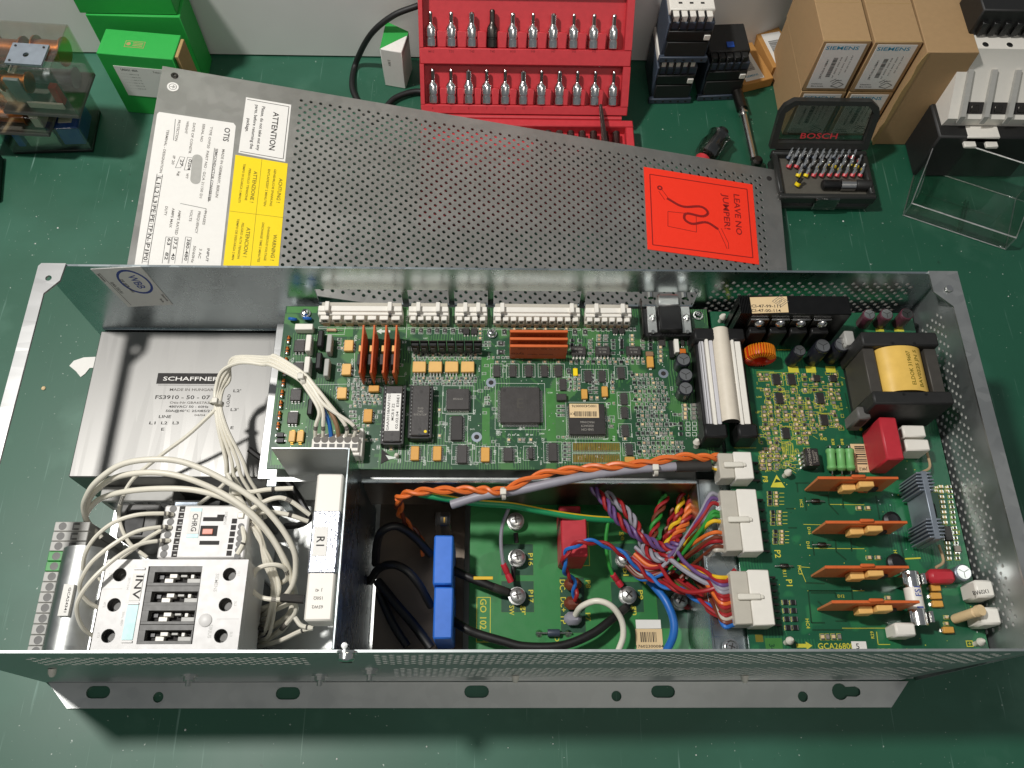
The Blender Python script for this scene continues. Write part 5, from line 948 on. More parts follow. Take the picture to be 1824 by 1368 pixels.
X0, Y0, X1, Y1 = R2('G', 868, 925, 965, 1232, GZ); SILK.rectline(X0, Y0, X1, Y1, GZ+.03, .45, Y_); X0, Y0, X1, Y1 = R2('H', 285, 390, 490, 715, GZ); SILK.rectline(X0, Y0, X1, Y1, GZ+.03, .4, Y_)
for t, w, x, y, h, ww in (('GO 102 SP', 'G', 915, 1080, 4.0, 26), ('P16', 'G', 1235, 670, 3, 8), ('P17', 'G', 1238, 920, 3, 8), ('SW', 'G', 1108, 1015, 3, 6), ('gr', 'G', 1195, 1015, 3.4, 6), ('DC-', 'H', 312, 850, 3.4, 8), ('DC+', 'H', 318, 975, 3.4, 9), ('TP', 'H', 318, 1075, 3.4, 6), ('P8', 'H', 485, 838, 3, 5), ('P7', 'H', 485, 1060, 3, 5), ('bl', 'H', 740, 755, 3.4, 5), ('gn', 'H', 805, 1015, 3.4, 6), ('P9', 'H', 840, 910, 3, 6), ('ge', 'H', 722, 512, 3.2, 6), ('P5', 'H', 822, 650, 3, 5), ('D6', 'H', 275, 1222, 3, 6)): gsilk(t, w, x, y, h, -1.57, ww)
SILK.build('silkscreen', GO); SILK = None
for y0, y1 in ((505, 840), (855, 1208)): X0, Y0, X1, Y1 = R2('G', 578, y0, 710, y1, 72); b = MB(); b.box(X0, Y0, 30, X1, Y1, 72, 'blue_cap', 1.0); b.build('blue_capacitor', DR)
X0, Y0, X1, Y1 = R2('H', 303, 385, 478, 650, 74); b = MB(); b.box(X0, Y0, GZ+.4, X1, Y1, 74, 'red_cap', .8); b.box(X0, Y1, GZ+.4, X1-2, Y1+11, 62, 'red_cap', .8); b.build('film_capacitor', GO, 'red block capacitor on the lower board')
def lug(w, x, y, z=GZ+4.5, mt='screw_steel'):
    p = pp(w, x, y, z+4); b = MB(); b.lathe((p.x, p.y, GZ), [(5.2, 0), (5.2, .8), (3, .9), (3, z-GZ-.4), (5.6, z-GZ-.3), (5.6, z-GZ+.6), (4.6, z-GZ+.7), (4.6, z-GZ+3.6), (3.8, z-GZ+4.4), (1, z-GZ+4.8)], mt, 18); b.M = Matrix.Translation((p.x, p.y, z+4.7)) @ Matrix.Rotation(random.random()*3, 4, 'Z'); b.box(-2.6, -.45, -.2, 2.6, .45, .2, 'dark_metal'); b.box(-.45, -2.6, -.2, .45, 2.6, .21, 'dark_metal'); b.build('terminal_screw', GO); return Vector((p.x, p.y, z))
lugs = {k: lug(*v) for k, v in dict(a=('G', 1145, 650), b=('G', 1145, 910), c=('H', 760, 905), d=('H', 1112, 945), e=('H', 735, 655), f=('G', 1135, 400)).items()}
for y, m in ((830, 'w_brown'), (960, 'w_brown'), (1065, 'w_grey')): p = pp('H', 390, y, GZ+8); b = MB(); b.box(p.x-6, p.y-4, GZ+1, p.x+5, p.y+4, GZ+8, m, 2.6); b.build('spade_terminal', GO)
p = pp('H', 255, 1168, GZ+3); b = MB(); b.tube([(p.x-11, p.y, GZ+2), (p.x+11, p.y, GZ+2)], .6, 'solder'); b.lathe((p.x-4, p.y, GZ+2.6), [(2.2, 0), (2.4, .5), (2.4, 7), (2.2, 7.5)], 'steel_blue', 14, (1, 0, 0)); 
for s_ in (-9, 9): b.lathe((p.x+s_, p.y, GZ), [(2.5, 0), (1.6, 1.2), (.6, 2.2)], 'solder', 12)
b.build('glass_diode', GO)
X0, Y0, X1, Y1 = R2('H', 808, 1140, 990, 1290, GZ+.4); Xa, Ya, Xb, Yb = R2('H', 808, 1078, 978, 1140, GZ+.4); b = MB(); b.box(X0, Y0, GZ+.05, X1, Y1, GZ+.4, 'label_tan', .15); b.box(Xa, Ya+.1, GZ+.05, Xb, Yb, GZ+.35, 'paper', .15); x = X0+3
while x < X1-4: w_ = random.choice((.3, .45, .7)); b.flat(x, Y1-8, x+w_, Y1-2, GZ+.44, 'ink'); x += w_+random.choice((.35, .5, .7))
for t, y, h, ww in (('17602300084', Y1-10.5, 1.6, 17), ('100BC0042500', Y1-13.5, 1.2, 15), ('**3024**', Y1-17, 2.4, 14)): b.text(t, (X0+X1)/2, y, GZ+.45, h, 'ink', 0, ww)
b.build('barcode_label', GO)
b = MB(); b.box(-82, 4, 20, gx0-4, 118, 21.2, 'well_shaded'); b.build('well_floor', DR)  # darkened steel: the shade down in the well is part of the colour
p = pp('G', 640, 400, 60); b = MB(); b.box(p.x-5, p.y-4, 30, p.x+5, p.y+5, 60, 'clear_old', .5); b.box(p.x-2, p.y-2, 30, p.x+3, p.y+3, 57, 'black_pl', .4); b.box(p.x+.5, p.y-1.5, 57, p.x+1.4, p.y+2, 57.6, 'gold'); b.build('small_socket', DR)

# ------------------------------------------------------------------ contactors and terminal strip
CZ = 100.0
X0, Y0, X1, Y1 = -223.2, 3.6, -144.2, 56.0
b = MB(); px0, py0, px1, py1 = R2('P', 605, 168, 1180, 985, CZ); holes = []; hp = []
for x, y in ((372, 258), (312, 573), (250, 898), (1522, 252), (1480, 570), (1432, 898)): p = pp('P', x, y, CZ); hp.append(p); holes.append(circ(p.x, p.y, 3.7, 20))
b.plate([(X0, Y0), (X1, Y0), (X1, Y1), (X0, Y1)], holes+[[(px0+.6, py0), (px1+.6, py0), (px1, py1), (px0, py1)]], CZ-2, CZ, 'contactor'); b.box(X0, Y0, CZ-40, X1, Y1, CZ-8, 'contactor', .8); b.box(X0+4, Y0+.5, 20, X1-4, Y1-.5, CZ-40, 'black_soft', .8)
for s_ in ((X0, Y0, X1, Y0+1.2), (X0, Y1-1.2, X1, Y1), (X0, Y0+1.2, X0+1.2, Y1-1.2), (X1-1.2, Y0+1.2, X1, Y1-1.2)): b.box(*s_[:2], CZ-8, *s_[2:], CZ-2, 'contactor')
for p in hp: b.lathe((p.x, p.y, CZ-7.9), [(3.62, 0), (3.62, 7.85), (3.8, 7.93)], 'grey_dark', 20, cap=False); b.lathe((p.x, p.y, CZ-7.8), [(3.65, 0), (3.65, 2.2)], 'grey_dark', 20); b.lathe((p.x, p.y, CZ-5.6), [(2.6, 0), (2.2, .5)], 'grey_dark', 14)
CI = b.build('contactor', DR, 'large white contactor marked INV')
# dark centre field with four auxiliary slots
for k, (xs, ys) in enumerate(((745, 268), (712, 472), (680, 672), (645, 878))):
    def g(x, y, z=CZ): q = pp('P', xs+x, ys+y, z); return q.x, q.y
    b = MB(); y_t = g(0, -50); y_b = g(0, 110 if k < 3 else 104)
    yy1 = py1-.1 if k == 0 else g(0, -98)[1]; yy0 = g(0, 104)[1] if k < 3 else py0+.1
    ca = g(0, -42), g(345, -42), g(345, 75), g(0, 75)
    hx0, hy1 = g(-5, -40); hx1, hy0 = g(330, 72)
    b.box(px0+.7, hy1, CZ-5, px1-.1, yy1, CZ-.3, 'grey_dark', .1); b.box(px0+.7, yy0, CZ-5, px1-.1, hy0, CZ-.3, 'grey_dark', .1); b.box(px0+.7, hy0, CZ-5, hx0, hy1, CZ-.3, 'grey_dark'); x2 = g(475, 0)[0]; b.box(x2, hy0, CZ-5, px1-.1, hy1, CZ-.3, 'grey_dark') if x2 < px1-.2 else None
    b.box(hx0, hy0, CZ-7.9, px1-.2, hy1, CZ-6, 'ink')
    def bl(x0, y0, x1, y1, z1, m): q0 = g(x0, y0); q1 = g(x1, y1); b.box(q0[0], q1[1], CZ-6, q1[0], q0[1], z1, m, .2)
    bl(88, 20, 170, 72, CZ-2.2, 'white_pl'); bl(150, -22, 222, 20, CZ-.9, 'white_pl'); bl(255, -20, 318, 5, CZ-2.5, 'grey_pl'); bl(330, 25, 470, 72, CZ-1.4, 'grey_pl'); bl(372, -15, 400, 25, CZ-.8, 'white_pl'); bl(0, -30, 60, 20, CZ-5, 'black_pl')
    b.build('auxiliary_slot', CI)
for nm, y0, y1, m, t in (('name_tag', 245, 530, 'paper', 'INV'), ('colour_tag', 575, 940, 'mint', None)):
    q = [pp('P', 640-(y-185)*.178 if s_ else 525-(y-185)*.178, y, CZ+.3) for y, s_ in ((y0, 0), (y0, 1), (y1, 1), (y1, 0))]; b = MB(); b.plate([(v.x, v.y) for v in q][::-1], [], CZ+.02, CZ+.45, m)
    if t: p = pp('P', 562, 388, CZ+.5); b.text(t, p.x, p.y, CZ+.5, 4.0, 'ink', -math.pi/2-.02, 13)
    b.build(nm, CI)
for y in (185, 550, 950):
    b = MB(); q0 = pp('P', 528-(y-185)*.178, y, CZ); q1 = pp('P', 640-(y-185)*.178, y+22, CZ); b.box(q0.x, q1.y, CZ, q1.x, q0.y, CZ+.8, 'contactor', .1); b.build('tag_clip', CI)
b = MB(); b.lathe(tuple(pp('P', 1270, 735, CZ)), [(3.6, 0), (3.6, .5), (3.0, .8), (.3, .9)], 'contactor', 20); b.build('test_button', CI); b = MB()
for t, x, y, h, r in (('SIEMENS', 1385, 340, 1.9, -1.57), ('SIRIUS', 1320, 850, 1.9, -1.57), ('2T1', 272, 262, 1.3, -1.57), ('4T2', 212, 572, 1.3, -1.57), ('6T3', 150, 890, 1.3, -1.57), ('1L1', 1622, 245, 1.3, -1.57), ('3L2', 1585, 560, 1.3, -1.57), ('5L3', 1540, 880, 1.3, -1.57), ('3RT1034', 465, 350, 1.3, -1.57), ('50Hz 480V', 400, 720, 1.2, -1.57)): p = pp('P', x, y, CZ); b.text(t, p.x, p.y, CZ+.06, h, 'grey_pl', r)
b.build('face_print', CI)
for a_, c_ in (((185, 408), (398, 405)), ((1390, 722), (1620, 720))): p, q = pp('P', *a_, CZ), pp('P', *c_, CZ); b = MB(); b.seg(p.xy, q.xy, .2, CZ+.05, 'grey_pl'); b.build('mould_line', CI)
# smaller contactor CHRG
cz = 96.0
def qp(x, y, z=cz): return pp('Q', x, y, z)
o0 = [qp(*c) for c in ((415, 300), (1345, 300), (1560, 620), (1430, 1020), (285, 1020))]; CX0 = (o0[0].x+o0[4].x)/2; CX1 = qp(1530, 620).x; CY1 = o0[0].y; CY0 = 57.5
b = MB(); b.box(CX0, CY0, cz-20, CX1, CY1, cz, 'contactor', 1.0); b.box(CX0+2, CY0, 20, CX1-2, CY1-1, cz-20, 'contactor', .8); CC = b.build('contactor', DR, 'smaller white contactor marked CHRG')
for k in range(8):
    p = qp(522-k*18.5, 355+k*87); b = MB(); b.lathe((p.x, p.y, cz-.3), [(2.1, .36), (2.0, .4), (1.9, -.2)], 'grey_dark', 16); b.build('clamp_hole', CC); q = qp(645-k*15.5, 355+k*87); b = MB(); b.box(q.x-1.6, q.y-1.7, cz-.2, q.x+1.6, q.y+1.7, cz+.08, 'ink'); b.box(q.x-.4, q.y-.9, cz, q.x+1.2, q.y-.2, cz+.2, 'grey_pl'); b.build('release_slot', CC)
for k in range(6): q = qp(1350-k*14.5, 518+k*87); b = MB(); b.box(q.x-1.5, q.y-1.5, cz-.2, q.x+1.5, q.y+1.5, cz+.08, 'ink'); b.build('release_slot', CC); p = qp(1440-k*10, 590+k*80); b = MB(); b.lathe((p.x, p.y, cz-.2), [(1.9, .25), (1.8, .3), (1.7, .1)], 'grey_dark', 14); b.build('clamp_hole', CC)
p = [qp(*c) for c in ((765, 345), (912, 345), (860, 745), (695, 745))]; b = MB(); xm0 = (p[0].x+p[3].x)/2; xm1 = (p[1].x+p[2].x)/2; b.box(xm0, p[2].y, cz-.1, xm1, p[0].y, cz+.25, 'mint', .1); b.box(xm0, p[2].y+2.2, cz+.2, xm1, p[0].y-2, cz+.5, 'paper', .1); q = qp(815, 540); b.text('CHRG', q.x, q.y, cz+.56, 3.0, 'ink', -math.pi/2, 10.5); b.build('name_tag', CC)
for x0, y0, x1, y1 in ((915, 465, 1215, 520), (880, 580, 1125, 722), (865, 785, 1155, 840)): a = qp(x0+15, y0); c = qp(x1-15, y1); b = MB(); b.box(a.x, c.y, cz-.2, c.x, a.y, cz+.06, 'ink'); b.build('indicator_slot', CC)
a = qp(925, 625); c = qp(1055, 700); b = MB(); b.box(a.x, c.y, cz, c.x, a.y, cz+.8, 'salmon', .3); b.build('indicator_slider', CC)
a = qp(1120, 430); c = qp(1215, 465); b = MB(); b.box(a.x, c.y, cz-.2, c.x, a.y, cz+.06, 'ink'); b.build('indicator_slot', CC); b = MB(); q = qp(1232, 480); b.text('SIEMENS', q.x, q.y, cz+.06, 1.5, 'grey_pl', -1.57); b.build('face_print', CC)
# terminal strip and rounded cover at the open end
tzz = 72.0; n = 13
a = pp('M', 245, 470, tzz); c = pp('M', 80, 1230, tzz)
for k in range(n):
    f_ = k/(n-1); p = a.lerp(c, f_); m = 'green_res' if k in (3, 4) else 'grey_pl'; b = MB(); hh = (a.y-c.y)/(n-1)*.48
    b.box(p.x-5, p.y-hh, 20, p.x+(16 if k < 3 else 6), p.y+hh, tzz, m if m == 'grey_pl' else 'w_green', .4); b.lathe((p.x, p.y, tzz-.2), [(2.4, .28), (2.1, .3), (2.0, .0)], 'grey_dark', 14)
    if k < 3: b.box(p.x+6, p.y-2.2, tzz-.2, p.x+10, p.y+2.2, tzz+.1, 'grey_dark'); b.box(p.x+7, p.y-1.2, tzz, p.x+11, p.y+.8, tzz+.2, 'grey_pl')
    b.build('terminal_block', DR)
xa = pp('M', 250, 900, 76).x-7; xb2 = xa+26; vs_ = []; nn = 12; ya = pp('M', 300, 582, 84).y
for k in range(nn+1):
    t = k/nn; vs_ += [(xa+(xb2-xa)*t, y, 74+9*math.sin(math.pi*min(1, t*1.0))**.7-(t > .8)*0) for y in (3, ya)]
b = MB(); b.add(vs_, [[2*k, 2*k+2, 2*k+3, 2*k+1] for k in range(nn)], 'zinc_dull', True); b.add([(x, y, z-1) for x, y, z in vs_], [[2*k+1, 2*k+3, 2*k+2, 2*k] for k in range(nn)], 'zinc_dull', True); b.box(xb2-.2, 3, 20, xb2+1.2, ya, 75, 'aluminium', .3)
e = [vs_[2*k+1] for k in range(nn+1)]; b.add(e, [list(range(nn+1))], 'aluminium')
TCV = b.build('terminal_cover', DR); p = pp('M', 270, 920, 84); b = MB(); b.box(p.x-3, p.y-9, 82.6, p.x+3, p.y+9, 85.2, 'paper', .2); b.text('GCA24341', p.x+1.0, p.y, 85.3, 1.4, 'ink', -math.pi/2, 14); b.build('part_label', TCV)
b = MB(); b.box(-208, 90, 17.5, -178, 104, 58, 'black_soft', .8); b.box(-206, 92, 58, -190, 102, 60, 'heat_grey', .4); b.box(-176, 92, 17.5, -150, 106, 50, 'grey_dark', 1); b.build('auxiliary_block', DR)
b = MB(); b.box(-238, 78, 17.5, -214, 100, 62, 'grey_dark', 1); b.box(-234, 80, 62, -222, 96, 63, 'black_soft', .4); b.box(-212, 82, 17.5, -204, 100, 55, 'steel_blue', .6); b.build('terminal_carrier', DR)
# ------------------------------------------------------------------ wiring
def wp(L_): return [pp(*a) if not isinstance(a, Vector) and isinstance(a[0], str) else Vector(a) for a in L_]
def wire(pts, r, m, name='wire', label=None, n=8, sp=7, marks=()):
    P = [pp(*a) if not isinstance(a, Vector) and isinstance(a[0], str) else Vector(a) for a in pts]
    b = MB(); b.tube(P, r, m, n, sp)
    Q = spline(P, sp)
    for f0, f1, mm in marks:
        i0, i1 = int(f0*(len(Q)-1)), max(int(f0*(len(Q)-1))+1, int(f1*(len(Q)-1))); b.tube(Q[i0:i1+1], r*1.05, mm, n, 1)
    return b.build(name, DR, label)
def twist(pts, r, ms, turns, off=None, sp=10):
    P = spline(wp(pts), sp); n = len(ms); off = off or r*1.05
    for j, m in enumerate(ms):
        out = []
        N = None
        for i, p in enumerate(P):
            t = (P[min(i+1, len(P)-1)]-P[max(i-1, 0)]).normalized()
            if N is None: N = Vector((0, 0, 1))
            N = (N-t*N.dot(t)).normalized(); B_ = t.cross(N); a = 2*math.pi*(turns*i/(len(P)-1)+j/n); out.append(p+(N*math.cos(a)+B_*math.sin(a))*off)
        b = MB(); b.tube(out, r, m, 7, 2); b.build('wire', DR)
def tie(w, x, y, z, r, ax):
    p = pp(w, x, y, z); b = MB(); b.lathe(p-Vector(ax).normalized()*1.2, [(r, 0), (r+.7, .1), (r+.7, 2.3), (r, 2.4)], 'nylon', 14, ax, cap=False); b.box(p.x-1.8, p.y-1.8, p.z+r*.6, p.x+1.8, p.y+1.8, p.z+r+1.6, 'nylon', .4); b.build('cable_tie', DR)
W = 'w_white'
# white leads of the six-way plug
ks = ((370, 1050), (425, 1050), (645, 1048), (590, 1048))
for i, ((x, y), o) in enumerate(zip(ks, (0, 1, 2, 3))):
    wire([('A', x, y, 110), ('A', x+2-i*2, y-90, 118), ('A', 395+i*22, 850-i*18, 124), ('A', 310+i*20, 700-i*6, 126), ('A', 240+i*14, 620-i*12, 126), ('A', 60+i*10, 528-i*22, 122), ('L', 1300+i*9, 606-i*13, 116+i), ('L', 1180-i*14, 596-i*8, 112-i*2), ('L', 1082+i*13, 640+i*16, 104-i*2), ('L', 1046+i*13, 740, 98-i), ('L', 1045+i*9, 830, 96), ('L', 1062+i*16, 960, 92), ('L', 1100+i*30, 1120, 84), ('M', 1250+i*42, 170, 78), ('M', 1330+i*40, 300, 70), ('M', 1390+i*30, 420, 60)], 1.15, W, marks=((.05, .055, 'ink_soft'), (.06, .065, 'ink_soft')))
wire([('A', 485, 1052, 110), ('A', 470, 950, 116), ('A', 440, 870, 120), ('A', 380, 760, 122)], 1.35, 'w_blue'); wire([('A', 537, 1052, 110), ('A', 520, 950, 116), ('A', 455, 830, 119), ('A', 330, 690, 123)], 1.35, 'brown_old')
tie('A', 275, 630, 125, 4.2, (1, .55, 0)); tie('L', 1052, 815, 97, 3.6, (.15, 1, .1))
# thin lead to the left and down
wire([('L', 1045, 850, 96), ('L', 900, 985, 88), ('L', 760, 1090, 82), ('L', 600, 1225, 74), ('M', 600, 320, 70), ('M', 590, 430, 66), ('M', 650, 570, 62), ('M', 760, 660, 60)], 1.2, W, marks=((.55, .6, 'grey_dark'), (.9, .95, 'grey_dark')))
wire([('L', 1060, 850, 94), ('L', 1090, 1000, 86), ('L', 1110, 1170, 78), ('M', 1240, 150, 76)], 1.2, W); wire([('M', 1310, 110, 74), ('M', 1210, 230, 66), ('M', 1070, 340, 60)], 1.2, W)
# heavy white loops
big = ([('M', 480, 540, 60), ('M', 400, 450, 66), ('M', 375, 370, 78), ('M', 385, 300, 90), ('M', 450, 200, 104), ('M', 600, 95, 114), ('M', 800, 62, 118), ('M', 1000, 85, 116), ('M', 1240, 195, 112), ('M', 1440, 330, 106), ('M', 1570, 470, 98), ('M', 1650, 610, 90), ('M', 1665, 720, 82), ('M', 1640, 840, 74), ('M', 1560, 930, 64), ('M', 1440, 980, 56)],
       [('M', 470, 530, 58), ('M', 395, 440, 64), ('M', 385, 370, 76), ('M', 430, 270, 90), ('M', 560, 175, 104), ('M', 760, 142, 110), ('M', 960, 165, 110), ('M', 1180, 250, 106), ('M', 1370, 370, 102), ('M', 1500, 510, 94), ('M', 1600, 680, 84), ('M', 1640, 800, 74), ('M', 1660, 920, 64), ('M', 1600, 1080, 54), ('M', 1450, 1180, 46)],
       [('M', 440, 520, 56), ('M', 390, 440, 62), ('M', 400, 375, 74), ('M', 480, 300, 86), ('M', 650, 255, 98), ('M', 880, 240, 104), ('M', 1080, 255, 104), ('M', 1280, 320, 100), ('M', 1420, 430, 94), ('M', 1530, 560, 86), ('M', 1620, 740, 76), ('M', 1650, 860, 68), ('M', 1620, 1010, 58), ('M', 1450, 1120, 50)])
for L_ in big: wire(L_, 1.75, W, 'power_cable', n=10)
# leads into CHRG and INV
for i, pts in enumerate(([('Q', 520, 430, 96), ('M', 860, 392, 100), ('M', 700, 400, 104), ('M', 560, 445, 104), ('M', 450, 530, 100), ('M', 390, 620, 94), ('M', 370, 700, 86), ('M', 380, 745, 80), ('M', 480, 800, 74)],
                          [('Q', 495, 605, 96), ('M', 840, 475, 100), ('M', 700, 500, 104), ('M', 560, 575, 106), ('M', 430, 680, 104), ('M', 365, 780, 98), ('M', 350, 860, 90), ('M', 400, 930, 82), ('M', 460, 965, 76)],
                          [('Q', 475, 780, 96), ('M', 820, 560, 100), ('M', 700, 585, 104), ('M', 560, 670, 108), ('M', 420, 800, 108), ('M', 340, 920, 102), ('M', 335, 1010, 94), ('M', 370, 1090, 86), ('M', 430, 1140, 78)],
                          [('M', 850, 490, 92), ('M', 760, 545, 88), ('M', 660, 620, 84), ('M', 600, 665, 80)])): wire(pts, 1.2, W, marks=((.06, .07, 'ink_soft'), (.085, .095, 'ink_soft'), (.11, .115, 'ink_soft')) if i < 3 else ())
for pts in ([('M', 1440, 860, 66), ('M', 1400, 820, 78), ('M', 1420, 740, 86), ('M', 1500, 705, 88), ('M', 1590, 720, 84), ('M', 1610, 790, 74), ('M', 1520, 840, 60)], [('M', 1400, 800, 76), ('M', 1395, 850, 80), ('M', 1450, 900, 82), ('M', 1530, 915, 82), ('M', 1640, 912, 80)], [('M', 1460, 1010, 52), ('M', 1560, 970, 66), ('M', 1650, 935, 74), ('M', 1660, 1000, 70), ('M', 1560, 1110, 56), ('M', 1440, 1200, 44)], [('M', 1440, 1200, 48), ('M', 1560, 1170, 60), ('M', 1690, 1110, 72), ('M', 1760, 1090, 76)], [('M', 1660, 1025, 76), ('M', 1700, 1075, 76), ('M', 1770, 1090, 76)],
            [('M', 1330, 430, 92), ('M', 1420, 350, 96), ('M', 1530, 300, 98), ('M', 1620, 310, 96), ('M', 1750, 400, 90)], [('M', 1330, 440, 88), ('M', 1450, 385, 90), ('M', 1600, 395, 90), ('M', 1740, 440, 86)], [('M', 1280, 265, 96), ('M', 1400, 260, 98), ('M', 1500, 245, 99), ('M', 1650, 238, 99)], [('M', 1290, 270, 94), ('M', 1350, 340, 92), ('M', 1360, 420, 90), ('M', 1330, 460, 86)], [('M', 1330, 420, 92), ('M', 1345, 500, 96), ('M', 1350, 560, 97), ('M', 1310, 640, 96)]): wire(pts, 1.4, W, marks=((.72, .74, 'ink_soft'), (.76, .78, 'ink_soft')))
wire([('M', 1380, 0, 72), ('M', 1520, 110, 68), ('M', 1640, 230, 64), ('M', 1710, 340, 62), ('M', 1745, 420, 62), ('M', 1690, 460, 62), ('M', 1600, 470, 58)], 2.0, 'w_black'); wire([('M', 1575, 905, 82), ('M', 1640, 910, 82), ('M', 1715, 915, 82)], 2.6, 'shrink', 'heat_shrink')
wire([('M', 1380, 1070, 60), ('M', 1440, 1090, 62), ('M', 1500, 1120, 58)], 1.3, 'w_black')
for k in range(7):                     # loose thin leads tangled beside the contactors
    o = lambda: random.uniform(-26, 26)
    wire([('M', 1250+k*14, 150+k*26, 84), ('M', 1300+o(), 270+k*12, 88+k), ('M', 1370+o(), 390+k*10, 92), ('M', 1450+o(), 520+o(), 88), ('M', 1500+o(), 680+o(), 80), ('M', 1540+o(), 830+o(), 72), ('M', 1500+o(), 960+k*26, 62), ('M', 1430+o()*.4, 1000+k*28, 50)], 1.05+.1*(k % 3), W, marks=((.3, .31, 'ink_soft'), (.325, .33, 'ink_soft')))
tie('M', 1345, 420, 91, 4.6, (.3, 1, .1))
# orange pair and grey cable over the well
twist([('G', 360, 330, 70), ('G', 345, 250, 92), ('G', 480, 212, 101), ('G', 700, 200, 103), ('G', 900, 200, 104), ('G', 1050, 200, 106), ('H', 150, 100, 110), ('H', 400, 60, 112), ('B', 1000, 1250, 114), ('B', 1250, 1225, 114), ('B', 1500, 1182, 114), ('B', 1700, 1188, 112), ('E', 85, 45, 109)], 1.35, ('w_orange', 'w_orange'), 9)
twist([('G', 345, 260, 88), ('G', 340, 340, 66), ('G', 400, 430, 50), ('G', 480, 520, 40), ('G', 520, 640, 36)], 1.3, ('w_orange', 'w_brown'), 3)
wire([('G', 700, 300, 96), ('G', 900, 240, 101), ('H', 0, 205, 104), ('H', 250, 150, 108), ('H', 500, 100, 110), ('H', 800, 60, 111), ('H', 1080, 42, 111)], 2.7, 'w_grey', 'grey_cable', n=12); wire([('H', 1075, 42, 111), ('H', 1200, 38, 110), ('H', 1310, 35, 109)], 3.4, 'shrink', 'heat_shrink', n=12)
for m, dy in (('w_yellow', 25), ('w_white', 8)): wire([('H', 1300, 36, 109), ('H', 1345, 45+dy*.6, 108), ('E', 85, 80+dy*2, 108)], .9, m)
tie('H', 935, 62, 112, 3.3, (1, .15, 0)); tie('G', 1050, 225, 108, 3.0, (1, .15, 0))
# green-yellow earth
gy = [('G', 480, 225, 98), ('G', 620, 250, 96), ('G', 850, 285, 92), ('G', 1100, 305, 88), ('H', 150, 340, 82), ('H', 350, 375, 76), ('H', 520, 395, 70), ('H', 690, 405, 64)]
P_ = spline(wp(gy), 8); b = MB(); b.tube(P_, 2.2, 'w_greenstripe', 10, 1); b.tube([p+Vector((0, .9, 1.55)) for p in P_], .75, 'w_yellow', 6, 1); b.build('earth_wire', DR, 'green and yellow earth wire')
# black cables at the left of the well
for pts, r in (([('G', 560, 640, 44), ('G', 450, 520, 58), ('G', 330, 445, 68), ('G', 230, 480, 66), ('G', 195, 570, 50), ('G', 185, 700, 30)], 2.6), ([('G', 560, 985, 44), ('G', 480, 840, 58), ('G', 390, 740, 64), ('G', 290, 705, 60), ('G', 200, 740, 44), ('G', 150, 820, 28)], 2.6), ([('G', 200, 820, 36), ('G', 330, 980, 42), ('G', 450, 1120, 44), ('G', 560, 1270, 44)], 3.0), ([('G', 210, 900, 34), ('G', 300, 1100, 38), ('G', 400, 1260, 38)], 2.6)): wire(pts, r, 'w_black', 'black_cable', n=10)
b_ = lugs['b']; wire([('G', 700, 740, 50), ('G', 790, 780, 52), ('G', 900, 825, 52), ('G', 1010, 870, 50), (b_.x-5, b_.y+2, b_.z)], 2.7, 'w_black', 'black_cable', n=10, marks=((.70, .95, 'shrink'),)); wire([('G', 700, 1080, 50), ('G', 790, 1135, 54), ('G', 880, 1175, 54), ('G', 1050, 1225, 54), ('H', 60, 1260, 54), ('H', 300, 1255, 54), ('H', 500, 1180, 53), ('H', 640, 1080, 50), (lugs['c'].x-1, lugs['c'].y-7, lugs['c'].z)], 2.7, 'w_black', 'black_cable', n=10, marks=((.93, .99, 'shrink'),))
a = pp('G', 915, 795, 56); b = MB(); b.box(a.x-6, a.y-1, 55, a.x+6, a.y+1, 55.6, 'w_yellow', .2); b.build('wire_tag', DR)
# ring lugs with thin leads
for k, pts, m in (('b', [('G', 1085, 330, 76), ('G', 1045, 440, 68), ('G', 1035, 560, 62), ('G', 1050, 700, 56)], 'w_grey'), ('c', [('H', 620, 420, 66), ('H', 605, 540, 62), ('H', 620, 680, 58), ('H', 650, 770, 54)], 'w_green')):
    l = lugs[k]; e = wp([pts[-1]])[0]; wire(wp(pts)+[e+(Vector((l.x, l.y, l.z+1))-e)*.2], 1.15, m); d = Vector((l.x, l.y, l.z+.5))-e; b = MB(); b.lathe(e, [(1.6, 0), (2.0, .3), (2.0, d.length*.25), (1.6, d.length*.3), (2.1, d.length*.36), (2.1, d.length*.55)], 'w_lug', 12, d); b.build('ring_terminal', DR)
wire([('G', 1135, 490, 50), ('G', 1140, 560, 48)], 1.5, 'w_black'); wire([('G', 1118, 720, 46), ('G', 1120, 820, 46)], 1.5, 'w_black')
# red-blue pair and others
twist([('H', 395, 940, 50), ('H', 390, 830, 56), ('H', 340, 770, 66), ('H', 320, 680, 76), ('H', 360, 600, 82), ('H', 450, 555, 84), ('H', 560, 560, 82), ('H', 680, 610, 78), ('H', 790, 690, 74), ('H', 900, 790, 72), ('H', 1010, 850, 76), ('H', 1140, 890, 84), ('H', 1260, 960, 94), ('E', 170, 1080, 108)], 1.15, ('w_red', 'w_blue'), 7.5)
wire([('H', 385, 820, 50), ('H', 410, 900, 54), ('H', 395, 950, 50)], 1.3, 'w_red')
wire([('H', 400, 1045, 48), ('H', 440, 990, 56), ('H', 540, 952, 62), ('H', 640, 985, 62), ('H', 710, 1080, 58), ('H', 722, 1190, 54), ('H', 685, 1300, 50)], 1.9, W, n=10)
wire([(lugs['e'].x+6, lugs['e'].y-4, lugs['e'].z), ('H', 850, 770, 50), ('H', 930, 850, 56), ('H', 1010, 950, 60), ('H', 1062, 1080, 60), ('H', 1060, 1190, 58), ('H', 1010, 1300, 52)], 2.5, 'w_blue', 'blue_cable', n=10)
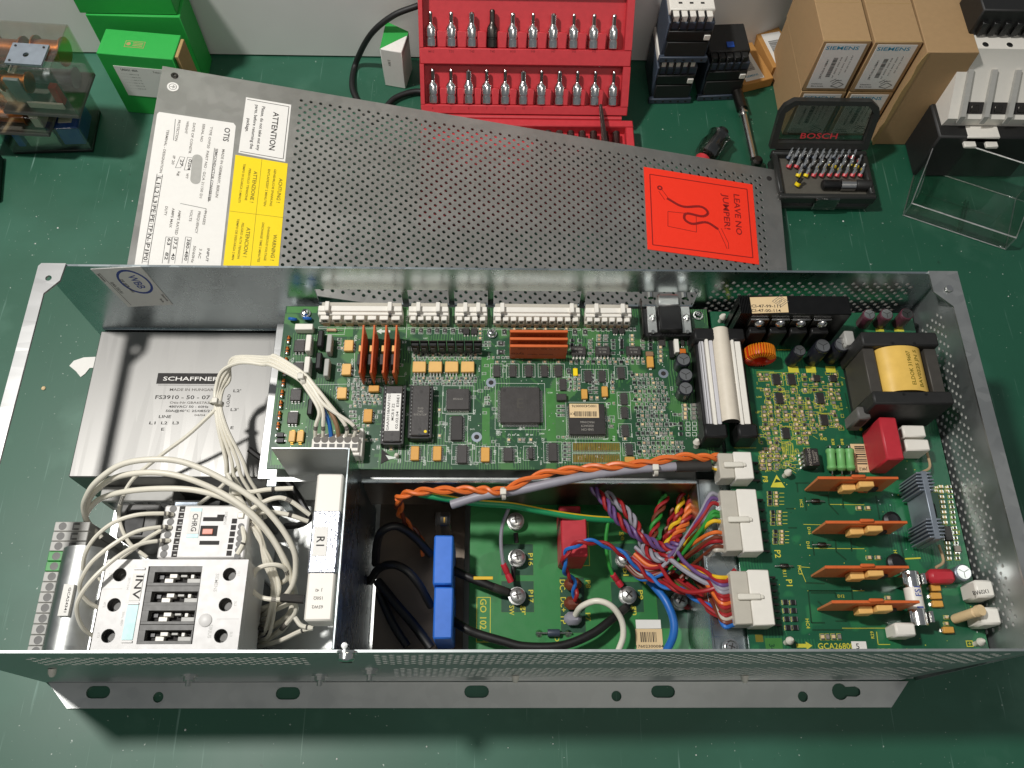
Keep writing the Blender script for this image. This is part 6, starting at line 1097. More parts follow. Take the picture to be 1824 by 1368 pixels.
p = pp('H', 830, 770, 54); b = MB(); b.add([(p.x-5, p.y+4, 54), (p.x+5.5, p.y+1, 55), (p.x+3.5, p.y-6.5, 54)], [[0, 1, 2]], 'w_yellow'); b.add([(p.x-5, p.y+4, 53.4), (p.x+5.5, p.y+1, 54.4), (p.x+3.5, p.y-6.5, 53.4)], [[2, 1, 0]], 'w_yellow'); b.build('wire_tag', DR)
# gate-drive harness: twisted bundles from the rear shelf, fanning into P2 and P1
hx2 = H2[0]; hx1 = H1[0]
def p2(f, z=BZ+8): return (hx2+.5, H2[1]+(H2[3]-H2[1])*f, z)
def p1(f, z=BZ+8): return (hx1+.5, H1[1]+(H1[3]-H1[1])*f, z)
twist([('H', 500, 160, 84), ('H', 600, 280, 86), ('H', 680, 390, 86), ('H', 790, 490, 84), ('H', 900, 545, 84), ('H', 1010, 590, 86), ('H', 1100, 560, 92)], 1.2, ('w_violet', 'w_red', 'w_violet'), 4.5, 1.8)
twist([('H', 600, 220, 80), ('H', 720, 320, 80), ('H', 800, 420, 80), ('H', 840, 520, 78), ('H', 880, 610, 78), ('H', 960, 660, 82), ('H', 1060, 640, 88)], 1.2, ('w_grey', 'w_red', 'w_grey'), 4, 1.8)
twist([('H', 1010, 240, 74), ('H', 960, 360, 74), ('H', 930, 480, 74), ('H', 940, 580, 74), ('H', 1020, 660, 76), ('H', 1080, 720, 80)], 1.2, ('w_green', 'w_brown', 'w_red'), 3.5, 1.8)
twist([('H', 1130, 170, 72), ('H', 1110, 290, 74), ('H', 1090, 400, 76), ('H', 1040, 500, 76), ('H', 1020, 600, 76)], 1.3, ('w_yellow', 'w_red'), 3.5, 1.5)
twist([('H', 1210, 160, 72), ('H', 1180, 290, 74), ('H', 1140, 420, 76), ('H', 1080, 520, 78), ('H', 1040, 620, 78)], 1.3, ('w_orange', 'w_red', 'w_orange'), 3.5, 1.7)
twist([('H', 1060, 330, 66), ('H', 1040, 420, 66), ('H', 1000, 520, 66), ('H', 980, 640, 66), ('H', 900, 740, 66)], 1.2, ('w_brown', 'w_red'), 3)
for i, (m, f, s0) in enumerate((('w_grey', .95, (1060, 640, 88)), ('w_violet', .88, (1100, 575, 92)), ('w_red', .80, (1080, 600, 90)), ('w_green', .66, (1100, 660, 84)), ('w_green', .60, (1130, 640, 82)), ('w_yellow', .52, (1120, 580, 84)), ('w_orange', .34, (1090, 640, 80)), ('w_brown', .26, (1100, 690, 80)), ('w_red', .20, (1120, 680, 80)), ('w_brown', .12, (1180, 720, 80)), ('nylon_dim', .06, (1215, 720, 78)))):
    x, y, z = s0; e = Vector(p2(f)); s = pp('H', x, y, z); mid = s.lerp(e, .5)+Vector((0, 2, 6)); wire([s+Vector((-6, -6, -4)), s, mid, e-Vector((5, 0, -1)), e], 1.2, m)
cols = ('w_yellow', 'w_red', 'w_violet', 'w_grey', 'w_grey', 'w_red', 'w_red', 'w_orange', 'w_red', 'w_brown', 'w_red', 'nylon_dim', 'w_brown', 'w_blue')
for i, m in enumerate(cols):
    f = .90-i*.066; e = Vector(p1(f)); st = (('H', 1080+i*4, 700+i*3, 82-i), ('H', 960-i*9+random.uniform(-20, 20), 600+i*16, 78-i)); a, c = [pp(*q) for q in st]
    wire([c+Vector((-8, 8, -4)), c, a.lerp(c, .4)+Vector((0, 0, 2+random.uniform(-2, 3))), a, a.lerp(e, .5)+Vector((random.uniform(-2, 2), random.uniform(-3, 2), 5+random.uniform(-3, 3))), e-Vector((6, 0, -1)), e], 1.25, m)
wire([('H', 1480, 740, 108), ('H', 1400, 830, 108), ('H', 1290, 880, 104), ('H', 1160, 890, 96), ('H', 1060, 840, 88), ('H', 1000, 760, 82), ('H', 950, 660, 78)], 1.25, 'w_red'); wire([('H', 1020, 650, 86), ('H', 1130, 740, 92), ('H', 1260, 820, 98), ('H', 1340, 850, 102)], 1.5, 'w_grey'); wire([('H', 1090, 620, 90), ('H', 1140, 690, 94), ('H', 1240, 770, 100), ('H', 1360, 815, 104)], 1.2, 'w_violet')
for i, m in enumerate(('w_brown', 'w_red', 'w_green', 'w_brown', 'w_red', 'w_red')): wire([('H', 850+i*28, 540, 64), ('H', 870+i*26, 650, 60), ('H', 900+i*28, 740, 62), ('H', 1000+i*30, 830, 70), ('H', 1140+i*28, 900+i*6, 82), ('H', 1300, 950+i*14, 94), Vector(p1(.35-.05*i))], 1.2, m)
p = lugs['d']; wire([(p.x+2, p.y-3, p.z), (p.x+10, p.y-4, p.z+1), (p.x+18, p.y-2, p.z+2)], 1.8, 'w_red'); wire([('H', 1290, 1290, 60), ('H', 1330, 1220, 70), ('H', 1360, 1180, 76)], 2.2, 'w_black', 'black_cable')
# ------------------------------------------------------------------ things on the bench around the drive
def rot_at(x, y, deg, z=0): return Matrix.Translation((x, y, z)) @ Matrix.Rotation(math.radians(deg), 4, 'Z')
def onplane(u, v, o, n):
    d = ray(u, v); return CAM+d*((Vector(o)-CAM).dot(n)/d.dot(n))
# green cartons
def carton(name, M_, w, d, h, m, label, cat, group=None, extra=None, bev=.5):
    E_ = empty(name, M_ @ Vector((w/2, d/2, 0)), label, cat, group); b = MB(); b.M = M_; b.box(0, 0, .2, w, d, h, m, bev); b.build('carton_body', E_); 
    if extra: extra(E_, M_)
    return E_
def lbl(M_, E_, pl, x0, a0, x1, a1, depth, m, lines=(), name='printed_label', rot=0, vertical=True, bars=None):
    """label on the front (vertical) or top face; coordinates in that face"""
    b = MB(); b.M = M_ @ (frame((0, depth, 0), (1, 0, 0), (0, 0, 1)) if vertical else Matrix.Translation((0, 0, depth)))
    b.box(x0, a0, .02, x1, a1, .3, m, .08)
    for t, x, y, h, mm, r, ww in lines: b.text(t, x, y, .36, h, mm, r, ww)
    if bars:
        bx0, by0, bx1, by1, vert = bars; q = by0 if vert else bx0
        while q < (by1 if vert else bx1): 
            k = random.choice((.25, .4, .6)); (b.flat(bx0, q, bx1, q+k, .36, 'ink') if vert else b.flat(q, by0, q+k, by1, .36, 'ink')); q += k+random.choice((.3, .45))
    return b.build(name, E_)
def ga(E_, M_):
    lbl(M_, E_, None, 9, 22, 57, 55, -.05, 'paper', [('LRD21 60A', 21, 51.5, 2.0, 'ink', 0, 14), ('TeSys relay', 46, 51.5, 1.6, 'ink_soft', 0, 11)]+[('- '*(5+i % 3)+'mm x 12', 20, 47-i*3.2, 1.1, 'ink_soft', 0, 15) for i in range(6)], bars=(38, 25, 52, 30, False))
    b = MB(); b.M = M_; b.box(20, 9, 67, 36, 16, 67.12, 'kraft', .02); b.box(20.5, 9.5, 67.1, 35.5, 15.5, 67.2, 'carton_green'); b.lathe((23, 12.5, 67.2), [(1.8, 0), (1.8, .06)], 'kraft', 12)
    for i in range(3): b.box(26.5, 10.6+i*1.6, 67.2, 34.5, 11.2+i*1.6, 67.27, 'kraft')
    b.build('top_print', E_); b = MB(); b.M = M_; b.box(62.2, 4, 30, 65, 24, 66, 'kraft', .4); b.build('open_flap', E_)
carton('green_carton', rot_at(-325.5, 472, -5.5), 62, 27, 67, 'carton_green', 'front green carton with a white printed label, propping up the cover', 'carton', 'green cartons', ga)
carton('green_carton', rot_at(-338, 506, -1), 76, 30, 74, 'carton_green', 'green carton under another, directly behind the labelled one', 'carton', 'green cartons')
carton('green_carton', rot_at(-342, 507, 0, 74.4), 78, 29, 50, 'carton_green', 'topmost green carton at the back beside the white wall', 'carton', 'green cartons')
# old relays in clear covers
def relay(name, M_, w, d, h, label, coil, inner):
    E_ = empty(name, M_ @ Vector((w/2, d/2, 0)), label, 'relay', 'old plug-in relays'); t = 1.2; b = MB(); b.M = M_
    b.box(0, 0, h-t, w, d, h, 'clear_old', .5); b.box(0, 0, 3, w, t, h-t, 'clear_old'); b.box(0, d-t, 3, w, d, h-t, 'clear_old'); b.box(0, t, 3, t, d-t, h-t, 'clear_old'); b.box(w-t, t, 3, w, d-t, h-t, 'clear_old'); b.build('clear_cover', E_)
    b = MB(); b.M = M_; b.box(0, 0, .2, w, d, 3.4, 'black_pl' if h > 29 and h < 31 else 'grey_dark', .5); b.build('base', E_)
    for k, (x, y, z, L_, r, m) in enumerate(coil):
        b = MB(); b.M = M_; b.lathe((x, y, z), [(r*1.35, 0), (r*1.35, 1), (r, 1.1), (r, L_-1.1), (r*1.35, L_-1), (r*1.35, L_)], m, 18, (1, 0, 0)); b.build('coil', E_)
    for x0, y0, z0, x1, y1, z1, m in inner: b = MB(); b.M = M_; b.box(x0, y0, z0, x1, y1, z1, m, .5); b.build('contact_frame', E_)
    return E_
relay('clear_relay', rot_at(-412, 424, 3), 66, 44, 30, 'lowest clear relay with blue inside, on the green bench', [(8, 14, 15, 34, 6, 'heat_grey'), (10, 30, 12, 30, 5, 'copper')], [(44, 4, 6, 62, 34, 27, 'blue_coil'), (6, 4, 5, 12, 20, 20, 'blue_coil'), (16, 3, 5, 42, 5, 24, 'chrome'), (47, 8, 27, 58, 20, 28.4, 'white_pl')])
relay('clear_relay', rot_at(-430, 420, -3, 30.6), 64, 40, 22, 'flat clear relay sandwiched between two others', [(22, 12, 11, 26, 6, 'copper'), (20, 28, 11, 34, 6, 'copper')], [(6, 24, 4, 16, 34, 18, 'heat_grey'), (52, 6, 4, 60, 36, 18, 'white_pl')])
E_ = relay('clear_relay', rot_at(-392, 420, -4, 53.2), 60, 46, 52, 'topmost clear relay with copper coils and a steel plate', [(4, 30, 38, 22, 8, 'copper'), (34, 32, 38, 22, 8, 'copper'), (8, 12, 24, 20, 6, 'copper'), (6, 30, 13, 48, 6, 'heat_grey')], [(14, 4, 10, 26, 7, 34, 'heat_grey'), (4, 6, 8, 10, 36, 20, 'white_pl'), (22, 3, 6, 50, 5, 12, 'white_pl'), (44, 6, 8, 50, 12, 26, 'red_cap')])
b = MB(); b.M = rot_at(-392, 420, -4, 53.2); q = circ(40, 11, 2.2); b.plate([(27, 2), (54, 2), (54, 22), (27, 22)], [q], 52.1, 54, 'heat_grey')
for x, y in ((30, 19), (51, 19), (30, 4.5)): b.lathe((x, y, 54), [(.9, 0), (.9, .5)], 'dark_metal', 10)
b.build('steel_plate', E_)
E_ = empty('relay_socket', (-432, 470, 0), 'black ribbed relay socket at the upper left corner', 'socket'); b = MB(); b.box(-455, 452, .2, -418, 500, 60, 'black_pl', 1); b.build('body', E_)
for k in range(6): b = MB(); b.box(-453+k*5.4, 452, 60, -450.4+k*5.4, 500, 66, 'black_soft', .4); b.build('rib', E_)
b = MB(); b.box(-432, 456, 66.1, -426, 460, 68, 'w_green', .4); b.build('indicator', E_)
E_ = empty('panel_meter', (-432, 428, 0), 'black panel meter with beige frame cut off by the left edge', 'meter'); b = MB(); b.M = rot_at(-411, 374, 100); b.box(0, 0, .2, 46, 40, 12, 'black_pl', 1.2); b.build('meter_body', E_); b = MB(); b.M = rot_at(-411, 374, 100); b.plate([(2, 2), (44, 2), (44, 38), (2, 38)], [[(5, 5), (41, 5), (41, 35), (5, 35)]], 12.05, 13.2, 'label_tan'); b.build('bezel', E_)
# small white and green box
p = at(686, 152, 0); M_ = rot_at(p.x, p.y, -12); E_ = empty('lamp_carton', M_ @ Vector((9, 9, 0)), 'small white carton with a green top leaning near the red case', 'carton'); b = MB(); b.M = M_; b.box(0, 0, .2, 19, 24, 42, 'paper', .5); b.build('carton_body', E_); b = MB(); b.M = M_; b.add([(0, 0, 42), (19, 0, 36), (19, 24, 43), (0, 24, 50)], [[0, 1, 2, 3]], 'carton_green'); b.add([(0, 0, 42), (0, 24, 50), (0, 24, 41.8), (0, 0, 41.8)], [[0, 1, 2, 3]], 'paper'); b.add([(0, 24, 50), (19, 24, 43), (19, 24, 41), (0, 24, 41)], [[0, 1, 2, 3]], 'carton_green'); b.add([(19, 0, 36.2), (19, 24, 43), (19, 24, 36), (19, 0, 36)], [[0, 1, 2, 3]], 'paper'); b.build('green_lid', E_)
b = MB(); b.M = M_ @ frame((0, 0, 0), (1, 0, 0), (0, 0, 1)); b.text('2.5kV', 7, 28, .1, 2.2, 'ink_soft', -1.57); b.build('carton_print', E_)
b = MB(); b.tube([aty(745, 10, 528), aty(700, 28, 524), aty(660, 62, 522), at(634, 112, 5), at(627, 150, 4), at(636, 178, 4), at(660, 215, 4), at(686, 192, 4), at(705, 174, 4), at(740, 163, 4), at(775, 168, 4)], 2.6, 'rubber', 10, 8); b.build('black_cable', label='black rubber cable looping down the wall beside the small white carton', cat='cable')
# red socket case, lid leaning back
hL, hR = at(748, 206, 20), at(1119, 206, 20); cw = hR.x-hL.x; PH = math.radians(50); ey = Vector((0, math.cos(PH), math.sin(PH))); nz = Vector((0, -math.sin(PH), math.cos(PH)))
CM = frame((hL.x, hL.y+1, 20), (1, 0, 0), ey); org = Vector((hL.x, hL.y+1, 20))
def cl(x, y, dz=0): u, v = px('T', x, y); h = onplane(u, v, org+nz*dz, nz)-org; return h.x, h.dot(ey)
CE = empty('socket_case', (hL.x+cw/2, hL.y-30, 0), 'open red plastic case of chrome bit sockets', 'tool case')
top = 150.0; r1a, r1b = cl(545, 275)[1], cl(545, 20)[1]; r2a, r2b = cl(545, 605)[1], cl(545, 372)[1]; xi0, xi1 = cl(505, 400)[0], cl(1662, 400)[0]
b = MB(); b.M = CM; b.box(0, .5, -22, cw, top, -9, 'red_case', 2.5)
for x0, y0, x1, y1 in ((1, 1, cw-1, r2a), (1, r2b, cw-1, r1a), (1, r1b+10, cw-1, top-1), (1, r2a, xi0, r2b), (xi1, r2a, cw-1, r2b), (1, r1a, xi0, r1b+10), (xi1, r1a, cw-1, r1b+10)): b.box(x0, y0, -9.5, x1, y1, 0, 'red_case', .8 if y0 in (1, r2b) else .1)
b.build('case_lid', CE)
def sockrow(xs, ya, yb, ordn, rown):
    ymid = ya+(yb-ya)*.45
    for i in range(len(xs)-1):
        a = cl(xs[i]+32, 0)[0]; c = cl(xs[i+1]-32, 0)[0]; b = MB(); b.M = CM; b.box(a, ya+.0, -9.3, c, ymid, -1.2, 'red_case', .8); b.build('divider', CE)
    for i, x in enumerate(xs):
        X = cl(x, 400 if rown == 'lower' else 150, -2)[0]; h = (yb-ya)*(.98 if i not in (3,) or rown == 'lower' else 1.06); y0 = ya+.8; o = MB(); tipr = random.choice((1.9, 2.2, 2.5, 1.6)); 
        o.M = CM; b_ = o; r = 4.4; b_.lathe((X, y0, -3.4), [(r-.4, 0), (r, .4), (r, 6), (r-.5, 6.3), (r-.5, 7.4), (r, 7.7), (r, 14), (r*.86, 15.6), (tipr*1.25, 17.4), (tipr, 18.2), (tipr, h-3.4), (tipr*.6, h-2.2)], 'chrome' if not (rown == 'upper' and i == 3) else 'dark_metal', 16, (0, 1, 0))
        b_.box(X-1.1, y0+h*.62, -3.4+tipr*.55, X+1.1, y0+h-3.6, -3.4+tipr*1.0, 'dark_metal', .2)
        b_.build('bit_socket', None, f'{ordn[i]} chrome bit socket from the left in the {rown} row of the red case', 'bit socket', f'sockets in the {rown} row')
ordn = ('first', 'second', 'third', 'fourth', 'fifth', 'sixth', 'seventh', 'eighth', 'ninth', 'tenth', 'eleventh')
sockrow((545, 664, 783, 902, 1021, 1139, 1257, 1376, 1493, 1610), r1a, r1b-4, ordn, 'upper'); sockrow((555, 661, 765, 870, 978, 1084, 1190, 1296, 1400, 1504, 1612), r2a, r2b-2, ordn, 'lower')
b = MB(); b.M = CM
for i, x in enumerate((548, 664, 783, 902, 1021, 1139, 1257, 1376, 1493)): X, Y = cl(x, 298); b.text(('M10', 'T50', 'T45', 'T40', 'H10', 'H8', 'H7', 'H6', 'H5')[i], X, Y, .08, 1.9, 'red_dark')
for i, x in enumerate((555, 661, 765, 870, 978, 1084, 1190)): X, Y = cl(x, 628); b.text(('4', '5', '6', '7', '8', '10', '12')[i], X, Y, .08, 1.9, 'red_dark')
b.build('moulded_marks', CE)
hy = hL.y-1; ly0 = hy-104; b = MB(); x0, x1 = hL.x+1, hR.x+4; b.box(x0, ly0, .3, x1, hy, 10, 'red_case', 2)
ra, rb = at(1000, 272, 18).y-14, at(1000, 226, 18).y
for bx in ((x0, ly0, x1, ra), (x0, rb, x1, hy), (x0, ra, x0+6, rb), (x1-7, ra, x1, rb)): b.box(bx[0]+.1, bx[1], 9.5, bx[2]-.1, bx[3], 19, 'red_case', .8)
b.build('case_tray', CE); b = MB(); b.tube([(hL.x+6, hL.y, 19.5), (hR.x-6, hL.y, 19.5)], 1.8, 'red_case'); b.build('hinge', CE)
for i in range(8):
    X = pp('T', 1160+i*66, 780, 16).x; b = MB(); b.lathe((X, ra+2, 14.5), [(4.2, 0), (4.8, .5), (4.8, 15), (3.4, 17), (3.2, rb-ra-5)], 'tool_steel', 14, (0, 1, 0)); b.build('long_socket', None, f'{ordn[i]} dark long socket from the left in the case tray behind the cover', 'socket', 'dark sockets in the tray')
a, c = pp('T', 1530, 610, 30), pp('T', 1555, 830, 27); b = MB(); b.tube([a, c, c+(c-a)*.3], lambda t: 1.6+t*2.2, 'tool_steel', 6, 4); b.build('steel_punch', None, 'dark tapered steel punch lying across the red case tray', 'punch')
# black-and-white contactors at the back
def minicon(name, M_, w, d, h, topm, label, blue=False):
    E_ = empty(name, M_ @ Vector((w/2, d/2, 0)), label, 'contactor', 'small contactors at the back'); b = MB(); b.M = M_; b.box(0, 3, .2, w, d, h-7, 'steel_blue', .8); b.build('body', E_); b = MB(); b.M = M_; b.box(.5, 10, h-7, w-.5, d, h, topm, .8); b.build('top_cover', E_)
    for k in range(5):
        x = 2+k*(w-4)/5; b = MB(); b.M = M_; b.box(x+.7, 4, h-13, x+(w-4)/5-.7, 10.2, h-1.5, topm, .5); b.build('terminal_shroud', E_)
        b = MB(); b.M = M_; b.box(x-.3, 1, h-24, x+.7, 10.4, h-1, 'black_pl', .2); b.build('rib', E_)
    b = MB(); b.M = M_; b.box(1, .5, h-24, w-1, 4, h-14, 'black_pl', .5); b.box(w-7, -.6, h-22, w-2, .6, h-17, 'white_pl', .3); b.build('coil_terminal', E_)
    b = MB(); b.M = M_; b.box(2, .2, 6, w-2, 3.2, h-25, 'black_soft', .5); b.box(-2, -1, .2, w+1, 3, 6, 'steel_blue', .6)
    for k in range(5): b.lathe((4+k*(w-8)/4, -1.0, 3.2), [(1.1, 0), (1.1, .15)], 'ink', 10, (0, -1, 0))
    b.build('mounting_foot', E_)
    if blue: b = MB(); b.M = M_; b.box(w*.45, 14, h, w*.62, 20, h+1, 'blue_coil', .2); b.build('blue_actuator', E_)
    else:
        b = MB(); b.M = M_
        for k in range(3): b.box(8+k*9, 16, h, 11+k*9, 18, h+.15, 'ink')
        b.build('marker_slots', E_)
minicon('small_contactor', rot_at(133, 490, 2), 35, 44, 46, 'white_pl', 'lower of two stacked contactors with white terminal shrouds'); minicon('small_contactor', rot_at(134, 492, 1, 46.4), 38, 42, 46, 'white_pl', 'upper of two stacked contactors with a white top'); minicon('auxiliary_contactor', rot_at(177, 494, 4), 37, 42, 47, 'black_soft', 'all-black contactor with a blue actuator beside the stacked pair', True)
# little orange cartons
def oc(E_, M_, hh=10): lbl(M_, E_, None, 4, 3, 22, 40, hh+.05, 'paper', [('SIEMENS', 12, 8, 2.2, 'teal_print', 0, 12)], vertical=False, bars=(7, 14, 18, 30, True))
carton('small_carton', rot_at(216, 503, 18), 30, 46, 10, 'carton_orange', 'small orange carton lying nearest the steel handle', 'carton', 'small orange cartons', oc); carton('small_carton', rot_at(250, 512, 14, 0) @ Matrix.Translation((-4, 10, 0)), 24, 46, 14, 'carton_orange', 'small orange carton pushed against the tall brown cartons', 'carton', 'small orange cartons', lambda e, m: oc(e, m, 14))
E_ = empty('ratchet_handle', at(1335, 230, 0), 'chrome ratchet handle lying behind the cover', 'handle'); b = MB(); b.tube([at(1313, 165, 9), at(1322, 195, 9)], 5.0, 'dark_metal', 12, 3); b.build('grip', E_); b = MB(); b.tube([at(1322, 195, 9), at(1332, 240, 8), at(1342, 283, 8)], 3.0, 'chrome', 14, 4); b.lathe(tuple(at(1324, 203, 9)), [(4.4, -1), (4.4, 1)], 'chrome', 14, (.2, -1, 0)); b.build('shaft', E_); b = MB(); b.lathe(tuple(at(1346, 293, 3)), [(3, 0), (4.6, 1), (4.6, 6), (3, 8)], 'dark_metal', 16); b.build('drive_head', E_)
E_ = empty('screwdriver_stub', at(1262, 275, 0), 'stubby dark screwdriver with a red band half under the cover', 'screwdriver'); p = at(1268, 262, 12); ax = Vector((.55, .8, .1)); b = MB(); b.lathe(p-ax.normalized()*14, [(6, 0), (10, 3), (11, 14), (9, 22), (10.5, 27), (5, 31)], 'smoke_pl', 16, ax); b.build('handle', E_); b = MB(); b.lathe(p-ax.normalized()*22, [(5, 0), (7, 2), (7, 7), (6, 9)], 'red_case', 14, ax); b.build('collar', E_); b = MB(); b.lathe(p-ax.normalized()*10, [(4, 0), (5, 4), (5, 30)], 'black_pl', 12, ax); b.build('core_rod', E_)
# brown cartons
def sm(E_, M_):
    L_ = [('SIEMENS', 17, 46, 3.4, 'teal_print', 0, 26)]+[('3RT1016-1BB41', 10, 24, 1.6, 'ink', 1.57, 20), ('1P 6ES5 030 KB', 20, 26, 1.1, 'ink_soft', 1.57, 22), ('AC-3 4kW 400V', 24, 28, 1.1, 'ink_soft', 1.57, 20), ('50 60 Hz 24V', 28, 30, 1.1, 'ink_soft', 1.57, 18), ('Made in Germany', 11, 6, 1.2, 'ink', 0, 10), ('Schaltschutz', 10, 8.5, 1.2, 'ink', 0, 9)]
    lbl(M_, E_, None, 3, 3.5, 34.5, 50, -.05, 'paper', L_, bars=(14, 16, 17.5, 36, True))
    b = MB(); b.M = M_ @ frame((0, -.05, 0), (1, 0, 0), (0, 0, 1)); 
    for a, c in (((22, 6), (28, 4.5)), ((28, 4.5), (32, 8)), ((32, 8), (27, 10.5)), ((27, 10.5), (22, 6)), ((22, 9), (26, 13)), ((24, 12), (29, 12.5)), ((20, 11), (24, 14))): b.seg(a, c, .5, .38, 'ink')
    b.build('sketch_print', E_)
    b = MB(); b.M = M_; b.box(.2, 41.4, 52.35, 37.3, 41.9, 52.5, 'kraft'); b.build('flap_seam', E_); b = MB(); b.M = M_; b.box(.15, .4, 52.3, 37.3, 1.2, 52.48, 'kraft'); b.build('flap_seam', E_)
G_ = 'tall brown cartons'
for x, z, lab in ((247, .0, 'left lower brown carton with white label behind the bit box'), (286.5, 0, 'right lower brown carton with white label behind the bit box'), (246.5, 53, 'left upper brown carton with white label and handwriting-like sketch'), (286.5, 53, 'right upper brown carton with white label next to the plain carton')):
    carton('brown_carton', rot_at(x, 456+random.uniform(-.6, .6), random.uniform(-.4, .6), z), 37.5, 84, 52.4, 'carton', lab, 'carton', G_, sm)
def torn(E_, M_):
    b = MB(); b.M = M_; pts = [(0, 0)]+[(-1.2-random.random()*1.6, k*7) for k in range(1, 15)]+[(0, 104)]; b.M = M_ @ frame((.3, -.02, 0), (1, 0, 0), (0, 0, 1)); b.plate([(x, y) for x, y in pts]+[(1.5, 104), (1.5, 0)], [], -.5, .3, 'kraft'); b.build('torn_edge', E_)
carton('brown_carton', rot_at(325.5, 446.5, 0), 40.5, 96, 105, 'carton', 'large plain brown carton without label, right of the labelled ones', 'carton', G_, torn)
# smoke-grey bit box
BE = empty('bit_box', (270, 400, 0), 'open smoke-grey plastic bit box with a clear lid', 'bit box'); x0, y0, x1, y1 = 228, 374, 309, 424; b = MB(); b.box(x0, y0, .2, x1, y1, 11, 'case_smoke', 4)
for q in ((x0, y0, x1, y0+5), (x0, y1-5, x1, y1), (x0, y0+5, x0+5, y1-5), (x1-5, y0+5, x1, y1-5)): b.box(*q[:2], 10.5, *q[2:], 19, 'case_smoke', 1.2)
b.box(x0+5, y0+5, 11, x1-5, y1-5, 13, 'case_tray', .2); b.build('tray', BE); b = MB(); b.box(258, y0-2.5, 5, 278, y0-.2, 20, 'smoke_pl', .8); b.build('latch', BE)
PB = math.radians(72); M_ = frame((x0-2, y1+2, 19), (1, 0, 0), (0, math.cos(PB), math.sin(PB))); w = x1-x0+2; h = 44; b = MB(); b.M = M_; ol = [(0, 0), (w, 0), (w, h-12), (w-3, h-5), (w-10, h), (10, h), (3, h-5), (0, h-12)]; il = [(5, 6), (w-5, 6), (w-5, h-11), (w-12, h-4), (12, h-4), (5, h-11)]; b.plate(ol, [il], -3, 3, 'case_smoke'); b.build('lid_frame', BE); b = MB(); b.M = M_; b.plate(il, [], -2, -1, 'smoke_pl'); b.build('lid_window', BE); b = MB(); b.M = M_; b.text('BOSCH', w*.48, 10.5, -.9, 5.0, 'red_case', 0, 31); b.build('lid_print', BE); b = MB(); b.tube([(x0+4, y1+1.5, 18), (x1-4, y1+1.5, 18)], 2, 'case_smoke'); b.build('hinge', BE)
cols = dict(y='label_yellow', r='red_case', b='steel_blue', k='black_pl'); rowsb = ((832, fr(128, 500, 34), 'bkbkbkkbkkrr'), (878, fr(130, 510, 40), 'rrbkkkykky'), (925, fr(180, 520, 41), 'yyrrrrrrrk'))
for j, (yy, xs, cc) in enumerate(rowsb):
    for i, x in enumerate(xs):
        p = pp('V', x, yy+12, 15); c = cols[cc[i % len(cc)]]; b = MB(); ax = Vector((.35, .75, .55)).normalized(); b.lathe(p, [(1.5, 0), (2.0, .3), (2.0, 2.4)], c, 8, ax); b.lathe(p+ax*2.4, [(1.7, 0), (1.7, 5), (1.0, 6), (1.1, 8.5), (.5, 9.5)], 'chrome', 6, ax)
        b.build('screwdriver_bit', None, f'{ordn[min(i, 10)] if i < 11 else "twelfth"} small bit from the left in the {("back", "middle", "front")[j]} row of the bit box', 'bit', 'bits in the bit box')
p = pp('V', 175, 985, 15); b = MB(); b.lathe(p, [(1.8, 0), (2.4, .4), (2.4, 3)], 'label_yellow', 10, (.4, .5, .8)); b.lathe(p+Vector((.4, .5, .8)).normalized()*3, [(1.7, 0), (1.7, 5)], 'dark_metal', 6, (.4, .5, .8)); b.build('screwdriver_bit', None, 'lone yellow-ended bit in the front left corner of the bit box', 'bit')
a = pp('V', 400, 975, 18); E_ = empty('bit_holder', a-Vector((0, 0, 7)), 'steel bit holder lying at the front of the bit box', 'bit holder'); b = MB(); b.lathe((a.x-14, a.y, 17), [(3, 0), (4.2, 1), (4.2, 14), (3.4, 15)], 'black_pl', 14, (1, 0, 0)); b.build('sleeve', E_); b = MB(); b.lathe((a.x+1.2, a.y, 17), [(4.8, 0), (4.8, 12), (4, 13)], 'aluminium', 16, (1, 0, 0)); b.build('collar', E_); b = MB(); b.lathe((a.x+14.4, a.y, 17), [(4.0, 0), (4.6, 1), (4.6, 12)], 'black_soft', 14, (1, 0, 0)); b.build('shank', E_)
# large grey-white contactor at the right
E_ = empty('large_contactor', (395, 445, 0), 'large pale grey contactor on a black base at the right edge', 'contactor'); b = MB(); b.box(354, 412, .2, 440, 480, 50, 'black_soft', 1.5); b.build('base', E_)
def prism(prof, x0, x1, m, name, par):
    b = MB(); n = len(prof); vs_ = [(x, y, z) for x in (x0, x1) for y, z in prof]; b.add(vs_, [list(range(n)), list(range(n, 2*n))[::-1]]+[[(i+1) % n, i, n+i, n+(i+1) % n] for i in range(n)], m); return b.build(name, par)
prism([(424, 50), (422, 60), (447, 86), (452, 104), (480, 104), (480, 50)], 358, 440, 'white_pl', 'housing', E_)
for k in range(4):
    x = 366+k*19; prism([(420.5, 56), (420.5, 64), (446, 89), (449, 86), (426, 60)], x, x+4, 'grey_pl', 'partition', E_)
    b = MB(); b.M = frame((x+4.5, 424.6, 63), (1, 0, 0), (0, 25, 26)); b.box(0, 0, -.1, 14, 9, .5, 'ink', .2); b.box(4, 1.5, .5, 10, 6.5, 1.3, 'dark_metal', .4); b.build('terminal_opening', E_)
for x in (373, 392, 411): b = MB(); b.lathe((x, 456, 104), [(2.5, 0), (2.5, .4), (1.0, .5)], 'chrome', 12); b.build('screw', E_)
b = MB(); b.box(364, 470, 104, 440, 476, 104.6, 'mint', .2); b.build('colour_strip', E_); b = MB(); b.box(377, 412, 44, 404, 424, 50.2, 'white_pl', .6)
for x in (376, 394): b.box(x, 407, 42, x+10, 413, 45, 'white_pl', .6)
b.build('release_tab', E_); b = MB(); b.box(362, 466, 104.1, 440, 500, 128, 'black_soft', 1.0)
b.build('top_block', E_)
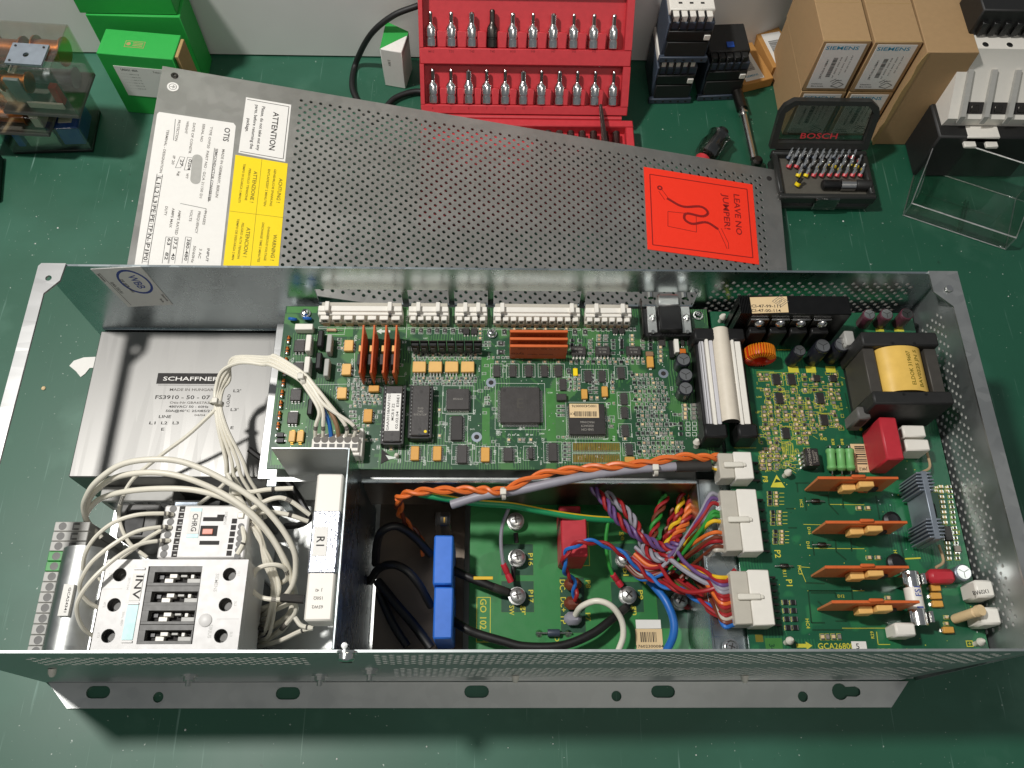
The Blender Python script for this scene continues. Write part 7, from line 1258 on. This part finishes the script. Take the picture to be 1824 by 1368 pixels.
for k in range(8): b = MB(); b.box(366+k*9, 463, 106, 371+k*9, 466.5, 118, 'black_pl', .5); b.build('terminal_finger', E_)
# clear plastic tray
A_, B_ = at(1608, 384, 0), at(1790, 445, 0); ang = math.degrees(math.atan2(B_.y-A_.y, B_.x-A_.x)); M_ = rot_at(A_.x, A_.y, ang); w = (B_-A_).length; d, h, t = 56, 30, 1.0; E_ = empty('clear_tray', M_ @ Vector((w/2, d/2, 0)), 'empty clear plastic tray on the bench at the right', 'tray')
for nm, bx in (('tray_floor', (0, 0, .3, w, d, .3+t)), ('tray_wall', (0, 0, .3+t, w, t, h*.55)), ('tray_wall', (0, d-t, .3+t, w, d, h+10)), ('tray_wall', (0, t, .3+t, t, d-t, h)), ('tray_wall', (w-t, t, .3+t, w, d-t, h))): b = MB(); b.M = M_; b.box(*bx, 'clear_pl', .2); b.build(nm, E_)
for x in (w*.52, w*.55): b = MB(); b.M = M_; b.box(x, t, .3+t, x+.8, d*.6, 5, 'clear_pl', .1); b.build('tray_rib', E_)
for z, y in ((h*.55, 0), (h+10, d-t)): b = MB(); b.M = M_; b.tube([(0, y+.5, z), (w, y+.5, z)], .7, 'edge_glint', 6, 2); b.build('tray_rim', E_)  # rims in a whiter, less clear material that imitates bright highlights
for x, y, z in ((0, 0, h*.55), (w, 0, h*.55), (0, d, h+10), (w, d, h+10)): b = MB(); b.M = M_; b.tube([(x, y, .5), (x, y, z)], .6, 'edge_glint', 6, 2); b.build('tray_edge_glint', E_)  # tubes added along the corners to imitate highlights on the plastic
for pa_, pb_ in (((0, 0, h*.55), (0, d, h+10)), ((w, 0, h*.55), (w, d, h+10)), ((0, 0, .8), (w, 0, .8)), ((0, d, .8), (w, d, .8)), ((0, 0, .8), (0, d, .8)), ((w, 0, .8), (w, d, .8))): b = MB(); b.M = M_; b.tube([pa_, pb_], .45, 'edge_glint', 6, 2); b.build('tray_edge_glint', E_)  # more added tubes imitating highlights, along the slopes and floor edges
b = MB(); b.M = M_; b.box(8, d*.5, 1.4, w-14, d*.5+.4, 1.7, 'clear_old'); b.build('score_line', E_)
# scraps on the bench
q = [at(*c, .2) for c in ((104, 262), (136, 244), (141, 250), (112, 267))]; b = MB(); b.plate([(v.x, v.y) for v in q][::-1], [], .1, .9, 'paper'); b.build('label_scrap', None, 'small white label scrap in front of the clear relays', 'scrap')
q = [at(*c, .2) for c in ((124, 652), (132, 643), (150, 637), (172, 636), (172, 655), (160, 656), (152, 666), (144, 672), (136, 662))]; b = MB(); b.plate([(v.x, v.y) for v in q][::-1], [], .1, .7, 'paper'); b.build('torn_paper', None, 'torn white paper scrap under the open left end of the drive unit', 'scrap')
q = [at(*c, .2) for c in ((42, 1197), (42, 1202), (64, 1201))]; b = MB(); b.plate([(v.x, v.y) for v in q], [], .1, .6, 'paper'); b.build('paper_sliver', None, 'white paper sliver at the lower left by the front wall', 'scrap')
p = at(78, 692, 0); b = MB(); b.lathe((p.x, p.y, .1), [(1.2, 0), (1.6, .6), (.7, 1.3)], 'label_tan', 7); b.build('crumb', None, 'tan crumb on the bench under the left rim', 'crumb')
b = MB()
for u, v in ((65, 386), (87, 426), (103, 406), (63, 434), (236, 358), (1502, 394), (1712, 448), (1796, 528), (985, 1325), (905, 1332), (1240, 1345), (600, 1352), (760, 1330), (330, 1300)): p = at(u, v, 0); b.lathe((p.x, p.y, .05), [(random.uniform(.3, .8), 0), (.25, .5)], 'paper', 5)
b.build('dust_specks', None, 'loose white dust specks scattered over the green bench', 'dust', None, 'stuff')
for o in (o for o in bpy.data.objects if o.name.startswith('dust')): pass
